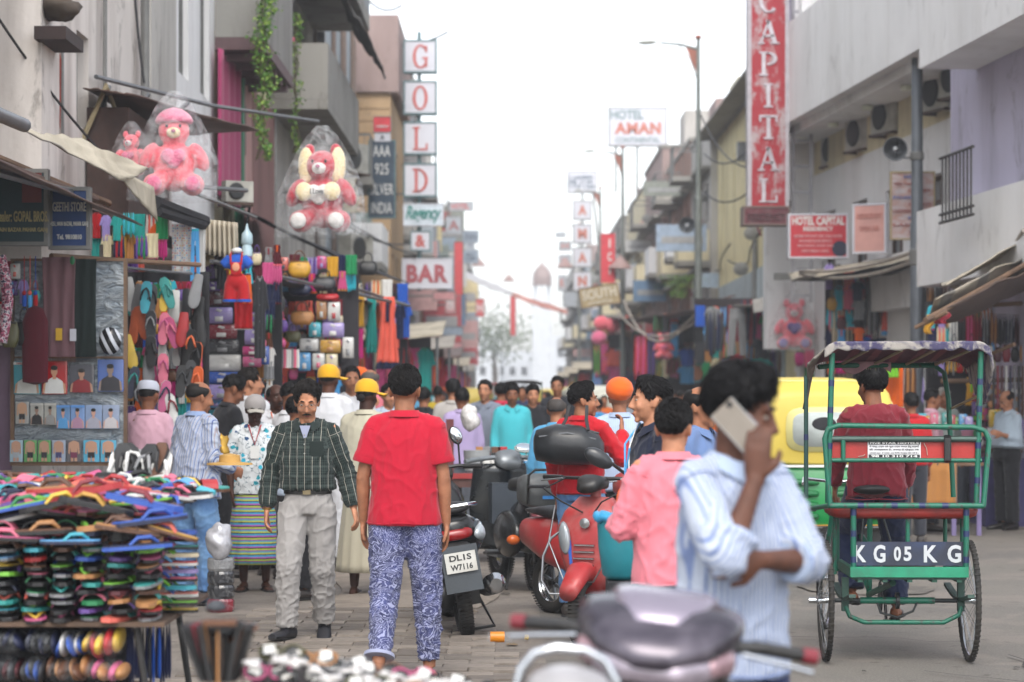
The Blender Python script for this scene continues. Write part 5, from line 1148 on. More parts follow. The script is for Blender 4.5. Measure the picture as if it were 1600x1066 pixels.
for i in range(150):
 u=(i*0.618034)%1;v=i/150;x=-2.42+1.05*u;y=9.42+1.12*v**.8;z=top(x,y)+rnd.uniform(-.01,.025)
 if rnd.random()<.45:a=rnd.choice(['black','charcoal','brown','tan','grey','navy','brown','rose'])
 else:a=rnd.choice(br+['red','red','white','tan','blue','crimson'])
 st=rnd.choice(br+dk+['white','tan','mustard']);yaw=rnd.choice([pi/2,-pi/2,0,.7,-.8])+rnd.gauss(0,.35)
 M4=T(x,y,z)@RZ(yaw)@RX(rnd.gauss(.03,.12))@RY(rnd.gauss(0,.1))@Matrix.Scale(rnd.uniform(.85,1.08),4)
 w='front edge' if v<.33 else 'middle' if v<.66 else 'back';w2='left side' if u<.33 else 'centre' if u<.66 else 'right side'
 flipflop(M4,a,rnd.choice(['black',a,a,'white','brown']),st,'%s slipper with %s straps on top of the heap, %s, %s'%(a,st,w,w2),style=0 if rnd.random()<.62 else 1)
HT=[(60,835,9.34,'brown','black','tan',1.1,.06),(20,845,9.33,'rose','black','pink',1.0,-.05),(110,850,9.34,'sky blue','navy','turquoise',.95,.1),(150,795,9.4,'charcoal','black','mustard',1.2,.12),(30,795,9.42,'lime','blue','green',1.0,-.1),(265,835,9.36,'mustard','brown','coral',.9,.2),(235,818,9.35,'blue','navy','blue',1.2,-.02),(205,832,9.36,'tan','brown','brown',1.15,.04),(175,826,9.38,'tan','tan','brown',1.1,.0),(225,790,9.4,'blue','blue','crimson',1.25,.1),(130,775,9.45,'red','red','crimson',1.3,-.12),(100,768,9.5,'tan','red','brown',1.2,-.15),(85,792,9.4,'black','black','yellow',1.1,-.1),(190,762,9.9,'coral','red','red',1.0,.1),(215,858,9.32,'navy','blue','blue',1.1,.03)]
for i,(px,py,Y,a,b,c,sc,t_)in enumerate(HT):
 Y-=.04
 flipflop(T(P(px,py,Y))@RY(t_)@RZ(pi/2*(1 if i%2 else-1)+.1)@RX(.1)@Matrix.Scale(sc*.93,4),a,b,c,'large %s flip-flop with %s straps lying sideways %s'%(a,c,['at the left front','at the far left edge','under the red ones','behind the tan pair','on the left shoulder of the heap','at the very corner','on the heap front','below the blue one','crossed under the tan pair','near the right corner','at the heap centre','left of the red ones','above the front stacks','at the back of the heap','lowest at the right'][i]),style=0)
for i in range(7):
 px=185+i*11;flipflop(T(P(px,745-(i%3)*6,10.45))@RZ(.5*sin(i))@RX(1.0+.15*sin(i*2)),('white','black','black','grey','black','brown','white')[i],'black',('white','black','white','black','grey','black','white')[i],'%s sandal tipped up at the back of the heap by the pink shirt, %s'%(('white','black','glossy black','grey','small black','brown','pale')[i],('first','second','third','fourth','fifth','sixth','last')[i]),style=0)
for i,(a,b,c,d,col,lab)in enumerate([(-10,40,982,1022,'navy','dark wrapped slipper bundle under the table left'),(42,92,982,1022,'navy','dark blue wrapped bundle with stripes under the table'),(94,130,985,1025,'blue','blue wrapped bundle with white edge under the table'),(132,195,982,1026,'yellow','yellow and red wrapped bundle under the table'),(-10,35,1026,1066,'maroon','maroon wrapped bundle in the lower row'),(36,75,1026,1066,'charcoal','charcoal wrapped bundle in the lower row'),(76,130,1028,1066,'brown','brown wrapped bundle in the lower row'),(132,200,1028,1064,'tan','tan and pink wrapped bundle in the lower row')]):
 Y=9.45;mb=MB();p=P((a+b)/2,(c+d)/2,Y);wx=(b-a)*Y/F/2;hz_=(d-c)*Y/F/2
 for k in range(5):mb.ell(p+V((-wx+wx*2*(k+.5)/5+rnd.gauss(0,.006),rnd.gauss(0,.02),rnd.gauss(0,.006))),(wx*rnd.uniform(.2,.3),.12,hz_*rnd.uniform(.75,1.05)),10,8,RY(rnd.gauss(0,.25)).to_3x3(),k%2)
 r=root('slipper_bundle',lab,'bundle',P((a+b)/2,d,Y),0,'plastic wrapped bundles under the sandal table')
 c2={'navy':'charcoal','blue':'white','yellow':'red','maroon':'charcoal','charcoal':'blue','brown':'tan','tan':'rose'}[col]
 part('slippers',mb,[dye(col,'rubber'),dye(c2,'rubber')],r,2,True,kind='stuff');part('wrapping',MB().ell(p,(wx*1.05,.15,hz_*1.1),16,12,fn=lambda q:q*(1+.12*noise.noise(q*12))),[film()],r,2,True)
for i in range(2):one('plastic_bag',MB().ell((-1.5+.22*i,9.75,.09),(.2,.14,.11),20,14,fn=lambda q:q*(1+.35*noise.noise(q*9+V((i,0,0))))),[M('bag_silver','a9a9ae',.2,.2,var=.3,sc=12)],['crumpled silvery plastic bag on the ground by the table leg','second crumpled pale bag beside the table leg'][i],'plastic bag',smooth=2)
for i in range(4):garm('bundle',196+i*16,220+i*16,972,1075,9.5+.1*i,('navy','charcoal','blue','navy')[i],'navy','%s strip of cloth hanging at the table corner'%('navy','charcoal','blue','dark blue')[i],'cloths under the table corner')
for i,(z,c)in enumerate([(.0,'crimson'),(.1,'charcoal'),(.2,'charcoal'),(.3,'grey')]):one('wrapped_roll',MB().lathe([(.09,z),(.1,z+.02),(.1,z+.08),(.09,z+.098)],(PX(345,17.4),17.4,0),n=16),[dye(c,'pack')],'%s wrapped roll, %s in the pile beside the blue jeans'%(c,('lowest','second','third','topmost')[i]),'roll','wrapped rolls in a pile by the striped man')
one('plastic_bag',MB().ell((PX(344,17.35),17.35,.52),(.1,.09,.13),20,14,fn=lambda q:q*(1+.3*noise.noise(q*14))),[M('bag_silver','a9a9ae',.2)],'clear plastic bag full of goods on top of the roll pile','plastic bag',smooth=2)
# ---------------------------------------------------------------- foreground hawker tray
YT=6.6
FT=root('hawker_table','low hawker table in the foreground with wallets and sunglasses','table',(-.5,YT,0));part('top',MB().b2((-.92,6.2,.70),(.02,7.0,.73)),[DARK],FT,world=True)
for x in(-.88,-.02):
 for y in(6.25,6.95):part('leg',MB().cyl((x,y,0),(x,y,.7),.018,6),[STEEL],FT,world=True)
for i in range(12):
 px=303+i*7.2;Y=6.55+.03*(i%3);c=('black','charcoal','crimson','black','tan','brown','tan','black','charcoal','black','brown','black')[i]
 mb=MB();mb.box((0,0,.07),(.011,.12,.16),RY((i-6)*.06).to_3x3());mb.box((.004,-.062,.07),(.007,.004,.15),RY((i-6)*.06).to_3x3(),1);a=P(px,1058,Y);mb.move(T(a));one('wallet',mb,[dye(c,'leather'),dye('black','leather')],'%s leather wallet %s in the upright row'%(c,('at the left end','second from the left','third from the left','fourth','fifth, orange toned','sixth','seventh, orange toned','eighth','ninth','tenth','eleventh','at the right end')[i]),'wallet','wallets standing in a row')
for i in range(5):one('wallet',MB().box(P(345+i*7,972+i*5,6.5+.02*i)-V((0,0,.0)),(.09,.07,.014),RY(-.1*i).to_3x3()@RZ(.2*i).to_3x3()),[dye(('brown','black','charcoal','black','brown')[i],'leather')],'%s wallet lying flat on the upright ones, %s'%(('brown','black','charcoal','black','brown')[i],('topmost','second','third','fourth','lowest')[i]),'wallet','wallets standing in a row')
one('beret',MB().ell(P(338,950,6.5),(.03,.03,.024),14,10,fn=lambda q:V((q.x,q.y,q.z*(1 if q.z>0 else .5)))),[M('beret_grey','33363b',.7)],'dark grey round pouch on top of the wallets','pouch',smooth=True)
def glasses():
 mb=MB()
 for g in(-1,1):
  pts=[(g*.034+.029*cos(t),0,.022*sin(t)*(1.0+.1*sin(t)))for t in[2*pi*k/16 for k in range(16)]];mb.tube(pts,.0035,5,0,True)
  mb.tube([(g*.064,0,.012),(g*.07,.02,.012),(g*.068,.12,.008),(g*.064,.14,-.01)],.003,5)
 mb.tube([(-.008,0,.01),(0,-.003,.014),(.008,0,.01)],.003,5);a=mb.mesh('sunglasses',[DUM],2)
 l=MB()
 l.ell((0,.001,0),(.028,.003,.021),14,6);b=l.mesh('lens',[DUM],2)
 t=MB().box((0,0,0),(.032,.002,.026));return a,b,t.mesh('tag',[DUM])
LENS=M('dark_lens','15130f',.08,0,.05,bump=0,Specular_IOR_Level=.8)
ga,gl,gt=glasses();q=random.Random(9);one('rack_cloth',MB().sheet(lambda u,v:(-.72+.74*u,6.25+.6*v,.70+.17*(1-u)**.9*v+.02*noise.noise(V((u*5,v*5,0)))),14,8,.01),[M('tray_cloth','3a3436',.9)],'dark sloping cloth tray under the sunglasses','tray',smooth=2)
k=0
for j in range(4):
 for i in range(8):
  u=(i+.5+.25*(j%2))/8;v=.06+.26*j;z=.70+.17*(1-u)**.9*v
  a=-.72+.74*u;y=6.27+.55*v
  c=['black','brown','tan','charcoal','rose','grey','olive'][(i*3+j*2)%7]
  o=put(ga,'sunglasses',[dye(c,'leather')],None,T(a,y,z+.035)@RZ(q.gauss(0,.2))@RX(q.gauss(-.5,.15)))
  props(o,'%s framed sunglasses, %s, %s of the tray'%(c,('front row','second row','third row','back row')[j],('left end','left end','left half','left half','right half','right half','right end','right end')[i]),'sunglasses','sunglasses laid out on the tray')
  for g in(-1,1):put(gl,'lens',[LENS],o,T(g*.034,0,0))
  put(gt,'tag',[PW],o,T(q.choice([-.034,.034]),-.006,.008)@RY(q.gauss(0,.4)))
for i in range(14):
 a=-.7+.052*i;z=.735+.13*(1-(a+.72)/.74)+q.uniform(0,.02);one('plastic_wrap',MB().ell((a,6.42+.3*q.random(),z),(.026,.024,.012),16,12,fn=lambda w_:w_*(1+1.1*noise.noise(w_*60+V((i,0,0))))),[M('wrap_white','b9b6b4',.25,var=.3,sc=25)],'crumpled white tissue wrap among the sunglasses, %s'%('left end' if i<4 else 'left of centre' if i<8 else 'right of centre' if i<11 else 'right end'),'wrapper','tissue wraps on the sunglasses tray',2)
# ---------------------------------------------------------------- right stalls
def rowgoods(spec,Y,group,kindlab):
 for i,(kind,px0,px1,py0,py1,c1,c2,lab)in enumerate(spec):garm(kind,px0,px1,py0,py1,Y+.08*(i%3),c1,c2,lab+' '+kindlab,group)
YR=29.0
one('stall_wall',MB().b2((PX(1448,YR+1.2),YR+1.2,0),(PX(1640,YR+1.2),YR+1.3,2.75)),[M('wall_shade_r','211f22',.9)],'painted-shade back board of the belt and bag stall at the right edge','board')  # stall shade is painted into this dark board
for k,(py,lab)in enumerate([(488,'upper'),(600,'lower'),(704,'counter')]):beam(1470,py-8+4*k,YR,1640,py-16+8*k,YR-.3,.03,WOOD,'%s wooden bar of the right edge stall'%lab)
q=random.Random(21)
rc=['black','brown','maroon','charcoal','navy','tan','black','crimson','brown','white','black','grey']
pos=lambda i:['at the near end','second from the near end','third along','fourth along','fifth along','sixth along','seventh along','eighth along','ninth along','tenth along','eleventh along','at the far end'][min(i,11)]
for i in range(10):
 px=1490+i*12.5;c=['white','black','crimson','crimson','black','brown','charcoal','navy','black','grey'][i]
 garm('bundle',px-7,px+7,487+i*.5,547,YR-.1,c,['grey','charcoal','rose','maroon','grey','tan','black','grey','maroon','brown'][i],'%s bundle in the top row at the right edge, %s'%(c,pos(9-i)),'goods in the top row of the right edge stall')
for i in range(9):
 px=1492+i*13.5;c=rc[(i*5+1)%12];handbag(px-7,px+6,522+(i%2)*6,566,YR-.2,c,'black','%s bag in the second row of the right edge stall, %s'%(c,pos(8-i)),'bags in the second row of the right edge stall',kind='round' if i%2 else 'tote')
for i in range(14):
 px=1545+i*6.5;c=rc[(i*7)%12];one('belt',MB().b2((PX(px-1.6,YR),YR-.3,PZ(650,YR)),(PX(px+1.6,YR),YR-.27,PZ(572,YR))).box(P(px,653,YR-.28),(.035,.02,.05),None,1),[dye(c,'leather'),STEEL],'%s leather belt hung in the belt row, %s'%(c,('near end','middle','far end')[2-min(2,i//5)]),'belt','belts hung in a row at the right edge stall')
for j in range(5):
 for i in range(7):
  px=1532+i*13+(j%2)*4;py=612+j*20;c=rc[(i*3+j*5)%12];Y=YR-.25
  o=put(proto('watch',lambda:MB().lathe([(.02,-.02),(.035,-.015),(.035,.015),(.02,.02)],rot=RX(pi/2).to_3x3(),n=12).b2((-.012,-.005,-.075),(.012,.01,.075),1).mesh('watch',[DUM,DUM],True)),'purse',[dye(('white','grey','tan','brown')[(i+j)%4],'leather'),dye(c,'leather')],None,T(P(px,py,Y))@Matrix.Scale(1.2,4));props(o,'%s strapped %s purse pinned on the right stall, %s'%(c,('white','grey','tan','brown')[(i+j)%4],('top row','second row','third row','fourth row','bottom row')[j]),'purse','small purses pinned on the right stall')
one('counter',MB().b2((PX(1535,28.6),28.4,0),(PX(1640,28.6),29.4,.8)),[M('counter_cloth','45406a',.8)],'cloth draped counter behind the white shirted man','counter')
packet(1545,1566,640,668,28.3,'yellow','green','yellow wrapped box on the right counter');packet(1566,1600,655,690,28.3,'lilac','white','lilac wrapped box on the right counter');packet(1542,1564,668,692,28.2,'white','green','white wrapped box under the yellow one')
n=NT('torn_striped_canvas');st=n.ramp(n.math('SINE',n.math('MULTIPLY',n.sep(n.obj())[0],11)),[(.4,0.0),(.6,1.0)]);n.col(n.mix(n.math('MULTIPLY',st,n.noise(3,5)),'a39a8a','3c4650'));STRIPED=n.done(.9)
tarp('awning',[P(1640,395,30),P(1640,380,28),P(1462,468,24.5),P(1446,505,25.5)],CANV,'torn grey and navy canvas awning at the right edge stall',sag=.1,m2=M('canvas_brown','4f4038',.9)).material_slots[0].material=STRIPED
tarp('awning',[P(1650,430,29),P(1650,400,26),P(1460,490,24.6),P(1478,505,26.5)],M('canvas_brown','4f4038',.9),'brown canvas lining under the torn awning',sag=.1)
tarp('awning',[P(1600,378,30),P(1640,350,28),P(1478,446,26),P(1470,446,28)],CANV2,'cream sheet lying above the torn awning',sag=.05)
beam(1446,500,24.3,1640,392,27.5,.03,WOOD,'bamboo edge pole of the torn awning');beam(1430,512,24.6,1480,488,24.4,.022,WOOD,'pale stick end at the awning corner');beam(1530,560,27,1585,538,26.5,.022,WOOD,'slanting stick over the belts')
for i,c in enumerate(['mustard','crimson']):one('rag',MB().sheet(lambda u,v:tuple(P(1448+i*16+(10+8*i)*u,492-4*i+(30-12*i)*v,24.7)+V((.03*sin(v*6),.03*sin(u*9),0))),6,8,.01),[dye(c)],['yellow rag hanging from the awning corner','faded red rag beside the yellow one'][i],'rag',smooth=2)
tarp('awning',[P(1232,428,42),P(1440,396,36),P(1440,404,34.6),P(1238,440,40)],CANV2,'long pale awning edge under the hotel signs',sag=.03)
tarp('awning',[(6.4,33.5,3.6),(6.2,41,3.6),(PX(1236,40),40,PZ(440,40)),(PX(1442,34.6),34.6,PZ(406,34.6))],DARK,'dark roof sheet over the clothes stall under the hotel signs',sag=.1)
one('stall_wall',MB().b2((PX(1290,40.6),40.6,0),(PX(1450,40.6),40.7,3.7)),[M('wall_shade_q','2b2527',.9)],'painted-shade back board of the hanging clothes stall','board')  # dark board colour holds the shade behind the hanging clothes
one('cloth_wall',MB().sheet(lambda u,v:tuple(P(1298+33*u,432+160*v,39.6)+V((0,.04*sin(u*30),0))),30,4,.02),[M('cloth_cream_wall','b5a68c',.9)],'cream curtain panel at the corner of the hanging clothes stall','curtain',smooth=2)
rowgoods([('shirt',1328,1352,440,470,'navy','grey','navy and grey tee at the top left of'),('shirt',1330,1354,468,500,'grey','white','grey tee in the left column of'),('shirt',1331,1355,498,520,'charcoal','teal','teal dark tee in the left column of'),('shirt',1332,1352,512,534,'orange','red','orange red top low in the left column of'),('bundle',1350,1374,432,530,'charcoal','grey','grey patterned wrap left of centre in'),('bundle',1362,1384,430,520,'tan','brown','tan wrap at the centre of'),('dress',1376,1398,450,528,'coral','sky blue','coral and blue dress at the centre of'),
('bundle',1394,1420,425,530,'grey','charcoal','grey striped wrap right of centre in'),('bundle',1340,1362,428,470,'crimson','red','dark red clothes high in'),('shirt',1418,1434,455,490,'brown','tan','brown pennant shaped top at the pole side of'),('shirt',1350,1420,528,560,'navy','olive','wide folded navy pile at the foot of'),('shirt',1332,1366,526,560,'blue','navy','blue folded pile low in')],38.6,'clothes of the hanging clothes stall','the long clothes stall')
for i in range(9):garm('bundle',1440+i*7,1452+i*7,430+4*(i%3),520,33.5,rc[(i*5)%12],'charcoal','%s bundle in the shade behind the lamp pole, %s'%(rc[(i*5)%12],pos(i)),'bundles in the shade behind the lamp pole')
packet(1455,1475,540,600,31,'charcoal','black','tall dark boxed item behind the rickshaw roof');garm('shawl',1382,1412,568,640,30,'orange','lime','orange and lime cloth seen under the rickshaw roof');garm('shirt',1380,1410,560,590,29.8,'lime','green','lime green top seen under the rickshaw roof');garm('bundle',1412,1432,560,650,31,'brown','tan','brown wrap seen under the rickshaw roof')
garm('dress',1505,1530,590,660,30,'mustard','lime','yellow and lime printed dress behind the rickshaw post');garm('bundle',1440,1456,590,640,30.5,'lilac','white','pale lilac wrap behind the rickshaw')
r=root('market_table','cloth covered goods table behind the cycle rickshaw','table',(PX(1468,27),27,0));part('top',MB().b2((-.6,-.4,.78),(.42,.4,.82)),[WOOD],r);part('tablecloth',MB().sheet(lambda u,v:(-.58+.7*u,-.42+.03*sin(u*20),.81-.5*v),16,5,.01),[dye('tan')],r,2)
for x in(-.55,.1,.38):part('leg',MB().b2((x-.025,-.35,0),(x+.025,-.3,.78)),[M('leg_lilac','6a5f86',.6)],r)
for i in range(12):a=1408+i*9;packet(a,a+13,652-(i*5)%9,672,26.9-.05*(i%3),['white','green','orange','turquoise','yellow','pink','white','teal','red','lime','sky blue','lilac'][i],'white','%s packet on the goods table, %s'%(['white','green','orange','turquoise','yellow','pink','pale','teal','red','lime','sky blue','lilac'][i],pos(i)),'packets on the goods table')
teddy(1241,460,545,44,'pink','lilac','pink bear with lilac heart hung over the right stalls',heart='purple',rz=-.1)
tarp('awning',[(6.1,46,3.9),(6.1,62,3.9),(PX(1100,60),60,PZ(480,60)),(PX(1262,46),46,PZ(468,46))],CANV,'grey canvas roof over the jeans stall',sag=.15)
one('stall_wall',MB().b2((PX(1085,56),56,0),(6.15,56.1,3.8)),[M('wall_shade_q','2b2527')],'painted-shade back board of the jeans stall','board')  # same painted shade behind the jeans
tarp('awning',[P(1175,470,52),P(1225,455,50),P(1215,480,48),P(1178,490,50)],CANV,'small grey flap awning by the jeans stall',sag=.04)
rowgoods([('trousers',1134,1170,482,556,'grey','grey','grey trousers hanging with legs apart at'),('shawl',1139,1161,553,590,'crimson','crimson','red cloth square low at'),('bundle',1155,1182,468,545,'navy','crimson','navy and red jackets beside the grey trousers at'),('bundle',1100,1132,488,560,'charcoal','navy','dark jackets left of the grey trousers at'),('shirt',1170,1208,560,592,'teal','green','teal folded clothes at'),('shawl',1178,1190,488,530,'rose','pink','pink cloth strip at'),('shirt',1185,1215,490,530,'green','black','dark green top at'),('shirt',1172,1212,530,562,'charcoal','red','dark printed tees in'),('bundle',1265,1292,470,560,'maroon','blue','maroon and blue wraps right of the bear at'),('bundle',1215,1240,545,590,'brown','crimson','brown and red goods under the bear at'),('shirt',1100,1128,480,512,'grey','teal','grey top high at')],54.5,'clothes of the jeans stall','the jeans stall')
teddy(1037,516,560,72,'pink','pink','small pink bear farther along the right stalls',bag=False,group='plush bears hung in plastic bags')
one('stall_wall',MB().b2((PX(1020,74),74,0),(6.0,74.1,3.8)),[M('wall_shade_q','2b2527')],'painted-shade back board of the jacket stall','board');one('stall_wall',MB().b2((PX(925,90),90,0),(5.9,90.1,3.8)),[M('wall_shade_q','2b2527')],'painted-shade back board of the pink goods stall','board')  # both boards take the painted shade colour
tarp('awning',[(6.0,64,4.2),(6.0,90,4.2),(PX(940,90),90,PZ(500,90)),(PX(1090,64),64,PZ(485,64))],TIN,'long sagging tin roof over the jacket stall',sag=.2)
rowgoods([('shirt',1060,1092,488,535,'black','charcoal','black jacket hanging high at'),('shirt',1058,1090,545,572,'blue','crimson','blue and red folded clothes at'),('shirt',1056,1092,572,600,'sky blue','blue','pale blue folded clothes at'),('bundle',1040,1058,560,590,'crimson','brown','maroon bag under the bear at'),('bundle',990,1012,525,600,'red','rose','red and rose clothes at'),('bundle',1008,1026,520,600,'charcoal','purple','dark clothes at'),('shawl',1048,1060,505,560,'sky blue','sky blue','sky blue scarf by the bear at'),('bundle',1092,1104,500,570,'brown','tan','brown strips at')],72.5,'clothes of the jacket stall','the jacket stall')
rowgoods([('shirt',942,980,548,572,'coral','rose','coral dresses in the first row of'),('shirt',945,982,570,592,'rose','teal','rose and teal clothes in the second row of'),('bundle',925,940,540,590,'navy','lime','navy trousers with a lime top at'),('bundle',975,992,520,590,'charcoal','grey','grey dark wraps at'),('shirt',944,982,522,545,'black','charcoal','black bags high at'),('shirt',946,984,590,612,'pink','purple','pink piles at the foot of')],88,'goods of the pink stall','the pink goods stall')
for i,(px,py)in enumerate([(940,505),(958,508),(978,505),(936,528)]):one('balloon_bundle',MB().ell(P(px,py,87),(.3,.2,.26),14,10),[dye(('pink','pink','coral','rose')[i],'plush')],['pale pink soft toy leftmost over the pink stall','second soft toy over the pink stall','coral soft toy over the pink stall','rose soft toy hanging below at the stall corner'][i],'soft toy','soft toys over the pink stall',True)
q=random.Random(31);fc=['red','sky blue','coral','pink','teal','mustard','navy','crimson','purple','white','rose','turquoise','green','orange','charcoal','blue']
for s_i,(Y,a,b,nm)in enumerate([(46,640,668,'first'),(58,664,690,'second'),(74,690,706,'third'),(96,708,722,'fourth'),(120,722,732,'fifth')]):
 x0=PX(a,Y);x1=PX(b,Y);rr=root('market_stall','%s small clothes stall along the far left pavement'%nm,'stall',((x0+x1)/2,Y,0),0,'small stalls on the far left pavement')
 part('back_board',MB().b2((-3.2,1.9,0),((x1-x0)/2,2.0,2.7)),[M('wall_shade_%d'%s_i,('4a4650','5a4438','38444c','6a5048','50504a')[s_i])],rr);part('roof',MB().sheet(lambda u,v:(-3.2+(3.2+(x1-x0)/2+.3)*u,-.6+2.8*v,2.65+.35*v+.06*sin(u*7)),8,5,.03),[(CANV2,CANV,TIN,CANV2,CANV)[s_i]],rr,2)
 for x in((x1-x0)/2+.2,):part('post',MB().cyl((x,-.5,0),(x,-.5,2.65),.03,6),[STEEL],rr)
 for k in range(9):
  px=a-14+(b-a+14)*(k%5+.5)/5;py=520+(k//5)*34+(613-520)*(1-46/Y)*0;z=PZ(py,Y);py=HOR-(2.45-(k//5)*.95-CH)*F/Y;h=.85*F/Y;wpx=.42*F/Y;c=fc[(k*5+s_i*3)%16]
  garm(['shirt','dress','shawl','bundle'][(k+s_i)%4],px-wpx/2,px+wpx/2,py,py+h,Y+.3*(k%2),c,fc[(k*3+s_i)%16],'%s garment on the %s far left stall, %s row'%(c,nm,'upper' if k<5 else 'lower'),'garments on the far left stalls',seed=k)
for s_i,(Y,a,b,nm)in enumerate([(108,905,935,'first'),(130,890,915,'second'),(160,878,900,'third')]):
 x0=PX(a,Y);x1=PX(b,Y);rr=root('market_stall','%s small stall along the far right pavement'%nm,'stall',((x0+x1)/2,Y,0),0,'small stalls on the far right pavement')
 part('back_board',MB().b2((-(x1-x0)/2,1.9,0),(2.4,2.0,2.7)),[M('wall_shade_%d'%s_i,'4a4650')],rr);part('roof',MB().sheet(lambda u,v:(-(x1-x0)/2-.3+3*u,-.6+2.8*v,2.65+.35*v),6,4,.03),[CANV2],rr,2)
 for k in range(8):
  px=a+(b-a+8)*(k%4+.5)/4;py=HOR-(2.45-(k//4)*.95-CH)*F/Y;h=.85*F/Y;wpx=.42*F/Y;c=fc[(k*7+s_i*5)%16]
  garm(['shirt','dress','shawl','bundle'][(k+s_i)%4],px-wpx/2,px+wpx/2,py,py+h,Y+.3*(k%2),c,fc[(k*3+s_i)%16],'%s garment on the %s far right stall, %s row'%(c,nm,'upper' if k<4 else 'lower'),'garments on the far right stalls',seed=k)
# ---------------------------------------------------------------- signs
WB=M('sign_white','bdbec6',.45,var=.06,sc=2,bump=.05);FRG=M('sign_frame_teal','4f6a6e',.5)
def ser(ch,s=1.0):
 """slab serif capitals, 1 x 1.25 box, as stroked shapes"""
 mb=MB();W=.17
 bar=lambda x0,z0,x1,z1:mb.b2((x0,-.012,z0),(x1,0,z1))
 def slant(xa,za,xb,zb,w_):mb.add([(xa-w_/2,-.012,za),(xa+w_/2,-.012,za),(xb+w_/2,-.012,zb),(xb-w_/2,-.012,zb),(xa-w_/2,0,za),(xa+w_/2,0,za),(xb+w_/2,0,zb),(xb-w_/2,0,zb)],[(0,1,2,3),(7,6,5,4),(0,4,5,1),(1,5,6,2),(2,6,7,3),(3,7,4,0)])
 def arc(cx,cz,rx,rz_,a0,a1,wx=W,wz=.09,n=18):
  vs=[];fs=[]
  for i in range(n+1):
   t=R(a0+(a1-a0)*i/n)
   for r0,r1 in((rx,rz_),(rx-wx,rz_-wz)):
    for y in(-.012,0):vs.append((cx+cos(t)*r0,y,cz+sin(t)*r1))
  for i in range(n):a=i*4;b=a+4;fs+=[(a,b,b+2,a+2),(a+1,a+3,b+3,b+1),(a,a+1,b+1,b),(a+2,b+2,b+3,a+3)]
  fs+=[(0,2,3,1),(n*4,n*4+1,n*4+3,n*4+2)];mb.add(vs,fs)
 if ch in 'LIPD':
  x=-.3 if ch!='I' else-.085;bar(x,0.08,x+W,1.17);bar(x-.12,0,x+W+.12,.085);bar(x-.12,1.165,x+W+.12,1.25)
 if ch=='L':bar(-.05,0,.42,.095);bar(.32,.09,.42,.36)
 if ch=='P':arc(-.05,.9,.45,.35,-90,90)
 if ch=='D':arc(-.15,.625,.58,.625,-90,90)
 if ch=='O':arc(0,.625,.42,.64,0,360,n=30)
 if ch in 'CG':
  arc(.02,.625,.44,.64,45,315,n=26);bar(.28,.85,.4,1.2)
  if ch=='G':bar(.12,.5,.46,.59);bar(.26,.08,.4,.5)
 if ch=='T':bar(-.085,.08,.085,1.2);bar(-.22,0,.22,.085);bar(-.42,1.14,.42,1.25);bar(-.42,.9,-.33,1.14);bar(.33,.9,.42,1.14)
 if ch=='A':slant(-.34,.06,.02,1.25,.1);slant(.3,.06,-.02,1.25,.2);bar(-.25,.38,.25,.47);bar(-.48,0,-.18,.08);bar(.1,0,.5,.08)
 if ch=='M':bar(-.38,.06,-.28,1.2);bar(.26,.06,.42,1.2);slant(-.32,1.2,.0,.3,.18);slant(.32,1.2,.02,.3,.12);bar(-.47,0,-.18,.08);bar(.16,0,.5,.08);bar(-.47,1.17,-.2,1.25);bar(.2,1.17,.5,1.25)
 if ch=='N':bar(-.36,.06,-.26,1.2);bar(.26,.06,.36,1.25);slant(-.3,1.2,.26,.02,.18);bar(-.47,0,-.16,.08);bar(-.45,1.17,-.2,1.25);bar(.14,1.17,.48,1.25)
 return mb
def put_ser(r,ch,cx,z0,hh,m,wf=1.0,name='letter'):
 mb=ser(ch);k=hh/1.25;mb.move(T(cx,-.002,z0)@Matrix.Diagonal((k*wf,1.5,k,1)));return part(name,mb,[m],r)
GY=60
GLAB='boxes of the vertical restaurant sign'
for ch,a,b in(('G',62,114),('O',126,179),('L',190,242),('D',255,308)):
 r,w_,h=board(630,683,a,b,GY,WB,FRG,fr=.045,th=.3,label='white sign box with a red letter %s in the vertical sign'%ch,group=GLAB,name='sign_box')
 put_ser(r,ch,0,h*.14,h*.7,M('letter_red','b0544e',.5),.95)
one('sign_bracket',MB().cyl(P(655,50,GY+.15),P(655,455,GY+.15),.05,8),[FRG],'steel pole carrying the stacked letter boxes','pole')
r,w_,h=board(630,693,318,353,GY,M('sign_pale','b9c3cc',.5),WB,fr=.02,th=.2,label='white box with green script lettering under the letter D',group=GLAB,name='sign_box');letter(r,'Regency',0,h*.5,w_*.88,h*.78,PT,shear=.35,bold=.02,space=.9)
r,w_,h=board(641,673,361,392,GY,WB,FRG,fr=.03,th=.2,label='small white box with a red ampersand',group=GLAB,name='sign_box');letter(r,'&',0,h*.5,w_*.5,h*.6,M('letter_red','b0544e'),bold=.03)
r,w_,h=board(628,707,404,451,GY,WB,WB,fr=.03,th=.25,label='white box with BAR in bold red letters',group=GLAB,name='sign_box');letter(r,'BAR',0,h*.5,w_*.82,h*.6,M('letter_dull_red','9a4b52',.5),bold=.05,space=1.15)
r,w_,h=board(575,618,219,341,52,M('sign_slate','2e3d4c',.5),FRG,fr=.03,th=.15,label='dark slate vertical board about silver with four text lines')
for t_,z,ww in(('AAA',.86,.62),('925',.63,.5),('SILVER',.37,.85),('INDIA',.13,.75)):letter(r,t_,0,h*z,w_*ww,h*.14,PW,bold=.0)
r,w_,h=board(583,611,182,207,50,M('sign_bright_red','c23842',.5),FRG,fr=.01,th=.08,label='small bright red sign above the dark slate board');letter(r,'vodafone',0,h*.4,w_*.7,h*.18,PW)
r,w_,h=board(585,610,208,221,50,WB,WB,fr=.01,th=.08,label='small white panel with a dark mark under the red sign');letter(r,'A',0,h*.5,w_*.25,h*.5,PK)
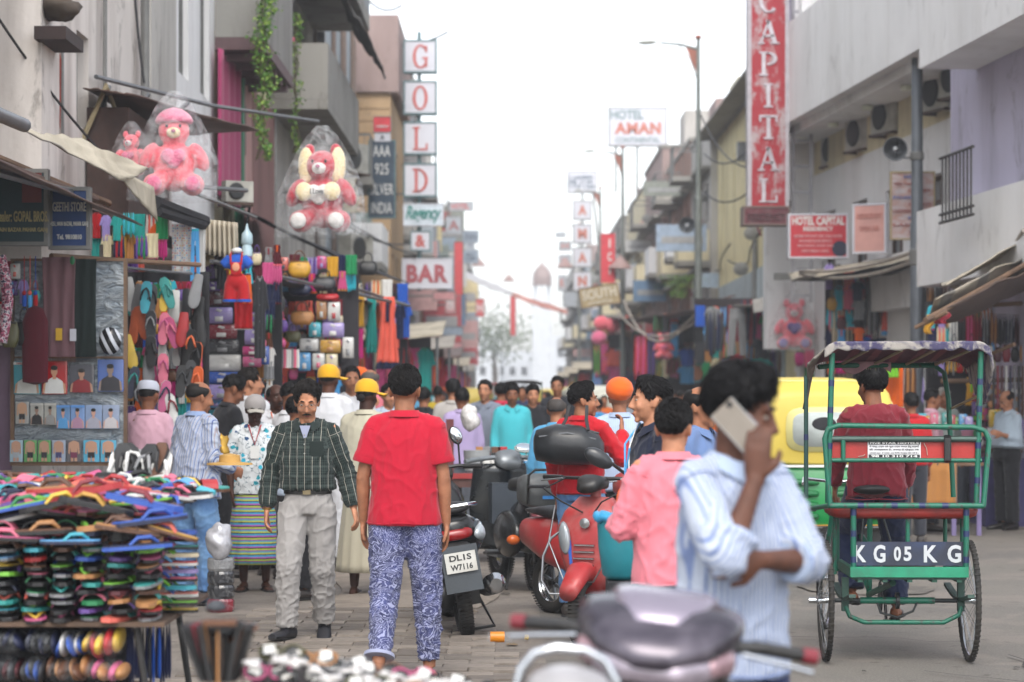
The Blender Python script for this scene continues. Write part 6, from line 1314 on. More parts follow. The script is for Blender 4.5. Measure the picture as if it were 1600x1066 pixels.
FLS=[(698,740,315,330,110,'sign_grey','9ba0a6','HOTEL','b0544e','grey horizontal hotel board standing out over the street'),(696,722,338,366,95,'sign_grey','9ba0a6','A','8c5a5a','square grey board with a letter A'),(722,748,360,380,105,'sign_bluegrey','8a96a4','INN','5c6470','blue grey board past the letter A'),(709,724,377,462,90,'sign_coral','c2464a',None,None,'tall coral red vertical sign in the haze'),(722,748,390,412,120,'sign_bluegrey','8a96a4','S','5c6470','second blue grey board lower down'),
(676,712,455,470,72,'sign_pinkish','c08a8c',None,None,'pinkish strip sign below the BAR box'),(695,712,463,490,80,'sign_pinkish','c08a8c','OPEN','c8c8c8','pink panel beside the strip sign'),(743,757,467,495,130,'sign_coral','c2464a','H','d0d0d0','small red sign with a white letter in the haze'),(690,724,510,525,85,'sign_bluegrey','8a96a4',None,None,'pale blue shop board over the far left stalls'),(696,724,535,552,90,'sign_pinkish','c08a8c',None,None,'pale red shop board under the blue one'),(724,742,372,392,140,'sign_grey','9ba0a6','CAFE','5c6470','distant grey cafe board')]
for a,b,c,d,Y,mn,mc,tx,tc,lab in FLS:
 r,w_,h=board(a,b,c,d,Y,M(mn,mc,.6),FG,fr=.03,th=.12,label=lab)
 if tx:letter(r,tx,0,h*.5,w_*.65,h*.55,M('letter_'+tc,tc,.6,bump=0),bold=.03)
 part('bracket',MB().cyl((-w_/2,.06,h*.5),(-w_/2-.9,.06,h*.5),.03,6),[FG],r)
RDF=None
n=NT('flaking_red');n.col(n.mix(n.ramp(n.noise(2.6,8,n.scale(n.obj(),(1,1,.6)),.72),[(.5,0.0),(.58,1.0)]),'96202c','a39496'));RDF=n.done(.6)
r,w_,h=board(1168,1233,-26,336,42,RDF,M('frame_pale','a9a4aa',.6),fr=.07,th=.3,label='tall peeling red vertical hotel sign with white letters')
M4h=F/42
for i,ch in enumerate('CAPITAL'):put_ser(r,ch,0,h-((-28+i*49.5+8+26+26)*42/F)-.15,.42,M('letter_white_worn','b9b5bc',.5,dirt='77656a',damt=.4),1.15)
r,w_,h=board(1161,1234,322,352,42-.15,M('sign_dark_maroon','5c2630',.6,dirt='8c7c7c'),M('frame_rust','6b5a55',.6),fr=.03,th=.5,label='dark maroon residency box at the foot of the tall red sign');letter(r,'RESIDENCY',0,h*.42,w_*.8,h*.4,M('letter_dark','3a1a20',.5))
r=root('lattice_mast','grey steel lattice mast holding the tall red sign','mast',(PX(1253,42.6),42.6,0))
for x in(-.16,.16):part('upright',MB().b2((x-.03,-.03,3.2),(x+.03,.03,9.4)),[M('mast_pale','98979c',.5,.3)],r)
for k in range(14):part('rung',MB().b2((-.13,-.02,3.3+k*.46),(.13,.02,3.35+k*.46)),[M('mast_pale','98979c')],r)
for k in range(5):part('arm',MB().b2((-.5,-.05,3.6+k*1.3),(-.19,.05,3.72+k*1.3)),[FG],r)
r,w_,h=board(1232,1325,334,404,39.5,M('sign_red','b02a36',.5,var=.1,sc=2),WB,fr=.03,th=.25,label='red hotel sign with white lettering below the white balcony')
letter(r,'HOTEL CAPITAL',0,h*.84,w_*.88,h*.19,PW,bold=.03);letter(r,'RESIDENCY',0,h*.66,w_*.5,h*.1,PW,bold=.02)
for k,(t_,ww)in enumerate([('ROOMS WITH HOT AND COLD WATER',.8),('24 HOURS ROOM SERVICE',.55),('MAIN BAZAR, PAHAR GANJ',.6),('NEW DELHI 110055',.45)]):letter(r,t_,-w_*.05*(k>0),h*(.5-k*.11),w_*ww,h*.06,M('paint_pink','c99a9c',.5,bump=0))
part('navy_disc',MB().lathe([(.001,0),(.13,.0),(.13,.006),(.001,.006)],(w_*.36,-.004,h*.22),RX(pi/2).to_3x3(),20),[dye('navy','rubber')],r)
r,w_,h=board(1331,1386,318,396,37.2,M('sign_faded_salmon','c09088',.6,var=.15,sc=3),WB,fr=.03,th=.12,label='faded salmon sign panel right of the red hotel sign',rz=-.5);letter(r,'RESTAURANT',0,h*.75,w_*.75,h*.1,M('paint_salmon_dark','b0766e',.6,bump=0));letter(r,'OPEN AIR',0,h*.5,w_*.6,h*.1,M('paint_salmon_dark','b0766e'))
n=NT('faded_poster');n.col(n.mix(n.ramp(n.noise(6,5,n.scale(n.obj(),(1,1,2))),[(.4,0.0),(.6,1.0)]),'b9aeb0','b48f86'));POST=n.done(.6)
r,w_,h=board(1391,1461,268,375,34.6,POST,M('frame_tan','a08f6f',.6),fr=.025,th=.06,label='faded framed menu poster behind the lamp pole')
for k in range(9):letter(r,['MENU','VEG THALI','DAL FRY','PANEER','NAAN ROTI','CHOWMEIN','PIZZA','LASSI','COFFEE TEA'][k],(-.12 if k%2 else .1)*(k>0),h*(.92-k*.1),w_*(.5 if k else .4),h*.045,M('paint_rust','a0605a',.6,bump=0)if k%3 else M('paint_dull_blue','6a76a8',.6,bump=0))
r,w_,h=board(950,1043,167,229,100,WB,FG,fr=.05,th=.3,label='big white rooftop hotel board in the haze above the right row',name='rooftop_sign')
letter(r,'HOTEL',-w_*.18,h*.8,w_*.56,h*.24,M('letter_grey_green','6f8486',.6),bold=.03);letter(r,'AMAN',0,h*.46,w_*.78,h*.3,M('letter_brick','b06a5a',.6),bold=.05,space=1.1);letter(r,'CONTINENTAL',0,h*.16,w_*.75,h*.14,M('letter_grey_green','6f8486'),bold=.02)
for x in(-.9,0,.9):part('support',MB().cyl((x,.3,0),(x,.5,-1.9),.05,6),[FG],r)
r,w_,h=board(886,933,267,302,125,WB,FG,fr=.05,th=.3,label='white hotel board farther off over the right row',name='rooftop_sign');letter(r,'HOTEL',0,h*.5,w_*.85,h*.6,M('letter_slate','6f7884',.6),bold=.04)
part('support',MB().cyl((.6,.3,0),(.9,.4,-3),.06,6),[FG],r)
for i,(ch,a)in enumerate(zip('AMAN',(313,350,387,424))):
 r,w_,h=board(895,925,a,a+31,110,WB,FG,fr=.04,th=.3,label='small white sign box with letter %s, %s of the far vertical sign'%(ch,('topmost','second','third','lowest')[i]),group='boxes of the far vertical hotel sign',name='sign_box');letter(r,ch,0,h*.5,w_*.45,h*.5,M('letter_brick','b06a5a'),bold=.06)
one('sign_pole',MB().cyl(P(910,300,110.4),P(910,470,110.4),.05,8),[FG],'pole behind the far vertical hotel sign','pole')
r,w_,h=board(939,961,365,442,84,M('sign_bright_red','c23842'),M('sign_bright_red','c23842'),fr=.02,th=.1,label='bright red vertical sign with white curved letters')
for k,t_ in enumerate('ICI'):letter(r,t_,w_*.12,h*(.8-.27*k),w_*(.3 if t_=='C' else .12),h*.18,PW,bold=.04)
r,w_,h=board(908,971,446,478,76,M('sign_khaki','9b8a68',.7),WOOD,fr=.03,th=.05,label='tilted khaki banner with white lettering over the right pavement',name='banner');letter(r,'SOUTH',0,h*.62,w_*.85,h*.5,M('letter_offwhite','bfb8a8',.6),bold=.03);letter(r,'INDIAN FOOD',0,h*.2,w_*.6,h*.16,M('letter_offwhite','bfb8a8'));r.rotation_euler=(0,R(-9),0)
for a,b,c,d,Y,tx,lab in[(868,884,363,371,140,None,'tiny grey board standing out at the far right'),(873,893,377,392,130,'H','small grey board under the tiny one'),(873,893,398,420,135,'BAR','third small grey board of the far right row'),(880,902,455,480,130,None,'grey panel under the far vertical sign'),(872,885,430,455,150,'R','pinkish small board far along the right')]:
 r,w_,h=board(a,b,c,d,Y,M('sign_grey','9ba0a6'),FG,fr=.04,th=.15,label=lab)
 if tx:letter(r,tx,0,h*.5,w_*.5,h*.5,M('letter_brick','b06a5a'),bold=.03)
r,w_,h=board(797,806,462,525,150,M('sign_coral','c2464a'),FG,fr=.03,th=.12,label='thin red vertical banner hanging in the middle of the street');
r,w_,h=board(24,74,-30,212,20.2,M('poster_faded','8f8a86',.7,var=.12,sc=2,dirt='a08478',damt=.6),FG,fr=.02,th=.1,label='tall faded poster panel with a pale figure at the upper left',name='poster_panel');part('print',MB().b2((-.02,-.008,h*.3),(w_*.42,-.001,h*.6)),[M('poster_pink','a87d76',.7)],r);part('print',MB().b2((-w_*.48,-.008,0.02),(w_*.48,-.001,h*.12)),[M('poster_pink','a87d76')],r)
part('figure',MB().prism([(-.12,.2),(-.04,.2),(.0,.6),(.06,.9),(.02,1.1),(-.02,1.2),(-.1,1.15),(-.13,.9),(-.1,.6)],T(-.02,-.004,.15)@RX(pi/2),.002),[M('poster_ochre','a08d78',.7)],r)
r,w_,h=board(73,98,78,212,20.6,M('poster_pale','b7a9a4',.7,var=.2),FG,fr=.01,th=.05,label='narrow torn red and white poster beside the tall one',name='poster_panel');part('print',MB().prism([(-.02,0),(.03,.12),(.05,0),(.06,.6),(.03,.72),(-.01,.6)],T(0,-.004,.05)@RX(pi/2),.002),[M('poster_red','a0483f',.7)],r)
one('girder',MB().b2((PX(68,20),19.6,PZ(72,20)),(PX(117,20),20.4,PZ(52,20))),[M('girder_brown','2f211f',.8)],'dark brown girder end sticking out of the stained wall','girder')
one('bundle',MB().ell(P(92,14,20),(.17,.2,.1),16,12,fn=lambda q_:q_*(1+.35*noise.noise(q_*14))),[M('sacking','4a4038',.9)],'grey brown sack bundle on the girder at the top left','bundle',smooth=2)
one('curtain',MB().sheet(lambda u,v:(-3.8+.05*sin(u*24),30.9+2.5*u,6.05-1.9*v),30,10,.01),[cloth('curtain_magenta','a03c64')],'long magenta curtain hanging under the concrete balcony','curtain',smooth=2)
one('curtain',MB().sheet(lambda u,v:tuple(P(425+22*u,-10+75*v,37.8)+V((0,.06*sin(u*18),0))),20,6,.01),[cloth('curtain_magenta2','96406e')],'magenta cloth over the upper balcony rail','curtain',smooth=2)
LEAF=M('creeper_leaf','4f7a26',.6,var=.3,sc=20,bump=0);LEAF2=M('creeper_leaf_pale','7f9a3c',.6,var=.3,sc=20,bump=0)
def creeper(px,py0,py1,Y,w_,n_,label,seed):
 q=random.Random(seed);r=root('creeper',label,'climbing plant',P(px,py1,Y));o=r.location;H=(py1-py0)*Y/F
 st=MB()
 for k in range(3):st.tube([(q.gauss(0,w_*.3)+.03*sin(z*3),q.gauss(0,.04),H*(1-z/8))for z in range(9)],.008,4)
 part('stem',st,[M('stem_brown','4d4630',.8)],r,kind='stuff')
 mb=MB()
 for k in range(n_):
  t=q.random()**1.2;x=q.gauss(0,w_*(.55 if t<.75 else .3));c=V((x+.05*sin(t*14),q.gauss(0,.07),H*(1-t)));a=V((q.gauss(0,1),q.gauss(0,1),q.gauss(-.5,.7))).normalized();b=a.cross(V((q.gauss(0,1),q.gauss(0,1),q.gauss(0,1)))).normalized();L=q.uniform(.035,.07)
  mb.add([c,c+a*L*.5+b*L*.35,c+a*L,c+a*L*.5-b*L*.35],[(0,1,2,3)],k%3==0)
 part('foliage',mb,[LEAF,LEAF2],r,kind='stuff')
creeper(412,-20,250,31,.12,1300,'green creeper trailing down from the concrete balcony',3);creeper(462,20,240,37,.08,420,'second thinner creeper behind the hanging bear wire',4);creeper(1062,430,465,70,.5,700,'pale green shrub on the ledge by the loudspeaker',7)
# ---------------------------------------------------------------- lamps, poles, loudspeakers, wires
POLE=M('pole_grey','5b6066',.55,.3,var=.12);POLEG=M('pole_paint','6d726f',.55,.2);RUST=M('pole_rust','8a5343',.6)
r=root('lamp_post','thick grey lamp post rising past the white hotel building','lamp post',(PX(1433,34),34,0));part('pole',MB().tube([(0,0,0),(0,0,4),(0,0,4.02),(0,0,10)],[.1,.1,.085,.07],14),[POLE],r,True)
part('band',MB().lathe([(.1,3.4),(.112,3.42),(.112,3.62),(.1,3.64)],n=14),[FG],r);part('band',MB().lathe([(.09,4.9),(.1,4.92),(.1,5.0),(.09,5.02)],n=14),[FG],r);part('arm',MB().tube([(0,0,9.6),(-1,0,10),(-2.2,0,10.1)],.035,8),[POLE],r,True)
def lamp(px,ptop,Y,L,label):
 r=root('street_lamp',label,'street lamp',(PX(px,Y),Y,0),0,'street lamps along the right pavement');H=PZ(ptop,Y)
 part('pole',MB().tube([(0,0,0),(0,0,H*.62),(0,0,H*.62+.02),(0,0,H)],[.11,.09,.07,.05],12),[POLEG],r,True)
 part('arm',MB().tube([(0,0,H-.25),(-L*.35,0,H-.12),(-L*.75,0,H-.08)],[.05,.035,.03],8),[POLEG],r,True);part('stay',MB().tube([(0,0,H-1.1),(-L*.15,0,H-.5),(-L*.4,0,H-.12)],.016,6),[POLEG],r,True)
 part('bracket',MB().prism([(0,-.75),(0,.02),(-.32,.02)],T(0,.02,H-.2)@RX(pi/2),.04),[RUST],r)
 part('lamp_head',MB().ell((-L,0,H-.07),(L*.2,.12,.06),16,8,RY(-.04).to_3x3()),[M('lamp_head_pale','9fa19a',.4)],r,True);part('finial',MB().ell((0,0,H+.06),(.09,.09,.06),10,8),[RUST],r,True);return r
lamp(1091,62,60,1.28,'nearest street lamp with a long arm over the road');lamp(973,233,85,1.18,'second street lamp with arm, behind the rooftop board');lamp(938,295,110,1.0,'third street lamp in the haze');lamp(905,350,150,1.0,'farthest street lamp in the haze')
def horn(px,py,Y,rr,label,yaw=-.2):
 r=root('loudspeaker',label,'loudspeaker',P(px,py,Y),yaw,'horn loudspeakers on poles');L=RX(pi/2).to_3x3()
 part('horn',MB().lathe([(rr,0),(rr*1.05,.0),(rr*1.03,-.03),(rr*.55,-.14),(rr*.3,-.3),(rr*.32,-.32),(rr*.25,-.34),(rr*.2,-.16),(rr*.5,-.1)][::1],(0,0,0),L,24,caps=False),[M('horn_grey','5d6064',.5,.2)],r,True)
 part('driver',MB().lathe([(rr*.35,-.3),(rr*.38,-.42),(rr*.2,-.46)],(0,0,0),L,16),[M('horn_dark','2d3033',.5)],r,True);part('throat',MB().ell((0,-.02+.05,0),(rr*.22,.06,rr*.22),12,8),[M('horn_core','a9acb0',.4)],r,True);part('bracket',MB().tube([(0,.25,-rr*.6),(rr*1.4,.3,-rr*.6),(rr*1.9,.2,0)],.012,6),[STEEL],r)
horn(1399,233,33.8,.165,'grey horn loudspeaker fixed beside the thick lamp post');horn(1073,352,60,.2,'distant horn loudspeaker beside the nearest street lamp');horn(955,430,86,.2,'far horn loudspeaker by the second street lamp')
for px,py,Y,lab in[(969,412,84,'conical pink grey lampshade on the second street lamp'),(883,410,120,'small conical lampshade far off on the right'),(795,432,160,'tiny conical lampshade hanging mid street'),(748,408,140,'small conical lampshade on the left signs')]:
 one('lampshade',MB().lathe([(.42*(1 if Y<100 else 1.1),0),(.4,.05),(.16,.34),(.05,.42),(.04,.5)],P(px,py+8,Y),n=16),[M('shade_pinkish','8f7672',.6)],lab,'lampshade',smooth=True)
WG='overhead wires';WM=M('wire_dark','2a2a2c',.7);WL=M('wire_pale','9c9388',.7)
def wire(a,b,sag,r_,m,label,n_=14):one('cable',MB().tube([V(a).lerp(V(b),i/n_)+V((0,0,-sag*4*(i/n_)*(1-i/n_)))for i in range(n_+1)],r_,5),[m],label,'cable',WG,True)
wire(P(-40,-30,19),P(190,270,21.5),.1,.012,WM,'dark cable running down the stained wall');wire(P(210,-10,24),P(225,130,24),.05,.014,WM,'dark cable down the pilaster')
wire(P(560,55,60),P(700,50,62),.3,.03,WM,'thin cable over the vertical sign boxes');wire(P(1275,28,43),P(1640,38,30),.1,.012,WM,'thin wire crossing the white balcony')
wire(P(575,0,62),P(628,8,62),.2,.03,WM,'short cable at the top of the left row')
for i,(a,b,s_,lab)in enumerate([((1432,380),(1605,372),.35,'highest pale cable sagging from the lamp post'),((1432,384),(1610,380),.5,'second pale cable sagging from the lamp post'),((1432,386),(1625,395),.55,'third pale cable sagging from the lamp post'),((1438,390),(1600,360),.6,'lowest pale cable sagging from the lamp post'),((1250,424),(1432,392),.1,'pale cable along the awning under the hotel signs'),((1250,428),(1436,404),.16,'lower pale cable along the awning under the hotel signs')]):
 wire(P(*a,34 if a[0]>1300 else 40),P(*b,27 if b[0]>1500 else 34),s_,.028,WL,lab)
for i,(a,b)in enumerate([((960,480),(1090,500)),((975,470),(1060,520)),((985,500),(1095,480))]):wire(P(*a,84),P(*b,62),.7,.035,WL,['pale wire loop between the street lamps, upper','pale wire loop between the street lamps, middle','pale wire loop between the street lamps, lower'][i])
for i,(a,b)in enumerate([((735,420),(870,470)),((740,440),(900,500))]):pass
tarp('bunting_sheet',[P(728,424,125),P(800,456,125),P(798,462,124.6),P(728,436,124.6)],M('sheet_white','a4a4a8',.8),'pale plastic strip strung across the far street','sheet',sag=.12)
tarp('bunting_sheet',[P(800,457,124),P(886,484,120),P(886,492,119.6),P(800,464,123.6)],M('sheet_coral','b08078',.8),'faded coral strip at the end of the one across the street','sheet',sag=.12)
for i,(a,b,Y0,Y1)in enumerate([((520,330),(700,400),40,75),((480,300),(640,380),36,62),((1100,240),(1175,228),56,50),((1100,300),(1180,290),58,50),((1095,180),(1170,262),60,50),((560,250),(640,300),50,64)]):wire(P(*a,Y0),P(*b,Y1),.3,.02,WM,['long wire over the dress rail','wire above the bag stall','upper wire over the yellow building','middle wire over the yellow building','slanting wire over the yellow building','short wire by the slate board'][i])
def aircon(loc,rz,label,sc=1):
 r=root('air_conditioner',label,'air conditioner',loc,rz,'outdoor air conditioner units');m=M('ac_white','a9a79e',.5,dirt='5f584d',damt=.5)
 part('casing',MB().b2((-.4*sc,-.15*sc,0),(.4*sc,.15*sc,.56*sc)),[m],r);part('fan_guard',MB().lathe([(.21*sc,0),(.23*sc,.015),(.2*sc,.03),(.05,.035),(.001,.035)],(-.1*sc,-.15*sc,.28*sc),RX(pi/2).to_3x3(),20),[M('fan_dark','2a2b2c',.6)],r);part('bracket',MB().b2((-.38*sc,-.2*sc,-.05),(-.34*sc,.5*sc,-.004)).b2((.34*sc,-.2*sc,-.05),(.38*sc,.5*sc,-.004)).b2((-.34*sc,-.19*sc,-.04),(.34*sc,-.15*sc,-.006)),[M('ac_rust','4c3a32',.7)],r,kind='stuff');part('pipe',MB().tube([(.41*sc,.05,.2*sc),(.5*sc,.1,.1*sc),(.46*sc,.3,-.5)],.02,6),[DARK],r)
 return r
for px,py,Y,lab in[(1474,172,35.2,'nearest air conditioner under the white balcony'),(1392,208,38.3,'second air conditioner under the white balcony'),(1350,234,40.4,'third air conditioner under the white balcony'),(1310,258,43,'farthest air conditioner under the white balcony'),(1504,150,34.0,'air conditioner half behind the lavender wall')]:aircon(P(px,py,Y)+V((.0,0,0)),R(-70),lab)
aircon(P(371,316,27),R(30),'small air conditioner on the roof beside the pink bears',.42);aircon(P(548,270,46),R(60),'air conditioner hung on the left row past the bear');aircon(P(556,410,48),R(60),'air conditioner low on the left row above the dresses')
for i in range(5):
 z=3.0;window_d=None
fill(1290,1445,415,600,39.5,15,32,'the hanging clothes stall back',('shirt','bundle','dress','shawl','bag'));fill(1086,1230,478,610,55.5,13,28,'the jeans stall back',('shirt','bundle','trousers' if False else 'shawl'));fill(1242,1300,470,610,47,15,32,'the stall behind the pink bear',('shirt','bundle','shawl','bag'));fill(1022,1095,490,605,73.6,12,24,'the jacket stall back',('shirt','bundle'));fill(926,1000,515,610,89.6,12,22,'the pink stall back',('shirt','bundle'));fill(1450,1600,478,610,30,14,34,'the right edge stall back',('bag','bundle','shirt'));fill(1520,1600,600,690,29.6,14,28,'the right edge stall base',('bag','packet'))
# ---------------------------------------------------------------- vehicles
CHR=M('chrome','b9bcc0',.18,1.0,var=.04,bump=.05);RUB=M('tyre_rubber','1a1918',.85,var=.15,bump=.4,bsc=90,dirt='4a443c',damt=.4);BLK=M('black_plastic','151516',.42,var=.15,dirt='3a3632',damt=.35)
TEALF=None
n=NT('chipped_green_paint');o_=n.obj();f=n.noise(26,6,n.scale(o_,(1,1,.5)),.7)
n.col(n.mix(n.ramp(f,[(.56,0.0),(.62,1.0)]),'0b5c48','3a3a36'));n.bump(n.noise(50,4),.3,.003);TEALF=n.done(.5)
NAVYB=M('band_navy','1a2350',.5)
def wheel_round(parent,c,r_,w_,rot,spokes=0,rim=CHR,tm=RUB,name='wheel',tyre=.02,alloy=0,hubw=.05):
 """wheel with its axis along local x; parts tyre, rim, hub, spokes as sub-parts"""
 L=T(c)@rot@RY(pi/2)
 mb=MB();mb.tube([(cos(2*pi*k/40)*(r_-tyre),sin(2*pi*k/40)*(r_-tyre),0)for k in range(40)],tyre,10,0,True);mb.v=[(x,y,z*(w_/tyre/2))for x,y,z in mb.v]
 for k in range(60):
  a=2*pi*k/60;mb.box((cos(a)*(r_-.002),sin(a)*(r_-.002),0),(.006,.012,w_*.9),RZ(a).to_3x3())
 mb.move(L);w=part(name,mb,[tm],parent,True)
 part('rim',MB().lathe([(r_-tyre*1.75,-w_*.32),(r_-tyre*1.3,-w_*.4),(r_-tyre*1.75,-w_*.2),(r_-tyre*1.75,w_*.2),(r_-tyre*1.3,w_*.4),(r_-tyre*1.75,w_*.32),(r_-tyre*2.1,0)],n=40,caps=False).move(L),[rim],w,True)
 part('hub',MB().lathe([(.012,-hubw),(.03,-hubw*.8),(.018,-.02),(.018,.02),(.03,hubw*.8),(.012,hubw)],n=12).move(L),[CHR if spokes else BLK],w,True)
 if spokes:
  sb=MB()
  for k in range(spokes):
   a=2*pi*k/spokes;s=1 if k%2 else-1;b=a+(.42 if(k//2)%2 else-.42)
   sb.cyl((cos(a)*.028,sin(a)*.028,s*hubw*.75),(cos(b)*(r_-tyre*1.8),sin(b)*(r_-tyre*1.8),0),.0016,4)
  part('spokes',sb.move(L),[CHR],w,kind='stuff')
 if alloy:
  for k in range(alloy):
   a=2*pi*k/alloy;part('alloy_spoke',MB().tube([(cos(a)*.03,sin(a)*.03,0),(cos(a+.15)*(r_-tyre*2),sin(a+.15)*(r_-tyre*2),0)],[.018,.012],6).move(L),[M('alloy_grey','6c6e72',.35,.6)],w)
 return w
def bands(mb_,a,b,r_,ks):
 a=V(a);b=V(b)
 for k in ks:p=a.lerp(b,k);d=(b-a).normalized();mb_.tube([p-d*.018,p+d*.018],r_*1.06,10)
# --- cycle rickshaw: local x right, y forward
RK=root('cycle_rickshaw','green framed cycle rickshaw with torn canopy seen from behind','cycle rickshaw',(2.29,14.2,0),R(-1.5))
def tb(name,pts,r_=.015,ks=(),m=None,n_=10,parent=None):
 o=part(name,MB().tube(pts,r_,n_),[m or TEALF],parent or RK,True)
 if ks:
  b=MB()
  for k in ks:bb_=MB();bands(bb_,pts[0],pts[-1],r_,[k]);part('paint_band',bb_,[NAVYB],o,True)
 return o
RWX=.425
for sx in(-1,1):wheel_round(RK,(sx*RWX,0,.362),.36,.034,RZ(0),40,tyre=.018,hubw=.06)
wheel_round(RK,(-.22,1.95,.345),.345,.034,RZ(R(-14)),36,tyre=.018)
tb('axle',[(-RWX-.07,0,.362),(RWX+.03,0,.362)],.013,m=M('axle_dark','25292a',.5,.5));tb('axle_sleeve',[(-.22,0,.362),(.22,0,.362)],.02)
part('axle_cap',MB().cyl((-RWX-.1,0,.362),(-RWX-.05,0,.362),.018,10),[CHR],RK,True)
tb('underrun_bar',[(-.31,-.02,.33),(-.285,-.03,.27),(-.2,-.03,.235),(.27,-.03,.235),(.36,-.03,.28),(.375,-.02,.33)],.014)
for sx,x in((-1,-.31),(1,.375)):part('hanger',MB().b2((x-.02,-.03,.3),(x+.02,.02,.5)),[M('iron_green','1f3d34',.6)],RK);part('leaf_spring',MB().sheet(lambda u,v:(x-.02+.04*v,-.38+.9*u,.42-.05*sin(pi*u)),12,1,.02),[M('iron_green','1f3d34')],RK)
ox=.045
PB=part('cargo_floor',MB().b2((ox-.33,-.18,.50),(ox+.335,.55,.515)),[M('underfloor_green','24443a',.7)],RK)
for i in range(5):part('floor_slat',MB().b2((ox-.3+i*.145,-.175,.484),(ox-.27+i*.145,.55,.499)),[M('slat_green','31594a',.7)],RK)
part('rear_rail',MB().b2((ox-.345,-.2,.515),(ox+.345,-.165,.575)),[M('painted_wood_green','15805f',.55,var=.15,sc=9,dirt='2f4038',damt=.6)],RK)
part('side_rail',MB().b2((ox-.345,-.165,.515),(ox-.315,.55,.57)),[TEALF],RK);part('side_rail',MB().b2((ox+.315,-.165,.515),(ox+.345,.55,.57)),[TEALF],RK)
pl=part('name_panel',MB().b2((ox-.315,-.15,.58),(ox+.32,-.135,.72)),[M('panel_navy','232838',.6,var=.2,sc=8,bump=.4,dirt='2b3f66',damt=.5)],RK)
LW=M('stencil_white','b5b8bc',.6,var=.1)
for t_,x,w_,h_ in(('K',-.282,.07,.1),('G',-.17,.07,.105),('0',-.065,.042,.085),('5',-.005,.045,.085),('K',.13,.08,.1),('G',.268,.08,.105)):
 t=text_mb(t_,w_,h_,.003,.03);t.move(T(ox+x,-.1525,.65));part('lettering',t,[LW],pl)
for x in(ox-.325,ox+.335):tb('rear_post',[(x,-.17,.575),(x,-.175,.93)],.017,(.12,.55,.9))
tb('rear_post',[(ox,-.12,.7),(ox,-.12,.93)],.013,())
tb('seat_rail',[(-.42,-.2,.935),(.475,-.2,.935)],.017,(.2,.42,.6,.75));tb('seat_rail',[(-.42,-.2,.935),(-.5,.15,.9),(-.44,.5,.88)],.015);tb('seat_rail',[(.475,-.2,.935),(.5,.1,.92),(.46,.5,.9)],.015)
tb('seat_rail',[(-.4,.1,.875),(.44,.1,.875)],.013)
part('seat_cushion',MB().loft([ring(V((.03,.13,z)),a,b,V((1,0,0)),V((0,1,0)),24,.3)for z,a,b in((.855,.40,.27),(.87,.43,.3),(.905,.44,.31),(.925,.41,.28))]),[M('seat_red','7f1f18',.6,var=.3,sc=8,bump=.4,dirt='2e1c18',damt=.5)],RK,2)
for x in(-.36,.4):tb('seat_strut',[(x,.1,.51),(x,.1,.93)],.013);
for x in(-.3,.36):tb('seat_strut',[(x,.5,.5),(x,.5,.9)],.013)
tb('backrest_rail',[(-.42,-.2,.935),(-.45,-.19,1.33),(-.43,-.19,1.385),(-.37,-.19,1.405),(.42,-.19,1.395),(.485,-.19,1.375),(.51,-.19,1.32),(.475,-.2,.935)],.016)
tb('backrest_rail',[(-.43,-.17,1.325),(.47,-.17,1.325)],.018,m=M('worn_steel_green','3c4e49',.5,.4));tb('backrest_rail',[(-.44,-.17,1.2),(.47,-.17,1.2)],.013)
tb('backrest_bar',[(-.34,-.175,1.2),(-.34,-.175,1.32)],.014)
bk=part('backrest_cushion',MB().b2((-.41,-.155,1.212),(.44,-.115,1.312)),[M('cushion_red','9c1f1a',.45,var=.15,bump=.3,dirt='6c2a24',damt=.5)],RK)
sp=part('sticker',MB().b2((-.195,-.165,1.213),(.115,-.1585,1.312)),[M('sticker_white','c4c4c6',.45,bump=0)],bk)
part('strap',MB().tube([(.27,-.17,1.19),(.268,-.195,1.2),(.268,-.195,1.33),(.27,-.17,1.345)],.021,8,0,False,.3),[BLK],bk)
cx=-.04
for t_,z,w_,h_,inv in(('FIVE STAR HOTELS',1.3015,.285,.0125,1),('में पार्ट टाइम एवं फुल टाइम कार्य हेतु लड़कों',1.281,.29,.016,0),('की आवश्यकता है। अनपढ़ से ग्रेजुएट तक',1.262,.29,.015,0),('(कमाएँ 400/- से 2500/- तक दैनिक गारन्टेड जॉब नहीं है।)',1.2425,.285,.011,0),('98 10 310 714',1.2245,.27,.0135,1)):
 if inv:part('black_strip',MB().b2((cx-.15,-.1672,z-.0095),(cx+.15,-.166,z+.0095)),[PK],bk)
 t=text_mb(t_,w_,h_,.001,.012 if not inv else .03);t.move(T(cx,-.1685 if inv else-.1665,z));part('lettering',t,[PW if inv else PK],bk)
part('scratch',MB().tube([(.135,-.1575,1.3),(.15,-.1575,1.27),(.155,-.1575,1.23)],.008,6,0,False,.3),[M('scratch_white','a9968c',.7)],bk);part('scratch',MB().tube([(-.25,-.1575,1.222),(-.22,-.1575,1.226),(-.21,-.1575,1.235)],.007,6,0,False,.3),[M('scratch_white','a9968c')],bk)
for x0,x1,y,zt_,z0 in((-.43,-.405,-.17,1.83,.95),(.44,.465,-.17,1.84,.95)):tb('canopy_post',[(x0,y,z0),(x1,y-.01,zt_)],.017,(.15,.38,.62,.8))
tb('canopy_post',[(-.5,.42,.95),(-.5,.42,1.7)],.014,(.5,),m=M('post_dark_green','2a4a44',.6,.2));tb('canopy_post',[(.43,.62,.95),(.4,.62,1.55),(.37,.6,1.72),(.3,.55,1.765),(-.3,.5,1.765),(-.42,.45,1.755)],.016)
def top_pt(u,v):
 x=-.455+.97*u;y=-.215+.86*v;ed=max(0,1-min(u,1-u)/.08);z=1.893-.105*v-.045*ed**2+.012*sin(u*9)*v+.006*noise.noise(V((u*9,v*9,1)))
 return V((x,y,z))
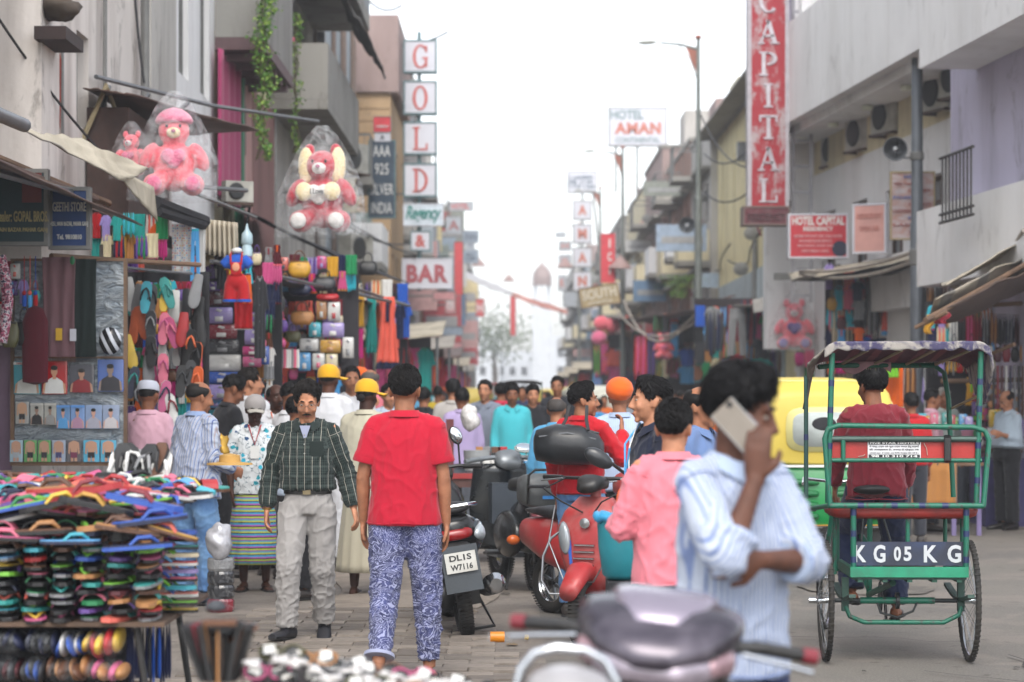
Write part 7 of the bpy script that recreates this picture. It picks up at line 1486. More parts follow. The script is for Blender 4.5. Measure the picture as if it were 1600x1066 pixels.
n=NT('canopy_outer');n.col(n.mix(n.ramp(n.noise(7,6,rough=.7,dist=.5),[(.45,0.0),(.55,1.0)]),'3a3654','8f8a84'));n.bump(n.noise(25,5),.6,.01);CO=n.done(.8)
n=NT('canopy_lining');st=n.ramp(n.math('SINE',n.math('MULTIPLY',n.sep(n.obj())[0],48)),[(.35,0.0),(.6,1.0)]);n.col(n.mix(st,'4a2436','74404c'));n.bump(n.noise(25,4),.5,.01);CI=n.done(.85)
part('canopy_sheet',MB().sheet(top_pt,30,18,.012,0,1),[CO,CI],RK,2)
q=random.Random(2)
def flap(u,v):
 p=top_pt(u,0);hh=.05+.012*noise.noise(V((u*14,0,3)))+.006*sin(u*60);return p+V((0,-.012-.006*sin(u*40),-hh*v+.004))
part('canopy_hem',MB().sheet(flap,60,4,.008),[CO],RK,2)
part('canopy_side',MB().sheet(lambda u,v:(-.455-.055*v-.02*sin(u*6)*v,-.2+.75*u,1.85-.1*u-(.055+.2*u**2+.04*noise.noise(V((u*9,2,0))))*v),18,8,.012,0,0),[M('canopy_torn_grey','77726a',.9,var=.3,sc=14,bump=.6)],RK,2)
part('canopy_side',MB().sheet(lambda u,v:(.515+.02*v,-.2+.8*u,1.85-.1*u-(.1+.18*sin(pi*min(1,u*1.1))+.02*noise.noise(V((u*12,2,0))))*v),18,8,.012,0,1),[CO,CI],RK,2)
fr=MB()
for i in range(70):
 u=i/69;p=top_pt(u,1);fr.tube([p,p+V((q.uniform(-.008,.008),.0,-.02-.03*q.random()))],.003,4)
part('fringe',fr,[M('fringe_cream','9c9484',.9)],RK,kind='stuff')
for k,(x0,x1)in enumerate([(-.22,-.3),(-.02,-.1),(.17,.1),(.38,.28)]):tb('canopy_slat',[(x0+.02,-.19,1.845),(x1+.02,.6,1.765)],.009,m=M('bamboo_pale','8c8266',.7))
part('torn_lining',MB().sheet(lambda u,v:(-.27+.3*u,.5+.02*sin(u*9),1.79-.05*v-.03*sin(u*7)*v),12,4,.006),[M('lining_pinkish','a08088',.8)],RK,2)
tb('canopy_stay',[(.42,.62,1.5),(.5,.1,1.58)],.008,m=M('bamboo_pale','8c8266'))
tb('bicycle_tube',[(-.05,.95,.62),(-.16,1.7,.85)],.018);tb('bicycle_tube',[(-.05,.95,.35),(-.16,1.72,.78)],.018);tb('bicycle_tube',[(-.05,.95,.3),(-.05,.9,.98)],.018);tb('bicycle_tube',[(0,.2,.45),(-.05,.95,.32)],.02)
tb('fork',[(-.17,1.72,1.0),(-.2,1.78,.75),(-.24,1.95,.345)],.016);tb('handlebar',[(-.42,1.45,1.0),(-.4,1.62,1.03),(-.17,1.7,1.0),(.06,1.62,1.03),(.1,1.45,1.0)],.011,m=CHR)
part('saddle',MB().loft([ring(V((-.05,y,.99+z)),a,b,V((1,0,0)),V((0,0,1)),14)for y,a,b,z in((.74,.03,.015,.005),(.76,.11,.03,0),(.85,.12,.035,-.004),(.95,.07,.03,0),(1.06,.03,.02,.004))]),[BLK],RK,2)
for sx in(-1,1):tb('chain_stay',[(-.03+.1*sx,.72,.62),(-.05+.03*sx,.9,.98)],.008,m=M('axle_dark','25292a'))
part('chain_wheel',MB().lathe([(.1,-.004),(.105,0),(.1,.004),(.02,.006)],(.02,.95,.3),RY(pi/2).to_3x3(),24),[M('axle_dark','25292a')],RK);part('crank',MB().tube([(.05,.95,.3),(.06,.98,.16)],.01,6),[CHR],RK);part('pedal',MB().b2((.05,.93,.135),(.15,1.03,.155)),[BLK],RK);part('sprocket',MB().lathe([(.05,-.01),(.05,.01),(.02,.012)],(.0,.0,.362),RY(pi/2).to_3x3(),16),[M('axle_dark','25292a')],RK)
part('spring_loop',MB().tube([(-.12,-.01,.35),(-.1,-.015,.29),(0,-.02,.265),(.09,-.015,.3),(.12,-.01,.36)],.007,6),[M('axle_dark','25292a')],RK,True)
part('cable',MB().tube([(-.3,-.1,.87),(-.1,-.12,.9),(.1,-.1,.85),(.35,-.12,.89)],.005,5),[BLK],RK,True)
part('tool_bundle',MB().ell((.12,.35,.56),(.16,.1,.05),12,8,fn=lambda w_:w_*(1+.3*noise.noise(w_*20))),[M('rag_rust','6b3a22',.9)],RK,2)
# --- auto rickshaw (rear view)
YEL=M('auto_yellow','c4ae4c',.5,var=.06,sc=2,bump=.1,dirt='b09c30',damt=.3);GRN=M('auto_green','0f7a3c',.4,var=.1,sc=3,dirt='24503a',damt=.3)
YELP=M('auto_yellow_pale','c8c080',.55,var=.05)
def auto(loc,rz,label,full=True,top=YEL):
 r=root('auto_rickshaw',label,'auto rickshaw',loc,rz,'yellow and green auto rickshaws');W=.64
 def sec(y,z0,z1,w0,w1,e=.42):return ring(V((0,y,(z0+z1)/2)),w0,(z1-z0)/2,V((1,0,0)),V((0,0,1)),28,e)
 part('hood',MB().loft([sec(-1.0,.98,1.56,W*.86,0,.5),sec(-.97,.95,1.62,W*.96,0,.46),sec(-.8,.95,1.7,W,0,.42),sec(0,.95,1.74,W,0,.4),sec(.9,.95,1.7,W*.97,0,.28),sec(1.15,1.15,1.62,W*.86,0,.5)]),[top],r,2)
 part('lower_body',MB().loft([sec(-1.03,.42,.93,W*.93,0,.25),sec(-.99,.38,.945,W,0,.22),sec(.6,.38,.945,W,0,.22),sec(1.1,.42,.9,W*.75,0,.3),sec(1.35,.5,.8,W*.3,0,.5)]),[GRN],r,2)
 part('trim_strip',MB().b2((-W*.97,-1.055,.935),(W*.97,-.99,.955)),[PW],r)
 for k in range(4):
  for sx in(-1,1):part('louvre',MB().loft([ring(V((sx*.3,-1.045-d,.50+.1*k)),a,b,V((1,0,0)),V((0,0,1)),12,.5)for d,a,b in((-.02,.24,.035),(.02,.22,.022))]),[M('auto_green_dark','0c5a2e',.4)],r,2)
 part('orange_stripe',MB().b2((-W*.95,-1.05,.385),(W*.95,-.99,.425)),[M('auto_orange','b87a18',.5)],r)
 part('window_trim',MB().loft([ring(V((0.0,y,1.27)),.36,.2,V((1,0,0)),V((0,0,1)),28,.45)for y in(-1.012,-1.0)]),[YELP],r,2);part('rear_window',MB().loft([ring(V((0,y,1.27)),.3,.155,V((1,0,0)),V((0,0,1)),28,.45)for y in(-1.02,-1.006)]),[M('plastic_window','a3aaa8',.25)],r,2);part('window_gap',MB().ell((-.02,-1.022,1.32),(.11,.006,.06),18,10),[DARK],r,2)
 part('hood_seam',MB().tube([(-W*1.005,-.8,1.0),(-W*1.0,-.8,1.5),(-W*.8,-.8,1.7),(W*.8,-.8,1.7),(W*1.0,-.8,1.5),(W*1.005,-.8,1.0)],.008,6),[YELP],r,True)
 for sx in(-1,1):part('tail_lamp',MB().b2((sx*.5-.05,-1.06,.8),(sx*.5+.05,-1.03,.9)),[M('lamp_red','7c0e10',.25)],r)
 part('bumper',MB().tube([(-.6,-1.1,.4),(.6,-1.1,.4)],.02,8),[BLK],r,True);part('undertray',MB().b2((-.5,-.95,.2),(.5,.9,.38)),[BLK],r)
 for x,y in((-.5,-.65),(.5,-.65),(0,1.1)):wheel_round(r,(x,y,.21),.21,.1,RZ(0),0,tyre=.05)
 return r
A0=auto((PX(1276,21.3),22.2,0),R(4),'yellow and green auto rickshaw behind the cycle rickshaw')
for i,(px,Y,rz_,lab)in enumerate([(1245,33,175,'auto rickshaw with a pale top behind the nearest one'),(905,62,180,'pale yellow auto rickshaw coming up the street at the right'),(737,75,178,'small auto rickshaw far up the left of the street'),(930,48,185,'auto rickshaw with white front behind the navy shirted man'),(862,95,180,'tiny auto rickshaw in the haze')]):
 c=dup(A0);c['label']=lab;c.location=(PX(px,Y),Y,0);c.rotation_euler=(0,0,R(rz_))
 for ch in c.children:
  if ch.name.startswith('hood')and not ch.name.startswith('hood_s')and i in(0,1,3):ch.material_slots[0].link='OBJECT';ch.material_slots[0].material=[M('hood_pinkish','b48884',.6),YELP,None,M('hood_white','b9b9ae',.6)][i]
for i,(px,Y,lab)in enumerate([(815,52,'dark canopied cycle rickshaw waiting in the middle distance'),(775,68,'second far cycle rickshaw with a red roof')]):
 r=root('cycle_rickshaw',lab,'cycle rickshaw',(PX(px,Y),Y,0),0);part('canopy',MB().sheet(lambda u,v:(-.45+.9*u,-.3+.9*v,1.85-.06*(2*u-1)**4-.05*v),10,4,.02),[(DARK,M('sign_coral','c2464a'))[i]],r,2)
 for sx in(-1,1):part('post',MB().cyl((sx*.43,-.25,.9),(sx*.43,-.25,1.83),.015,6),[TEALF],r);wheel_round(r,(sx*.45,0,.36),.36,.03,RZ(0),0,tyre=.018)
 part('seat',MB().b2((-.42,-.2,.85),(.42,.35,.93)),[dye('crimson')],r);part('backrest',MB().b2((-.42,-.25,1.1),(.42,-.2,1.4)),[dye('maroon')],r)
for i,(px,Y,c,lab)in enumerate([(760,105,'5d6a7c','grey blue car standing far up the street'),(880,120,'a8a8a4','pale car far up the street')]):
 r=root('parked_car',lab,'car',(PX(px,Y),Y,0),0);m=M('car_'+c,c,.3,.3)
 part('body',MB().loft([ring(V((0,y,.55+z)),a,b,V((1,0,0)),V((0,0,1)),20,.4)for y,a,b,z in((-2,.7,.2,0),(-1.9,.8,.28,0),(0,.84,.32,0),(1.9,.78,.26,-.02),(2,.68,.18,-.02))]),[m],r,2);part('cabin',MB().loft([ring(V((0,y,1.0)),a,b,V((1,0,0)),V((0,0,1)),20,.4)for y,a,b in((-1.5,.6,.1),(-1.0,.7,.42),(.5,.7,.44),(1.2,.62,.1))]),[GLASS],r,2)
 for x in(-.72,.72):
  for y in(-1.3,1.3):wheel_round(r,(x,y,.3),.3,.18,RZ(0),0,tyre=.08)
 for x in(-.6,.6):part('headlight',MB().ell((x,-2,.62),(.12,.05,.08),10,6),[CHR],r,True)
# --- scooters. local: forward +y
def mirror(parent,base,head,rot,m=BLK,gm=None,s=1.0):
 part('mirror_stalk',MB().tube([base,V(base).lerp(V(head),.6)+V((.01,0,.02)),head],.007,6),[m],parent,True)
 h=MB().ell((0,0,0),(.075*s,.022*s,.05*s),16,10).move(T(head)@rot);w=part('mirror',h,[m],parent,True)
 part('mirror_glass',MB().ell((0,-.017*s,0),(.066*s,.008*s,.042*s),16,8).move(T(head)@rot),[gm or M('mirror_glass','c8d0d6',.03,1.0,bump=0,var=0)],w,True)
def plate(r,t1,t2,M4,w_=.2,h=.13,parent=None):
 p=part('number_plate',MB().box((0,0,0),(w_,.006,h)).move(M4),[M('plate_white','b9b9b4',.5,var=.08,dirt='7c7468')],parent or r)
 for t_,z in((t1,.03),(t2,-.03)):t=text_mb(t_,w_*.72,h*.3,.002,.03);t.move(M4@T(0,-.0045,z));part('lettering',t,[PK],p)
 return p
def lb(secs,e=.6,n_=18):
 """loft along y: (y, cx, cz, half width, half height)"""
 return MB().loft([ring(V((cx_,y,cz)),a,b,V((1,0,0)),V((0,0,1)),n_,e)for y,cx_,cz,a,b in secs])
SB=M('scooter_black','111214',.25,.2,var=.1,bump=.02,dirt='3b3833',damt=.4);SG=M('scooter_gunmetal','3b434a',.25,.5,var=.1,bump=.02,dirt='55524c',damt=.3)
r=root('scooter','black scooter with Delhi number plate parked beside the red shirted man','scooter',(PX(728,15.4),15.75,0),R(7),'scooters parked in the street');r.rotation_euler=(0,R(-9),R(7))
wheel_round(r,(0,0,.25),.25,.1,RZ(0),0,tyre=.055,rim=BLK);wheel_round(r,(0,1.22,.25),.25,.09,RZ(.2),0,tyre=.05,rim=BLK)
part('rear_body',lb([(-.32,0,.72,.05,.04),(-.28,0,.7,.13,.1),(-.1,0,.66,.19,.15),(.2,0,.62,.2,.18),(.5,0,.55,.15,.2),(.6,0,.5,.08,.12)],.75),[SB],r,2)
for sx in(-1,1):part('side_panel',lb([(-.26,sx*.12,.69,.03,.05),(-.1,sx*.165,.67,.045,.085),(.2,sx*.18,.63,.04,.1),(.42,sx*.15,.58,.03,.06)],.9),[SG],r,2)
part('seat',lb([(-.26,0,.84,.09,.02),(-.15,0,.85,.14,.04),(.15,0,.83,.15,.05),(.5,0,.79,.12,.05),(.6,0,.77,.08,.03)],.8),[M('seat_black','18171a',.6,bump=.3)],r,2)
part('grab_rail',MB().tube([(-.15,.1,.84),(-.17,-.2,.86),(-.1,-.33,.87),(.1,-.33,.87),(.17,-.2,.86),(.15,.1,.84)],.014,8),[CHR],r,True)
part('tail_lamp',lb([(-.34,0,.68,.06,.025),(-.31,0,.69,.11,.04),(-.25,0,.69,.13,.045)],.7),[M('lamp_red','7c0e10',.25)],r,2)
for sx in(-1,1):part('indicator',lb([(-.315,sx*.14,.67,.02,.02),(-.27,sx*.165,.675,.035,.05),(-.18,sx*.18,.68,.02,.06)],.9),[M('lens_clear','9fa6ab',.12,.3)],r,2)
part('mudguard',lb([(-.36,0,.42,.09,.1),(-.33,0,.5,.1,.14),(-.2,0,.56,.1,.08)],.5),[BLK],r,2)
part('plate_holder',MB().box((0,-.38,.47),(.24,.02,.3),RX(-.15).to_3x3()),[M('holder_grey','2b3238',.4)],r);plate(r,'DL1S','W7116',T(0,-.405,.515)@RX(-.15),.2,.13)
part('reflector',MB().box((0,-.385,.375),(.09,.012,.032),RX(-.15).to_3x3()),[M('reflector_red','9c1a18',.2)],r)
part('exhaust',MB().tube([(.16,.45,.25),(.19,.1,.28),(.2,-.24,.32)],[.03,.06,.062],14),[BLK],r,True);part('exhaust_cover',MB().tube([(.205,-.12,.315),(.21,-.3,.335),(.21,-.34,.33)],[.068,.07,.04],14),[CHR],r,True)
part('swing_arm',MB().b2((.06,-.08,.2),(.12,.4,.32)),[BLK],r);part('engine',lb([(-.05,-.1,.27,.05,.08),(.2,-.1,.3,.1,.12),(.45,-.05,.32,.1,.1)],.7),[BLK],r,2)
part('centre_stand',MB().tube([(-.13,.3,.25),(-.2,.1,.02),(.2,.1,.02),(.13,.3,.25)],.012,6),[BLK],r,True)
part('leg_shield',lb([(.9,0,.62,.19,.32),(.97,0,.66,.22,.34),(1.03,0,.68,.16,.3)],.6),[SB],r,2);part('floorboard',MB().b2((-.15,.5,.27),(.15,.98,.33)),[BLK],r);part('steering_head',lb([(.9,0,1.02,.12,.07),(1.0,0,1.03,.17,.09),(1.12,0,1.0,.1,.06)],.8),[SB],r,2)
part('handlebar',MB().tube([(-.34,.86,1.05),(-.2,.93,1.07),(.2,.93,1.07),(.34,.86,1.05)],.013,8),[BLK],r,True)
for sx in(-1,1):part('grip',MB().cyl((sx*.24,.91,1.06),(sx*.36,.85,1.045),.018,10),[BLK],r,True);part('brake_lever',MB().tube([(sx*.2,.97,1.07),(sx*.34,.93,1.05)],.006,6),[CHR],r,True)
mirror(r,(.22,.95,1.08),(.22,.93,1.28),RZ(.2)@RY(pi/2*.8),BLK,s=.9);mirror(r,(-.22,.95,1.08),(.02-.28,.93,1.28),RZ(-.2)@RY(-.3),BLK,s=.9)
part('front_fender',lb([(1.05,0,.42,.07,.08),(1.22,0,.5,.08,.06),(1.4,0,.42,.05,.06)],.8),[SB],r,2)
r1=r
CG=M('classic_black','1c2024',.22,.3,var=.15,bump=.02,dirt='3d3c38',damt=.4);CGR=M('classic_grey','6f7478',.35,.3)
r=root('scooter','classic round bodied black scooter with rear carrier, parked in the middle','scooter',(PX(838,19.2),19.2,0),R(14),'scooters parked in the street')
wheel_round(r,(0,0,.24),.24,.1,RZ(0),0,tyre=.055);wheel_round(r,(0,1.2,.24),.24,.1,RZ(.1),0,tyre=.055)
part('rear_body',lb([(-.28,0,.5,.1,.16),(-.2,0,.52,.16,.22),(0,0,.54,.17,.24),(.4,0,.5,.13,.2),(.55,0,.42,.07,.1)],.6),[CG],r,2)
for sx in(-1,1):part('side_cowl',MB().ell((sx*.2,.12,.46),(.1,.34,.19),20,14),[CG],r,2);part('indicator',MB().ell((sx*.24,-.2,.43),(.055,.04,.04),12,8),[M('lens_amber','b0521a',.25)],r,2)
part('seat',lb([(-.2,0,.86,.1,.03),(-.1,0,.88,.15,.05),(.3,0,.86,.16,.05),(.55,0,.82,.1,.04)],.7),[M('seat_dull','2a2b2c',.6)],r,2);part('storage_case',lb([(-.36,0,.8,.16,.1),(-.3,0,.82,.19,.14),(-.1,0,.82,.19,.13),(-.05,0,.8,.15,.1)],.5),[M('case_grey','4a4d4e',.4,var=.2)],r,2)
part('carrier',MB().tube([(-.17,-.38,.72),(-.17,-.42,.95),(-.12,-.43,.99),(.12,-.43,.99),(.17,-.42,.95),(.17,-.38,.72)],.011,6),[BLK],r,True);part('carrier_bar',MB().tube([(-.18,-.44,.86),(.18,-.44,.86)],.014,6),[BLK],r,True);part('carrier_bar',MB().tube([(-.18,-.42,.66),(.18,-.42,.66)],.012,6),[CHR],r,True)
part('emblem',MB().box((0,-.372,.77),(.09,.006,.025)),[M('emblem_blue','2f78b8',.4)],r);part('tail_lamp',lb([(-.36,0,.6,.1,.05),(-.32,0,.6,.12,.07),(-.22,0,.6,.12,.07)],.5),[M('lamp_pinkish','7a3c44',.3)],r,2)
plate(r,'DL 4S','P 5173',T(-.0,-.34,.44)@RX(-.1),.22,.13);part('bumper',MB().tube([(-.12,-.4,.1),(-.14,-.44,.42),(-.05,-.45,.5),(.1,-.44,.5)],.014,8),[BLK],r,True)
part('stand',MB().tube([(-.16,.2,.25),(-.22,.12,.01)],.012,6),[BLK],r);part('footboard',MB().b2((-.2,.5,.24),(.2,.95,.28)),[CGR],r);part('foot_pedal',MB().b2((-.34,.3,.28),(-.2,.42,.3)),[BLK],r)
part('leg_shield',MB().sheet(lambda u,v:((u-.5)*(.62-.16*abs(v-.5)),1.0-.1*cos((u-.5)*3)+.06,.28+.72*v),16,10,.03),[CG],r,2);part('glove_box',MB().b2((-.16,.86,.5),(.16,.98,.84)),[M('glovebox_grey','3a4048',.4)],r)
part('headset',lb([(.85,0,1.0,.09,.05),(.95,0,1.04,.12,.08),(1.08,0,1.03,.09,.08),(1.14,0,1.02,.06,.06)],.8),[CGR],r,2);part('handlebar',MB().tube([(-.36,.84,1.03),(-.14,.95,1.05),(.14,.95,1.05),(.36,.84,1.03)],.02,8),[CGR],r,True)
for sx in(-1,1):part('grip',MB().cyl((sx*.26,.89,1.04),(sx*.4,.82,1.02),.02,10),[M('grip_grey','5d6264',.6)],r,True);part('brake_lever',MB().tube([(sx*.15,1.0,1.05),(sx*.3,.96,1.02),(sx*.42,.9,.98)],.007,6),[CHR],r,True)
mirror(r,(.16,.95,1.08),(.1,.8,1.13),RX(-.9),M('mirror_pale','8f9492',.4),s=1.1)
RD=M('scooter_red','9c2a2c',.38,.05,var=.15,bump=.05,dirt='a8827c',damt=.6);RDP=M('scooter_red_worn','a03c3c',.4,.1,var=.12,dirt='b08c84',damt=.5)
r=root('scooter','worn red scooter with chrome guard facing the camera beside the teal sack','scooter',(PX(915,15.0),15.1,0),R(180-26),'scooters parked in the street');r.scale=(1,1,.93)
wheel_round(r,(0,0,.25),.25,.1,RZ(.1),0,tyre=.055);wheel_round(r,(0,-1.2,.25),.25,.1,RZ(0),0,tyre=.055,alloy=6)
part('front_fender',lb([(-.26,0,.36,.05,.06),(-.1,0,.5,.075,.07),(.1,0,.5,.08,.07),(.26,0,.38,.06,.06)],.8),[RD],r,2)
part('apron',MB().loft([ring(V((0,y,z)),a,b,V((1,0,0)),V((0,1,.1)),22,.7)for z,a,b,y in((.34,.08,.06,-.1),(.45,.15,.1,-.1),(.6,.2,.11,-.1),(.78,.24,.1,-.12),(.9,.2,.09,-.15),(1.0,.11,.07,-.18))]),[RD],r,2)
for sx in(-1,1):part('indicator',MB().loft([ring(V((sx*.15,y,.72)),a,b,V((.8,-.3*sx,.5*1)),V((0,0,1)),14)for y,a,b in((.005,.05,.09),(-.02,.065,.115))]),[M('lens_clear','9fa6ab')],r,2);part('guard',MB().tube([(sx*.05,.06,.35),(sx*.2,.1,.35),(sx*.26,.09,.44),(sx*.27,.05,.6),(sx*.24,.0,.72),(sx*.2,-.04,.76)],.009,8),[M('worn_chrome','77797c',.35,.9)],r,True)
part('emblem',MB().lathe([(.001,0),(.035,0),(.035,.01),(.001,.012)],(0,-.0,.83),RX(-pi/2).to_3x3(),16),[CHR],r);
for k in range(5):part('grille_bar',MB().tube([(-.07,.03-.004*k,.5+.045*k),(.07,.03-.004*k,.5+.045*k)],.008,6),[CHR],r)
part('blue_stripe',MB().box((.1,.0,.6),(.02,.012,.22),RY(.1).to_3x3()),[M('stripe_blue','2a5ab0',.3)],r);part('guard_bar',MB().tube([(-.2,.02,.95),(-.23,.05,.7),(-.1,.1,.44),(.1,.1,.44),(.23,.05,.7),(.2,.02,.95)],.006,8),[M('worn_chrome','77797c')],r,True)
part('floorboard',MB().b2((-.17,-.75,.26),(.17,-.15,.32)),[BLK],r);part('rear_body',lb([(-1.55,0,.66,.06,.06),(-1.45,0,.66,.14,.12),(-1.1,0,.6,.2,.2),(-.8,0,.52,.15,.2),(-.7,0,.46,.08,.12)],.7),[RD],r,2);part('seat',lb([(-1.45,0,.84,.09,.02),(-1.2,0,.84,.15,.05),(-.8,0,.8,.12,.05),(-.72,0,.78,.07,.03)],.8),[M('seat_black','18171a')],r,2)
part('headset',lb([(-.26,0,1.08,.05,.03),(-.2,0,1.1,.08,.045),(-.08,0,1.1,.09,.06),(0,0,1.07,.06,.04)],.75),[BLK],r,2);part('neck',MB().cyl((0,-.16,.9),(0,-.17,1.1),.035,12),[RDP],r,True)
part('handlebar',MB().tube([(-.38,-.26,1.13),(-.18,-.18,1.13),(.18,-.18,1.13),(.38,-.26,1.13)],.012,8),[BLK],r,True)
for sx in(-1,1):part('grip',MB().cyl((sx*.25,-.2,1.13),(sx*.41,-.27,1.13),.018,10),[BLK],r,True);part('brake_lever',MB().tube([(sx*.2,-.1,1.13),(sx*.38,-.16,1.11)],.006,6),[CHR],r,True)
Minv=(T(r.location)@RZ(R(154))@Matrix.Diagonal((1,1,.93,1))).inverted()
r2=dup(r);r2['label']='second red scooter with pale worn cowl half hidden by the pink shirted man';r2.location=(PX(1015,16.3),16.3,0);r2.rotation_euler=(0,0,R(212));r2.scale=(1,1,.88)
part('cowl',lb([(-.3,0,1.06,.1,.05),(-.2,0,1.1,.17,.1),(-.05,0,1.08,.18,.12),(.08,0,1.04,.1,.07)],.7),[RDP],r2,2)
hd=Minv@P(935,716,14.7);part('mirror_stalk',MB().tube([(-.22,-.2,1.14),V((-.22,-.2,1.14)).lerp(hd,.6)+V((0,0,.02)),hd],[.011,.012,.015],8),[BLK],r,True);part('mirror',MB().ell((0,0,0),(.1,.035,.055),18,12).move(T(hd)@RZ(R(-154))@RY(R(35))),[M('mirror_shell','26282b',.3)],r,True)
for sx in(-1,1):part('cable',MB().tube([(sx*.2,-.14,1.13),(sx*.28,.02,1.06),(sx*.14,.06,.98),(sx*.04,-.05,.9)],.006,6),[BLK],r,True)
FSY=5.75;r=root('scooter','blurred purple silver scooter in the foreground with headlamp cowl and red tipped grips','scooter',(PX(962,FSY),FSY,0),R(172),'scooters parked in the street');r.rotation_euler=(0,R(-6),R(172))
PUR=M('scooter_mauve','36323c',.25,.4,var=.15,sc=9,bump=.03,dirt='77707a',damt=.6);LENSP=M('lens_mauve','8f8690',.12,.35,var=.35,sc=22,bump=.02)
wheel_round(r,(0,.1,.25),.25,.1,RZ(0),0,tyre=.055,alloy=5);wheel_round(r,(0,-1.1,.25),.25,.1,RZ(0),0,tyre=.055)
part('headset',MB().loft([ring(V((0,y,z)),a,b,V((1,0,0)),V((0,0,1)),32,.62)for y,z,a,b in((-.16,1.03,.1,.03),(-.1,1.055,.17,.045),(.0,1.06,.2,.055),(.1,1.045,.19,.05),(.19,1.01,.13,.035),(.24,.985,.05,.02))]),[PUR],r,2)
part('instrument_hood',MB().loft([ring(V((0,y,z)),a,b,V((1,0,0)),V((0,0,1)),28,.6)for y,z,a,b in((-.17,1.06,.09,.03),(-.06,1.1,.13,.035),(.06,1.1,.11,.025),(.15,1.06,.05,.015))]),[M('mauve_reflection','8a8290',.25,.5,var=.1)],r,2)  # pale hood colour stands for the reflection on the cowl top
part('binnacle',MB().loft([ring(V((0,y,z)),a,b,V((1,0,0)),V((0,0,1)),24,.55)for y,z,a,b in((-.15,.97,.13,.05),(0,.965,.18,.06),(.1,.95,.15,.05))]),[BLK],r,2)
part('headlamp',MB().loft([ring(V((0,y,z)),a,b,V((1,0,0)),V((0,0,1)),28,.6)for y,z,a,b in((.06,.985,.165,.055),(.14,.975,.155,.05),(.2,.962,.12,.038),(.235,.955,.07,.02))]),[LENSP],r,2)
part('lamp_rim',MB().tube([(-.17,.08,1.02),(-.14,.17,1.005),(0,.235,.985),(.14,.17,1.005),(.17,.08,1.02)],.006,8),[BLK],r,True)
for sx in(-1,1):part('indicator',lb([(.04,sx*.165,.99,.025,.035),(.11,sx*.16,.985,.03,.03),(.17,sx*.135,.975,.015,.018)],.8),[M('lens_pinkish','94787f',.12,.3,var=.3,sc=20)],r,2);part('grip',MB().cyl((sx*.22,-.09,1.01),(sx*.34,-.13,1.0),.017,14),[BLK],r,True);part('grip_end',MB().cyl((sx*.34,-.13,1.0),(sx*.375,-.142,.998),.02,14),[dye('crimson','rubber')],r,True);part('brake_lever',MB().tube([(sx*.2,.0,1.0),(sx*.3,-.02,.985),(sx*.37,-.05,.97)],.006,8),[CHR],r,True)
part('handlebar',MB().tube([(-.26,-.1,1.01),(0,-.02,1.0),(.26,-.1,1.01)],.016,8),[BLK],r,True)
part('apron',MB().loft([ring(V((0,y,z)),a,b,V((1,0,0)),V((0,1,.1)),22,.7)for z,a,b,y in((.34,.08,.06,.0),(.5,.17,.1,.0),(.72,.24,.11,0),(.86,.2,.09,-.02),(.96,.1,.07,-.04))]),[PUR],r,2);part('front_fender',lb([(-.15,0,.38,.06,.06),(.05,0,.5,.08,.07),(.25,0,.46,.07,.06),(.36,0,.36,.05,.05)],.8),[PUR],r,2)
Mi=(T(r.location)@r.rotation_euler.to_matrix().to_4x4()).inverted()
part('front_guard',MB().tube([Mi@P(x,y,5.35)for x,y in((806,1090),(815,1045),(835,1020),(870,1012),(915,1016),(945,1032),(962,1066),(966,1100))],.011,10),[CHR],r,True)
part('dome_cover',MB().ell(Mi@P(892,1078,5.3),(.1,.1,.055),20,12),[M('cover_pale','9a989a',.25,.1,dirt='6a6668')],r,2)
part('floorboard',MB().b2((-.17,-.65,.26),(.17,-.1,.32)),[BLK],r);part('rear_body',lb([(-1.45,0,.66,.06,.06),(-1.3,0,.64,.15,.13),(-1.0,0,.58,.2,.2),(-.7,0,.5,.14,.18)],.7),[PUR],r,2);part('seat',lb([(-1.35,0,.82,.09,.02),(-1.1,0,.82,.15,.05),(-.7,0,.78,.12,.05)],.8),[M('seat_black','18171a')],r,2)
r=root('sack','teal plastic sack with folded blue rim held by the pink shirted man','sack',P(975,905,11.2));s_=11.2/F
part('sack_body',MB().lathe([(26*s_,0),(34*s_,8*s_),(40*s_,50*s_),(42*s_,88*s_),(43*s_,96*s_)],n=28),[M('sack_teal','1d7480',.5,var=.1,sc=8,bump=.5,bsc=20)],r,2);part('rim',MB().tube([(cos(2*pi*k/28)*42*s_,sin(2*pi*k/28)*42*s_,97*s_+.008*sin(k*1.9))for k in range(28)],.022,8,0,True),[M('sack_rim','2f86b0',.4,bump=.5,bsc=20)],r,2);part('contents',MB().lathe([(40*s_,92*s_),(20*s_,97*s_),(.001,99*s_)],n=20),[M('paper_pale','a9b2b4',.7)],r,2)
one('orange_bag',MB().ell(P(978,790,11.1),(.05,.05,.09),16,12,fn=lambda w_:w_*(1+.2*noise.noise(w_*15))),[M('plastic_orange','d05212',.35)],'bright orange plastic bag above the teal sack','plastic bag',smooth=2)
one('bag_stool',MB().b2((PX(948,11.2),11.05,0),(PX(1002,11.2),11.35,PZ(905,11.2)-.004)),[DARK],'low dark box under the teal sack','box')
r=root('drink_bottle','empty plastic bottle with orange label lying on the paving','bottle',(PX(788,DY(1004)),DY(1004),.035),R(3));Lx=RY(pi/2).to_3x3()
part('bottle',MB().lathe([(.01,-.11),(.034,-.105),(.034,.05),(.014,.095),(.013,.11)],(0,0,0),Lx,16),[film()],r,True);part('label',MB().lathe([(.035,.0),(.0352,.09)],(-.09,0,0),Lx,16,caps=False),[M('label_orange','c4780e',.4)],r,True);part('cap',MB().cyl((.13,0,0),(.155,0,-.004),.016,10),[dye('yellow','rubber')],r,True)
r.children[0].location=(0,0,0)
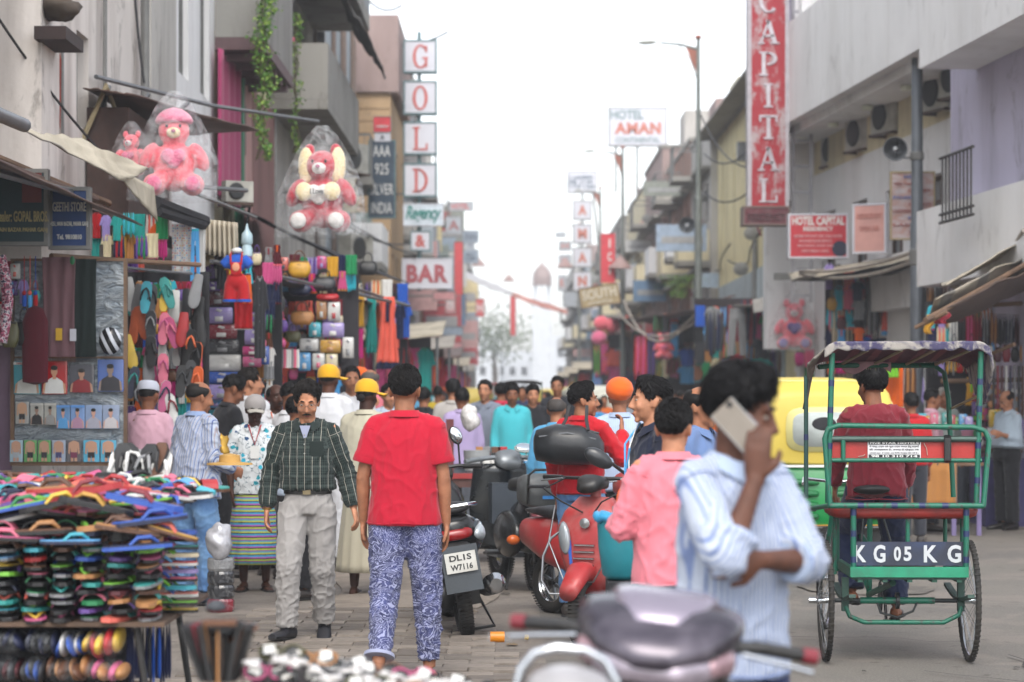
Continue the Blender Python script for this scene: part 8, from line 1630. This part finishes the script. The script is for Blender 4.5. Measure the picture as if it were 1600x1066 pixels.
r=root('hawker_cart','hawker push cart with trays of goods and a red post in the middle distance','cart',(PX(765,22.5),22.5,0));m=M('cart_wood','4b2f2a',.7,var=.3)
part('bed',MB().b2((-.42,-.4,.72),(.52,.5,.8)),[m],r);part('red_edge',MB().b2((-.43,-.42,.8),(.53,-.4,.85)),[M('cart_red','8c2524',.6)],r);part('post',MB().b2((-.4,-.38,.85),(-.33,-.32,1.35)),[M('post_maroon','5b2426',.6)],r)
for x in(-.3,.42):part('leg',MB().b2((x-.03,-.36,0),(x+.03,-.3,.72)),[M('cart_leg','2b2928',.7)],r);part('leg',MB().b2((x-.03,.4,0),(x+.03,.46,.72)),[M('cart_leg','2b2928')],r)
part('lower_box',MB().b2((-.15,-.3,.35),(.2,.3,.7)),[M('cart_grey','5a5754',.7)],r)
one('bucket',MB().lathe([(.09,0),(.12,.2),(.125,.2),(.11,.01)],(PX(745,22.2),22.2,.86),n=16),[M('bucket_grey','8d9092',.5)],'grey white bucket on the hawker cart','bucket',smooth=True);one('wrapped_bundle',MB().ell((PX(735,22.5),22.4,1.36),(.09,.08,.12),16,12,fn=lambda w_:w_*(1+.4*noise.noise(w_*12))),[M('wrap_white','b9b6b4')],'crumpled white plastic bundle on top of the cart post','bundle',smooth=2)
q=random.Random(4)
for k in range(26):
 i=k%9;j=k//9;c=['black','brown','tan','charcoal','white','red','grey','sky blue','white'][(k*4+j)%9]
 one('small_box',MB().box((PX(748,22.2)+.075*i,22.15+.2*j,.86+.02+.05*j+(.05 if i<4 else 0)),(.065,.12,.05+.06*(i<4)),RZ(q.gauss(0,.1)).to_3x3()),[dye(c,'leather')],'%s small box on the cart, %s row %s'%(c,('front','middle','back')[j],('left','centre','right')[i//3]),'box','small boxes on the hawker cart')
# ---------------------------------------------------------------- people
def fmat(name,fn,rough=.85):
 if name in MATS:return MATS[name]
 n=NT(name);n.col(fn(n));n.bump(n.noise(240,2),.25,.002);MATS[name]=n.done(rough,0,Specular_IOR_Level=.25,Sheen_Weight=.1);return MATS[name]
def plaid(n):
 s=n.sep(n.attr());u,v=s[0],s[1];base=n.mix(n.noise(7,4),'0f1a1a','182523')
 c=n.mix(n.math('MULTIPLY',lines(n,v,.062,.008),.22),base,'6d7470');c=n.mix(n.math('MULTIPLY',lines(n,v,.0155,.0035,off=.4),.25),c,'55605c');c=n.mix(n.math('MULTIPLY',lines(n,u,.0125,.003),.22),c,'55605c')
 c=n.mix(n.math('MULTIPLY',lines(n,u,.049,.0035),.8),c,'98948a');return c
def stripes(base,cols):
 def f(n):
  s=n.sep(n.attr());c=n.mix(n.noise(6,3),tuple(x*.93 for x in srgb(base)),base)
  for per,w_,off,col,amt,ax in cols:c=n.mix(n.math('MULTIPLY',lines(n,s[ax],per,w_,off=off),amt),c,col)
  return c
 return f
def paisley(n):
 co=n.attr();a=n.noise(9,1,n.scale(co,(1,1,.2)),.4,3.5);b=n.noise(38,2,co,.5,2);w_=n.ramp(n.math('SINE',n.math('MULTIPLY',a,42)),[(.5,0.0),(.7,1.0)])
 v2=n.ramp(n.math('SINE',n.math('MULTIPLY',b,50)),[(.5,0.0),(.8,1.0)]);c=n.mix(n.ramp(n.noise(9,2,co),[(.4,0.0),(.62,1.0)]),'171c44','2a3163');return n.mix(n.math('MULTIPLY',n.math('MAXIMUM',w_,n.math('MULTIPLY',v2,.5)),.72),c,'a3a7c6')
def floral(n):
 co=n.obj();vo=n.n('ShaderNodeTexVoronoi');vo.inputs['Scale'].default_value=15;n.l(co,vo.inputs['Vector']);d=n.math('ADD',vo.outputs['Distance'],n.math('MULTIPLY',n.math('SUBTRACT',n.noise(50,3),.5),.5))
 c=n.mix(n.math('LESS_THAN',d,.3),'c2c6c8',n.ramp(n.sep(vo.outputs['Color'])[0],[(0,'1f8c9c'),(.5,'2aa3c0'),(.75,'1c3f6a')],True));return n.mix(n.math('LESS_THAN',n.math('ABSOLUTE',n.math('SUBTRACT',n.noise(13,3),.5)),.012),c,'2f4f5c')
def skirtp(n):
 z=n.sep(n.obj())[2];f=n.math('FRACT',n.math('ADD',n.math('DIVIDE',z,.085),n.math('ADD',n.math('MULTIPLY',n.noise(5,2),.12),50)));return n.ramp(f,[(0,'9fae4a'),(.16,'1b1a20'),(.24,'9a5aa0'),(.38,'3f8fb8'),(.55,'17161c'),(.62,'a8b05a'),(.78,'4f9ab0'),(.9,'8a4f92')],True)
def camo(n):return n.ramp(n.noise(9,3),[(.4,'6f7268'),(.52,'4c5048'),(.6,'8a8b80')])
WH=cloth('shirt_white','bfc0c4');WB_=cloth('shirt_white_blue','a9b6c8');DEN=fmat('denim',lambda n:n.mix(n.ramp(n.noise(5,5),[(.4,0.0),(.65,1.0)]),'4a6c98','6f93b8'));BLKC=cloth('cloth_black2','17171b');NAV=cloth('cloth_navy2','12182b')
SWING={'L':dict(u=(.2,.1,-1),f=(.05,-.25,-1)),'R':dict(u=(-.2,-.02,-1),f=(-.04,-.3,-1))}
def seated_hands():pass
def mous(J,o):
 mb=MB();mb.tube([(-.03,-.094,-.058),(-.015,-.1045,-.05),(0,-.1065,-.049),(.015,-.1045,-.05),(.03,-.094,-.058)],[.002,.0055,.006,.0055,.002],6).move(J['head']);part('moustache',mb,[hairmat()],o,True)
def specs(J,o):
 mb=MB()
 for g in(-1,1):
  mb.tube([(g*.032+.024*cos(t),-.1045+.004*abs(cos(t)),.004+.015*sin(t))for t in[2*pi*k/16 for k in range(16)]],.0012,5,0,True);mb.tube([(g*.056,-.1,.01),(g*.07,-.06,.012),(g*.078,.0,.01)],.0015,5)
 mb.tube([(-.009,-.106,.008),(.009,-.106,.008)],.0014,5);mb.move(J['head']);part('glasses',mb,[M('spec_metal','5c544c',.3,.8)],o,True,kind='stuff')
# ---- walking man in the dark checked shirt
def front_plaid(J,so_):
 s=J['s'];c=J['pel'];fw=J['fw']
 pk=MB();
 for k in range(6):p=c+J['up']*(.12+.06*k)*s+fw*(.131+.0*k)*s;pk.ell(p+V((0,-.0,0)),(.0055,.003,.0055),8,6)
 part('buttons',pk,[M('button_pale','8a8a84',.4)],so_,True,kind='stuff')
 t=MB().prism([(-.035,0),(.035,0),(0,-.105)],T(J['neck']+fw*.083*s+V((0,-.012,-.035)))@RX(pi/2),.006);part('undershirt',t,[cloth('undershirt_grey','8f95ad')],so_)
 part('pocket',MB().box(c+J['up']*.33*s+fw*.128*s+V((.08,0,0)),(.09,.004,.1),RX(.06).to_3x3()),[cloth('plaid_collar','1c2624')],so_)
pl_=fmat('plaid_shirt',plaid)
def mface(J,o):mous(J,o);specs(J,o)
o,J=person('man walking towards us in dark checked shirt, grey trousers, glasses and moustache',PX(482,15.5),15.45,1.70,-4,
{'lean':.04,'head':(.12,.34,0),'arms':{'R':dict(u=(-.34,.06,-1),f=(-.06,-.18,-1),curl=.6),'L':dict(u=(.33,.2,-1),f=(.22,-.12,-.9),curl=.7)},'legs':{'R':dict(thigh=(-.05,-.32,-1),shin=(-.03,.1,-1),toe=(-.35,-1,.1)),'L':dict(thigh=(.0,.1,-1),shin=(-.02,.42,-1),toe=(.1,-1,-.45))}},
'light',0,('short','15110f'),dict(mat=pl_,sleeve=1.93,hem=.045,loose=.022,sl=.012,cuff=.042,wr=.011,front=front_plaid,open=.42,cmat=cloth('plaid_collar','1c2624')),
dict(mat=cloth('chino_grey','8e8b89'),r=(.1,.082,.07),end=.98,wr=.01),('shoe','1f1f24'),face=mface,hairth=.022,fat=.99)
s=J['s'];part('belt',MB().loft([ring(J['pel']+V((0,0,z*s)),.153*1.03*s,.117*1.03*s,V((1,0,0)),V((0,1,0)),28,.85)for z in(.03,.062)]),[M('belt_black','151312',.4)],o);part('belt_buckle',MB().box(J['pel']+V((.012,-.125*s,.046*s)),(.05,.008,.034)),[M('buckle_brass','8a7d62',.3,.8)],o)
part('bracelet',MB().tube([J['wrR']+V((.03*cos(t),.03*sin(t),.005))for t in[2*pi*k/14 for k in range(14)]],.004,6,0,True),[M('brass','b08a40',.3,.9)],o,True)
# ---- man in red polo walking away
def polo_back(J,so_):pass
o,J=person('man walking away in red polo shirt and blue paisley trousers',PX(632,13.1),13.1,1.755,176,
{'head':(.0,.0,0),'arms':{'L':dict(u=(.24,.05,-1),f=(.02,-.26,-1),curl=.5),'R':dict(u=(-.2,.03,-1),f=(-.04,-.15,-1),curl=.45)},'legs':{'L':dict(thigh=(.02,.16,-1),shin=(.04,.5,-1),toe=(.1,-1,-.6)),'R':dict(thigh=(-.08,-.06,-1),shin=(-.03,.04,-1),toe=(-.1,-1,0))}},
'mid',0,('short','100d0c'),dict(mat=cloth('polo_red','a30d28',var=.06,bump=.5),sleeve=.72,hem=-.09,loose=.012,sl=.014,wr=.008,open=.5),dict(mat=fmat('paisley',paisley),r=(.106,.082,.058),end=.9,wr=.01),('sandal','2a2320'),hairth=.018,fat=1.1)
s=J['s']
a=J['knL'].lerp(J['anL'],.86);part('turned_cuff',MB().tube([a,a.lerp(J['anL'],.35),a.lerp(J['anL'],.4)],[.082*s,.084*s,.07*s],18),[cloth('cuff_pale','8e93ac')],o,True)
# ---- phone man in the foreground
def phone_extra(J,so_):
 pass
hp={'arms':{}}
J0=None
o,J=person('young man in pale checked shirt with folded arm, phone held to his ear',PX(1142,6.75),6.75,1.675,36,
{'head':(.62,.2,.0),'lean':.02,'shw':.94,'arms':{'R':dict(toh=(-.135,-.11,-.165),pole=(-.5,-.35,-1),h=(.02,.12,1),n=(1,.1,0),curl=.22),'L':dict(to=(-.1,-.24,1.17),pole=(1,.0,-.5),h=(-1,.1,-.1),n=(0,1,0),curl=.7)}},
'dark',0,('fringe','0c0b0d'),dict(mat=fmat('pale_check',stripes('aab1be',[(.014,.0045,0,'586c9c',.85,0),(.014,.004,.3,'8a98b8',.4,1)])),sleeve=1.3,hem=-.13,loose=.014,sl=.014,cuff=.058,wr=.009,cmat=cloth('pale_check_collar','96a4bc')),dict(mat=cloth('jeans_navy','1f2c52'),r=(.105,.085,.08)),('shoe','222222'),hairth=.026)
hd=J['head'];pm_=MB().box((0,0,0),(.008,.076,.155));PM4=hd@T(-.1,-.03,-.03)@RX(-.95);ph=part('phone',pm_.move(hd@T(-.1,-.03,-.03)@RX(-.95)),[M('phone_silver','8d857c',.3,.6,bump=0)],o)
part('phone_camera',MB().box((-.005,-.022,.066),(.003,.016,.016)).move(PM4),[PK],ph);part('phone_edge',MB().tube([(0,-.0385,-.077),(0,.0385,-.077),(0,.0385,.077),(0,-.0385,.077)],.0045,6,0,True).move(PM4),[CHR],ph,True)
# ---- pink shirt
person('man in pink shirt with back turned, holding the teal sack',PX(1052,10.1),10.1,1.575,196,{'head':(-.5,.0,0),'arms':{'L':dict(u=(.3,-.1,-1),f=(-.25,-1,.12)),'R':dict(u=(-.1,-.2,-1),f=(.1,-1,-.2),curl=.8)}},'light',1,('short','0e0c0c'),
dict(mat=cloth('shirt_pink','c8707c',var=.1,bump=.4),sleeve=1.9,hem=-.09,loose=.022,sl=.012,wr=.012,cmat=cloth('shirt_pink','c8707c')),dict(mat=cloth('trouser_dark','2a2c34')),('shoe','2a2422'),hairth=.018)
# ---- navy shirt, profile
def buds(J,so_):
 mb=MB();h=J['head'];s=J['s'];a=h@V((.0,-.02,-.12));mb.tube([h@V((-.078,0,-.01)),J['neck']+V((-.06,-.08,-.03)),J['chest']+V((-.0,-.14,.08)),J['chest']+V((.02,-.15,-.05))],.0035,6);part('earphone_cable',mb,[PW],so_,True)
 part('lanyard',MB().tube([J['neck']+V((-.07,-.05,-.0)),J['chest']+V((-.05,-.145,.1)),J['chest']+V((-.02,-.155,-.08)),J['chest']+V((.03,-.15,.08))],.006,6),[dye('sky blue')],so_,True)
person('man in navy polo in profile with earphones and blue lanyard',PX(1022,12.6),12.6,1.69,-72,{'head':(-.2,.0,0),'arms':{'L':dict(u=(.12,.05,-1),f=(0,-.3,-1)),'R':dict(u=(-.12,.0,-1),f=(0,-.5,-1))}},'light',1,('quiff','0d0b0c'),dict(mat=NAV,sleeve=.8,hem=-.09,loose=.012,sl=.012,front=buds,wr=.01),dict(mat=cloth('trouser_dark','2a2c34')),('shoe','2a2422'),hairth=.011)
# ---- red shirt with duffel
person('man in red shirt looking right with a black bag slung on his back',PX(908,17),17.0,1.675,150,{'head':(-1.0,.0,0),'arms':{'L':dict(u=(.2,.1,-1),f=(0,-.3,-1)),'R':dict(u=(-.3,-.3,-.6),f=(.3,-.6,1),curl=.8)}},'mid',1,('quiff','0d0b0c'),dict(mat=cloth('shirt_scarlet','ab1220',bump=.4),sleeve=1.9,hem=-.05,loose=.015,sl=.01,wr=.01),dict(mat=DEN),('shoe','2a2422'),hairth=.018)
r=root('duffel_bag','big black duffel bag slung on the back of the red shirted man','bag',P(888,730,16.75),R(-4));s_=16.75/F
part('bag_body',MB().loft([ring(V((x*s_,0,(30+z)*s_)),b*.17/33,h*s_,V((0,1,0)),V((0,0,1)),20,.8)for x,b,h,z in((-54,12,12,5),(-50,24,24,4),(-20,32,32,6),(20,33,31,4),(48,26,23,-2),(56,12,12,-4))]),[M('bag_black','191b1e',.4,var=.2,sc=5,bump=.6,bsc=12,dirt='303438')],r,2)
for sx in(-1,1):part('strap',MB().tube([((10+22*sx)*s_,-.1,58*s_),((12+16*sx)*s_,.02,74*s_),((14+14*sx)*s_,.12,96*s_)],.014,6,0,False,.4),[M('strap_black','1b1c1e',.6)],r,True)
part('zip',MB().tube([(-44*s_,-.12,48*s_),(0,-.155,54*s_),(44*s_,-.12,44*s_)],.006,6),[STEEL],r,True)
part('top_seam',MB().tube([(-50*s_,-.02,57*s_*.97),(0,-.04,66*s_),(48*s_,-.02,53*s_)],.007,6),[M('seam_grey','3f4245',.5)],r,True)
# ---- turban man, bald man
def turban(col):
 def f(J,o):
  mb=MB()
  def fn(q_):a=math.atan2(q_.y,q_.x);return q_*(1+.035*abs(sin(q_.z*70+a*1.5)))
  mb.ell((0,.02,.07),(.102,.122,.09),32,20,RX(-.25).to_3x3(),fn=fn);mb.move(J['head']);part('turban',mb,[cloth('turban_'+col,PALETTE.get(col,col))],o,2)
  b=MB().ell((0,-.05,-.085),(.05,.045,.05),14,10).move(J['head']);part('beard',b,[hairmat()],o,2)
 return f
def cap(col,brim,side=0):
 def f(J,o):
  L=RZ(side);mb=MB();vs=[(.0915,.02),(.093,.045),(.088,.08),(.07,.11),(.04,.13),(.001,.136)]
  mb.lathe(vs,(0,.008,0),n=24);mb.v=[(x,y*1.12,z)for x,y,z in mb.v];c=part('cap',mb.move(J['head']),[cloth('cap_'+col,PALETTE.get(col,col))],o,True)
  bm=MB().sheet(lambda u,v:((u-.5)*.15*(1-.25*v*v),-.085-.075*v*(1-(2*u-1)**2*.35),.032-.012*v-.018*(2*u-1)**2),10,5,.005).move(L);part('brim',bm.move(J['head']),[cloth('cap_'+brim,PALETTE.get(brim,brim))],c,2)
 return f
def skullcap(J,o):
 mb=MB().lathe([(.089,.045),(.09,.07),(.086,.1),(.07,.122),(.001,.13)],(0,.015,0),n=24);mb.v=[(x,y*1.14,z)for x,y,z in mb.v];part('skullcap',mb.move(J['head']),[cloth('cap_white','a9acb8')],o,True)
person('man in orange turban and pale blue shirt seen from behind',PX(968,18),18.0,1.69,178,{'arms':SWING},'mid',2,None,dict(mat=fmat('pale_blue_stripe',stripes('a4b4cc',[(.014,.004,0,'8698b8',.5,0)])),sleeve=1.9,hem=-.08,loose=.02,sl=.01),dict(mat=BLKC),('shoe','2a2422'),hat=turban('orange'))
MATS['cloth_orangeT']=None;del MATS['cloth_orangeT']
person('balding man in bright blue shirt bending behind the duffel bag',PX(868,19.3),19.3,1.58,172,{'lean':.1,'head':(0,.15,0),'arms':SWING},'mid',2,('bald','3a3634'),dict(mat=cloth('shirt_azure','4a8ab0'),sleeve=1.9,hem=-.08,loose=.02),dict(mat=BLKC),('shoe','2a2422'),fat=1.1)
# ---- left group
person('man in blue and white striped shirt and jeans, back to us at the stall',PX(303,18),18.0,1.70,138,{'lean':.06,'head':(-.3,.22,0),'arms':{'L':dict(u=(.2,.05,-1),f=(.0,-.9,-.6)),'R':dict(u=(-.2,.1,-1),f=(.1,-1,-.35),curl=.7)},'legs':{'L':dict(thigh=(.05,0,-1),shin=(.02,.03,-1)),'R':dict(thigh=(-.1,-.1,-1),shin=(-.05,.08,-1))}},'mid',1,('bald','14110f'),
dict(mat=fmat('blue_stripe',stripes('a5adbc',[(.024,.005,0,'26407c',.85,0),(.024,.003,.35,'8a6f60',.6,0),(.024,.003,.65,'4a64a0',.6,0),(.03,.003,0,'8090b0',.45,1)])),sleeve=1.93,hem=-.13,loose=.028,sl=.014,wr=.014,cmat=cloth('collar_blue','7a8cae')),dict(mat=DEN,r=(.104,.088,.08),wr=.012),('shoe','39404c'),fat=1.16)
person('man in pale pink shirt and white skullcap facing the display board',PX(231,19.6),19.6,1.70,168,{'head':(.1,.2,0),'arms':{'L':dict(u=(.16,-.1,-1),f=(0,-1,-.2)),'R':dict(u=(-.18,.0,-1),f=(0,-.9,-.5))}},'brown',2,('short','0f0d0d'),dict(mat=cloth('shirt_pale_pink','b9919f'),sleeve=1.93,hem=-.12,loose=.022,sl=.012,wr=.01),dict(mat=cloth('trouser_dark','2a2c34')),('shoe','2a2422'),hat=skullcap)
def lan(J,so_):
 part('lanyard',MB().tube([J['neck']+V((-.05,-.075,-.01)),J['chest']+V((0,-.135,.03)),J['neck']+V((.05,-.075,-.01))],.006,6),[dye('red')],so_,True);part('badge',MB().box(J['chest']+V((.0,-.14,-.03)),(.07,.004,.1)),[PW],so_)
person('woman in white and turquoise floral blouse, striped long skirt and grey cap',PX(398,19.2),19.2,1.585,6,{'head':(.1,.22,.05),'arms':{'L':dict(u=(.18,.06,-1),f=(.05,-.15,-1)),'R':dict(u=(-.24,.06,-1),f=(.1,-.2,-1))}},'deep',1,('woman','0f0d0d'),dict(mat=fmat('floral',floral),sleeve=.75,hem=-.1,loose=.02,sl=.01,front=lan,wr=.01,open=.6),dict(kind='skirt',mat=fmat('skirt_stripes',skirtp),end=.22),('sandal','17120f'),kind='f',hat=cap('8b8684','9a958c'))
person('man in black shirt looking down behind the striped shirt man',PX(342,20.6),20.6,1.77,120,{'lean':.18,'head':(-.1,.55,0),'arms':{'L':dict(u=(.1,-.3,-1),f=(0,-1,-.3)),'R':dict(u=(-.1,-.2,-1),f=(0,-1,-.4))}},'brown',2,('short','0c0a0a'),dict(mat=BLKC,sleeve=1.9,hem=-.08,loose=.015),dict(mat=BLKC),('shoe','2a2422'))
person('man in white shirt turned to the goods, seen from behind in profile',PX(388,21.6),21.6,1.83,150,{'head':(-.75,.0,0),'arms':SWING},'light',2,('short','17120f'),dict(mat=WH,sleeve=1.9,hem=-.08,loose=.02),dict(mat=BLKC),('shoe','2a2422'))
def lan2(J,so_):part('lanyard',MB().tube([J['neck']+V((-.05,-.075,-.01)),J['chest']+V((0,-.14,-.05)),J['neck']+V((.05,-.075,-.01))],.006,6),[dye('orange')],so_,True)
person('dark skinned man in white shirt with orange lanyard facing us',PX(431,21.0),21.0,1.69,12,{'head':(.25,.0,0),'arms':SWING},'deep',2,('bald','0f0d0d'),dict(mat=WH,sleeve=1.9,hem=-.08,loose=.02,front=lan2,open=.6),dict(mat=BLKC),('shoe','2a2422'),face=mous)
person('dark haired man bending behind the checked shirt walker',PX(452,20.4),20.4,1.69,130,{'head':(-.3,.4,0),'arms':SWING},'brown',2,('short','0c0a0a'),dict(mat=WH,sleeve=1.9,hem=-.08),dict(mat=BLKC),('shoe','2a2422'));person('boy with cropped black hair just left of the checked shirt walker',PX(462,18.4),18.4,1.58,150,{'head':(0,.1,0),'arms':SWING},'brown',2,('short','0c0a0a'),dict(mat=WB_,sleeve=1.9,hem=-.08),dict(mat=BLKC),('shoe','2a2422'))
person('tall person in white shirt and yellow cap turned away behind the checked shirt walker',PX(513,21.6),21.6,1.86,160,{'head':(.2,.05,0),'arms':SWING},'dark',2,('short','0c0a0a'),dict(mat=WH,sleeve=1.9,hem=-.1,loose=.03),dict(mat=WH),('shoe','2a2422'),hat=cap('mustardY','mustardY',2.4)if False else cap('c9971c','c9971c',-1.2))
person('woman in cream jacket, long cream skirt and yellow cap seen from behind',PX(572,18.6),18.6,1.71,155,{'head':(.1,.15,0),'arms':{'L':dict(u=(.16,.0,-1),f=(0,-.8,-.6)),'R':dict(u=(-.2,.1,-1),f=(-.1,-.3,-1))}},'deep',2,('woman','0f0d0d'),dict(mat=cloth('jacket_cream','aaa593'),sleeve=1.9,hem=-.2,loose=.03,sl=.01),dict(kind='skirt',mat=cloth('skirt_cream','a29c8a'),end=.2),('sandal','17120f'),kind='f',hat=cap('c9971c','c9971c',-1.3))
person('man with short hair glimpsed over the yellow caps, facing us',PX(549,24),24,1.87,10,{'head':(0,.05,0)},'mid',3,('short','0c0a0a'),dict(mat=WH),dict(mat=BLKC),None);person('man in orange turban glimpsed over the yellow caps',PX(562,26),26,1.85,185,{},'mid',3,None,dict(mat=cloth('shirt_pale_pink','b9919f')),dict(mat=BLKC),None,hat=turban('orange'));person('bald man in pink top glimpsed beside the coral dress',PX(578,25),25,1.86,160,{},'mid',3,('bald','4a4440'),dict(mat=cloth('shirt_pink','c8707c')),dict(mat=BLKC),None)
person('man holding a phone to his ear between the cream jacket and red polo',PX(607,24.5),24.5,1.7,10,{'head':(.2,.1,0),'arms':{'R':dict(u=(-.4,-.5,-.8),f=(.3,-.2,1)),'L':dict()}},'light',3,('short','0c0a0a'),dict(mat=WB_),dict(mat=BLKC),None)
# ---- middle distance
MID=[('man in grey shirt walking away left of the cart',708,590,27,178,'light','short','a09c98','5a6a80',SWING),('boy in lilac shirt beside the grey shirted man',722,605,25.5,190,'brown','short','9a8cb0','50545c',SWING),('man in two tone grey sports shirt facing us behind the cart',758,592,28,-12,'light','short','6f7684','2a2c34',SWING),('man in bright teal shirt facing us behind the cart',800,598,27.5,4,'brown','fringe','3fa3ae','2a2c34',SWING),('person in black kurta beside the teal shirted man',832,600,28.5,8,'light','fringe','1b1b20','17171b',SWING),
('tall man in dark jacket behind the bald man',871,586,31,-6,'mid','short','22242a','2a2c34',SWING),('man in bright pink shirt behind the teal shirted man',783,596,31,178,'mid','short','b02a44','2a2c34',SWING),('man in dark jacket just right of the red polo shoulder',662,604,28,180,'mid','short','1b1d22','2a2c34',SWING),('man in grey top beside the orange turban',990,612,36,180,'light','short','7c8088','50545c',SWING),('person in camouflage top beside the orange turban',1005,620,33,178,'mid','short','6f7268','50545c',SWING),('person in sky blue top left of the orange turban',935,622,36,182,'mid','short','3f8cc0','2a2c34',SWING),
('balding man glimpsed behind the phone man',1093,598,13.5,60,'mid','bald','5a7098','2a2c34',SWING),('man in red tee behind the cycle rickshaw',1424,612,25,185,'brown','short','a0141c','2a2c34',SWING),('man in pink shirt leaning over the goods table',1455,606,27.5,95,'mid','short','b9919f','2a2c34',SWING),('grey haired man in pale shirt at the goods table',1474,604,29,15,'brown','short','8f9894','3a3c44',SWING),('person in pink top right of the goods table',1512,632,30,170,'mid','short','b07a8c','50545c',SWING)]
for i,(lab,px,py,Y,yaw,tone,hr,c,c2,arms)in enumerate(MID):
 person(lab,PX(px,Y),Y,CH+(HOR-py)*Y/F,yaw,{'arms':arms,'head':(0,.1*(i%2),0),'legs':{'L':dict(thigh=(0,-.12*(i%3-1),-1)),'R':dict(thigh=(-.05,.12*(i%3-1),-1))}},tone,3 if Y>20 else 2,(hr,'77736e' if 'grey haired' in lab else '0c0a0a'),dict(mat=cloth('top_'+c,c)if 'camou' not in lab else fmat('camo',camo),hem=-.12 if i%2 else-.06,loose=.015),dict(mat=cloth('low_'+c2,c2)),('shoe','2a2422')if Y>20 else None)
person('stout man in pale blue shirt and black trousers looking at his hands on the right',PX(1573,27.8),27.8,1.635,-60,{'head':(-.1,.5,0),'lean':-.04,'arms':{'L':dict(u=(.12,.0,-1),f=(-.1,-1,.25),curl=.6),'R':dict(u=(-.12,-.05,-1),f=(.15,-1,.25),curl=.6)}},'light',2,('bald','16120f'),dict(mat=cloth('shirt_ice','9cabb8'),sleeve=1.7,hem=.045,loose=.03),dict(mat=BLKC,r=(.105,.085,.08)),('shoe','1b1716'),fat=1.22)
# ---- rickshaw driver (sits on the saddle ahead of the passenger seat)
o,J=person('rickshaw driver in maroon shirt and navy trousers seen from behind',PX(1368,15.15),15.12,1.70,178,{'pelvis_z':1.03,'lean':.3,'side':.0,'head':(.45,.1,0),'arms':{'L':dict(u=(.25,-.45,-1),f=(.02,-.5,-.8),curl=.8),'R':dict(u=(-.28,-.4,-1),f=(-.05,-.5,-.8),curl=.8)},'legs':{'L':dict(thigh=(.16,-.9,-.85),shin=(-.03,.2,-1)),'R':dict(thigh=(-.16,-.5,-1),shin=(.03,.25,-1))}},
'brown',1,('messy','0b0a0b'),dict(mat=cloth('shirt_maroon','7a2430',var=.1,bump=.4),sleeve=1.9,hem=-.12,loose=.022,sl=.01,wr=.014,collar=False),dict(mat=cloth('trouser_navy','16203c'),r=(.11,.09,.08)),('sandal','2a2320'),hairth=.022)
# ---- far crowd: shared meshes, own colours
FARK={}
q=random.Random(77);tops=[('white','b9babd'),('red','a82028'),('sky blue','5c9ac0'),('yellow','b8a02c'),('black','1e1f24'),('pink','b87890'),('green','3c7a50'),('grey','7c7f84'),('orange','c06028'),('navy','222c4c'),('cream','a9a08a'),('teal','2f8088')]
protos=[]
for k in range(5):
 yaw=0;o,J=person('x',0,0,1.68,0,{'arms':SWING,'legs':{'L':dict(thigh=(0,-.22+.1*k,-1)),'R':dict(thigh=(0,.2-.1*k,-1),shin=(0,.2,-1))},'head':(.2*(k-2),.1,0)},('mid','brown','dark','light','brown')[k],4,('short','0c0a0a'),dict(mat=WH,hem=-.1),dict(mat=BLKC),None);protos.append(o)
used={}
spots=[]
for k in range(86):
 Y=33+q.random()**1.3*115;lim0,lim1=-2.3,4.6;x=q.uniform(lim0,lim1);spots.append((Y,x))
for k,(Y,x)in enumerate(sorted(spots)):
 p=protos[k%5];c=dup(p);c.location=(x,Y,.004);c.rotation_euler=(0,0,R(q.choice([0,180,5,175,160,20])));c.scale=[q.uniform(.92,1.04)]*3
 tn,tc=tops[(k*7)%12];px=800+F*x/Y;side='street left' if px<740 else 'street right' if px>900 else 'mid street';dist='just past the cart' if Y<45 else 'halfway up' if Y<80 else 'far off'
 c['label']='pedestrian in %s top and %s trousers %s, %s'%(tn,('black','blue','brown','grey')[k%4],side,dist);c['group']='pedestrians farther up the street'
 for ch in c.children:
  if ch.name.startswith('shirt'):ch.material_slots[0].link='OBJECT';ch.material_slots[0].material=cloth('far_'+tn,tc)
  if ch.name.startswith('trousers'):ch.material_slots[0].link='OBJECT';ch.material_slots[0].material=cloth('farlow_%d'%(k%4),('23262e','4a5468','3a342e','6a6860')[k%4])
for o in protos:
 for ch in list(o.children):bpy.data.objects.remove(ch)
 bpy.data.objects.remove(o)
one('sun_hat',MB().lathe([(.17,0),(.165,.012),(.08,.02),(.075,.07),(.001,.085)],P(359,722,17.5)+V((0,0,-.02)),n=20),[M('straw','b08a4a',.8)],'straw coloured hat held in front of the striped shirt man','hat',smooth=True)
one('gold_bag',MB().ell(P(347,700,18.4),(.06,.05,.1),14,10,fn=lambda w_:w_*(1+.5*noise.noise(w_*20))),[M('gold_foil','a8822c',.25,.5)],'crumpled gold packet beside the striped shirt man','packet',smooth=2)
# ---------------------------------------------------------------- air
if True:
 mb=MB().b2((-60,-8,-1.5),(60,420,24));hz=one('haze',mb,[],'pale dusty haze filling the street','haze',kind='stuff')
 hz.name='haze';m_=bpy.data.materials.new('haze');m_.use_nodes=True;t_=m_.node_tree;t_.nodes.remove(t_.nodes['Principled BSDF'])
 pv=t_.nodes.new('ShaderNodeVolumePrincipled');pv.inputs['Color'].default_value=(.93,.95,1,1);pv.inputs['Density'].default_value=.0016;pv.inputs['Anisotropy'].default_value=.3
 t_.links.new(pv.outputs[0],t_.nodes['Material Output'].inputs['Volume']);hz.data.materials.append(m_)
bpy.data.scenes.remove(TS)
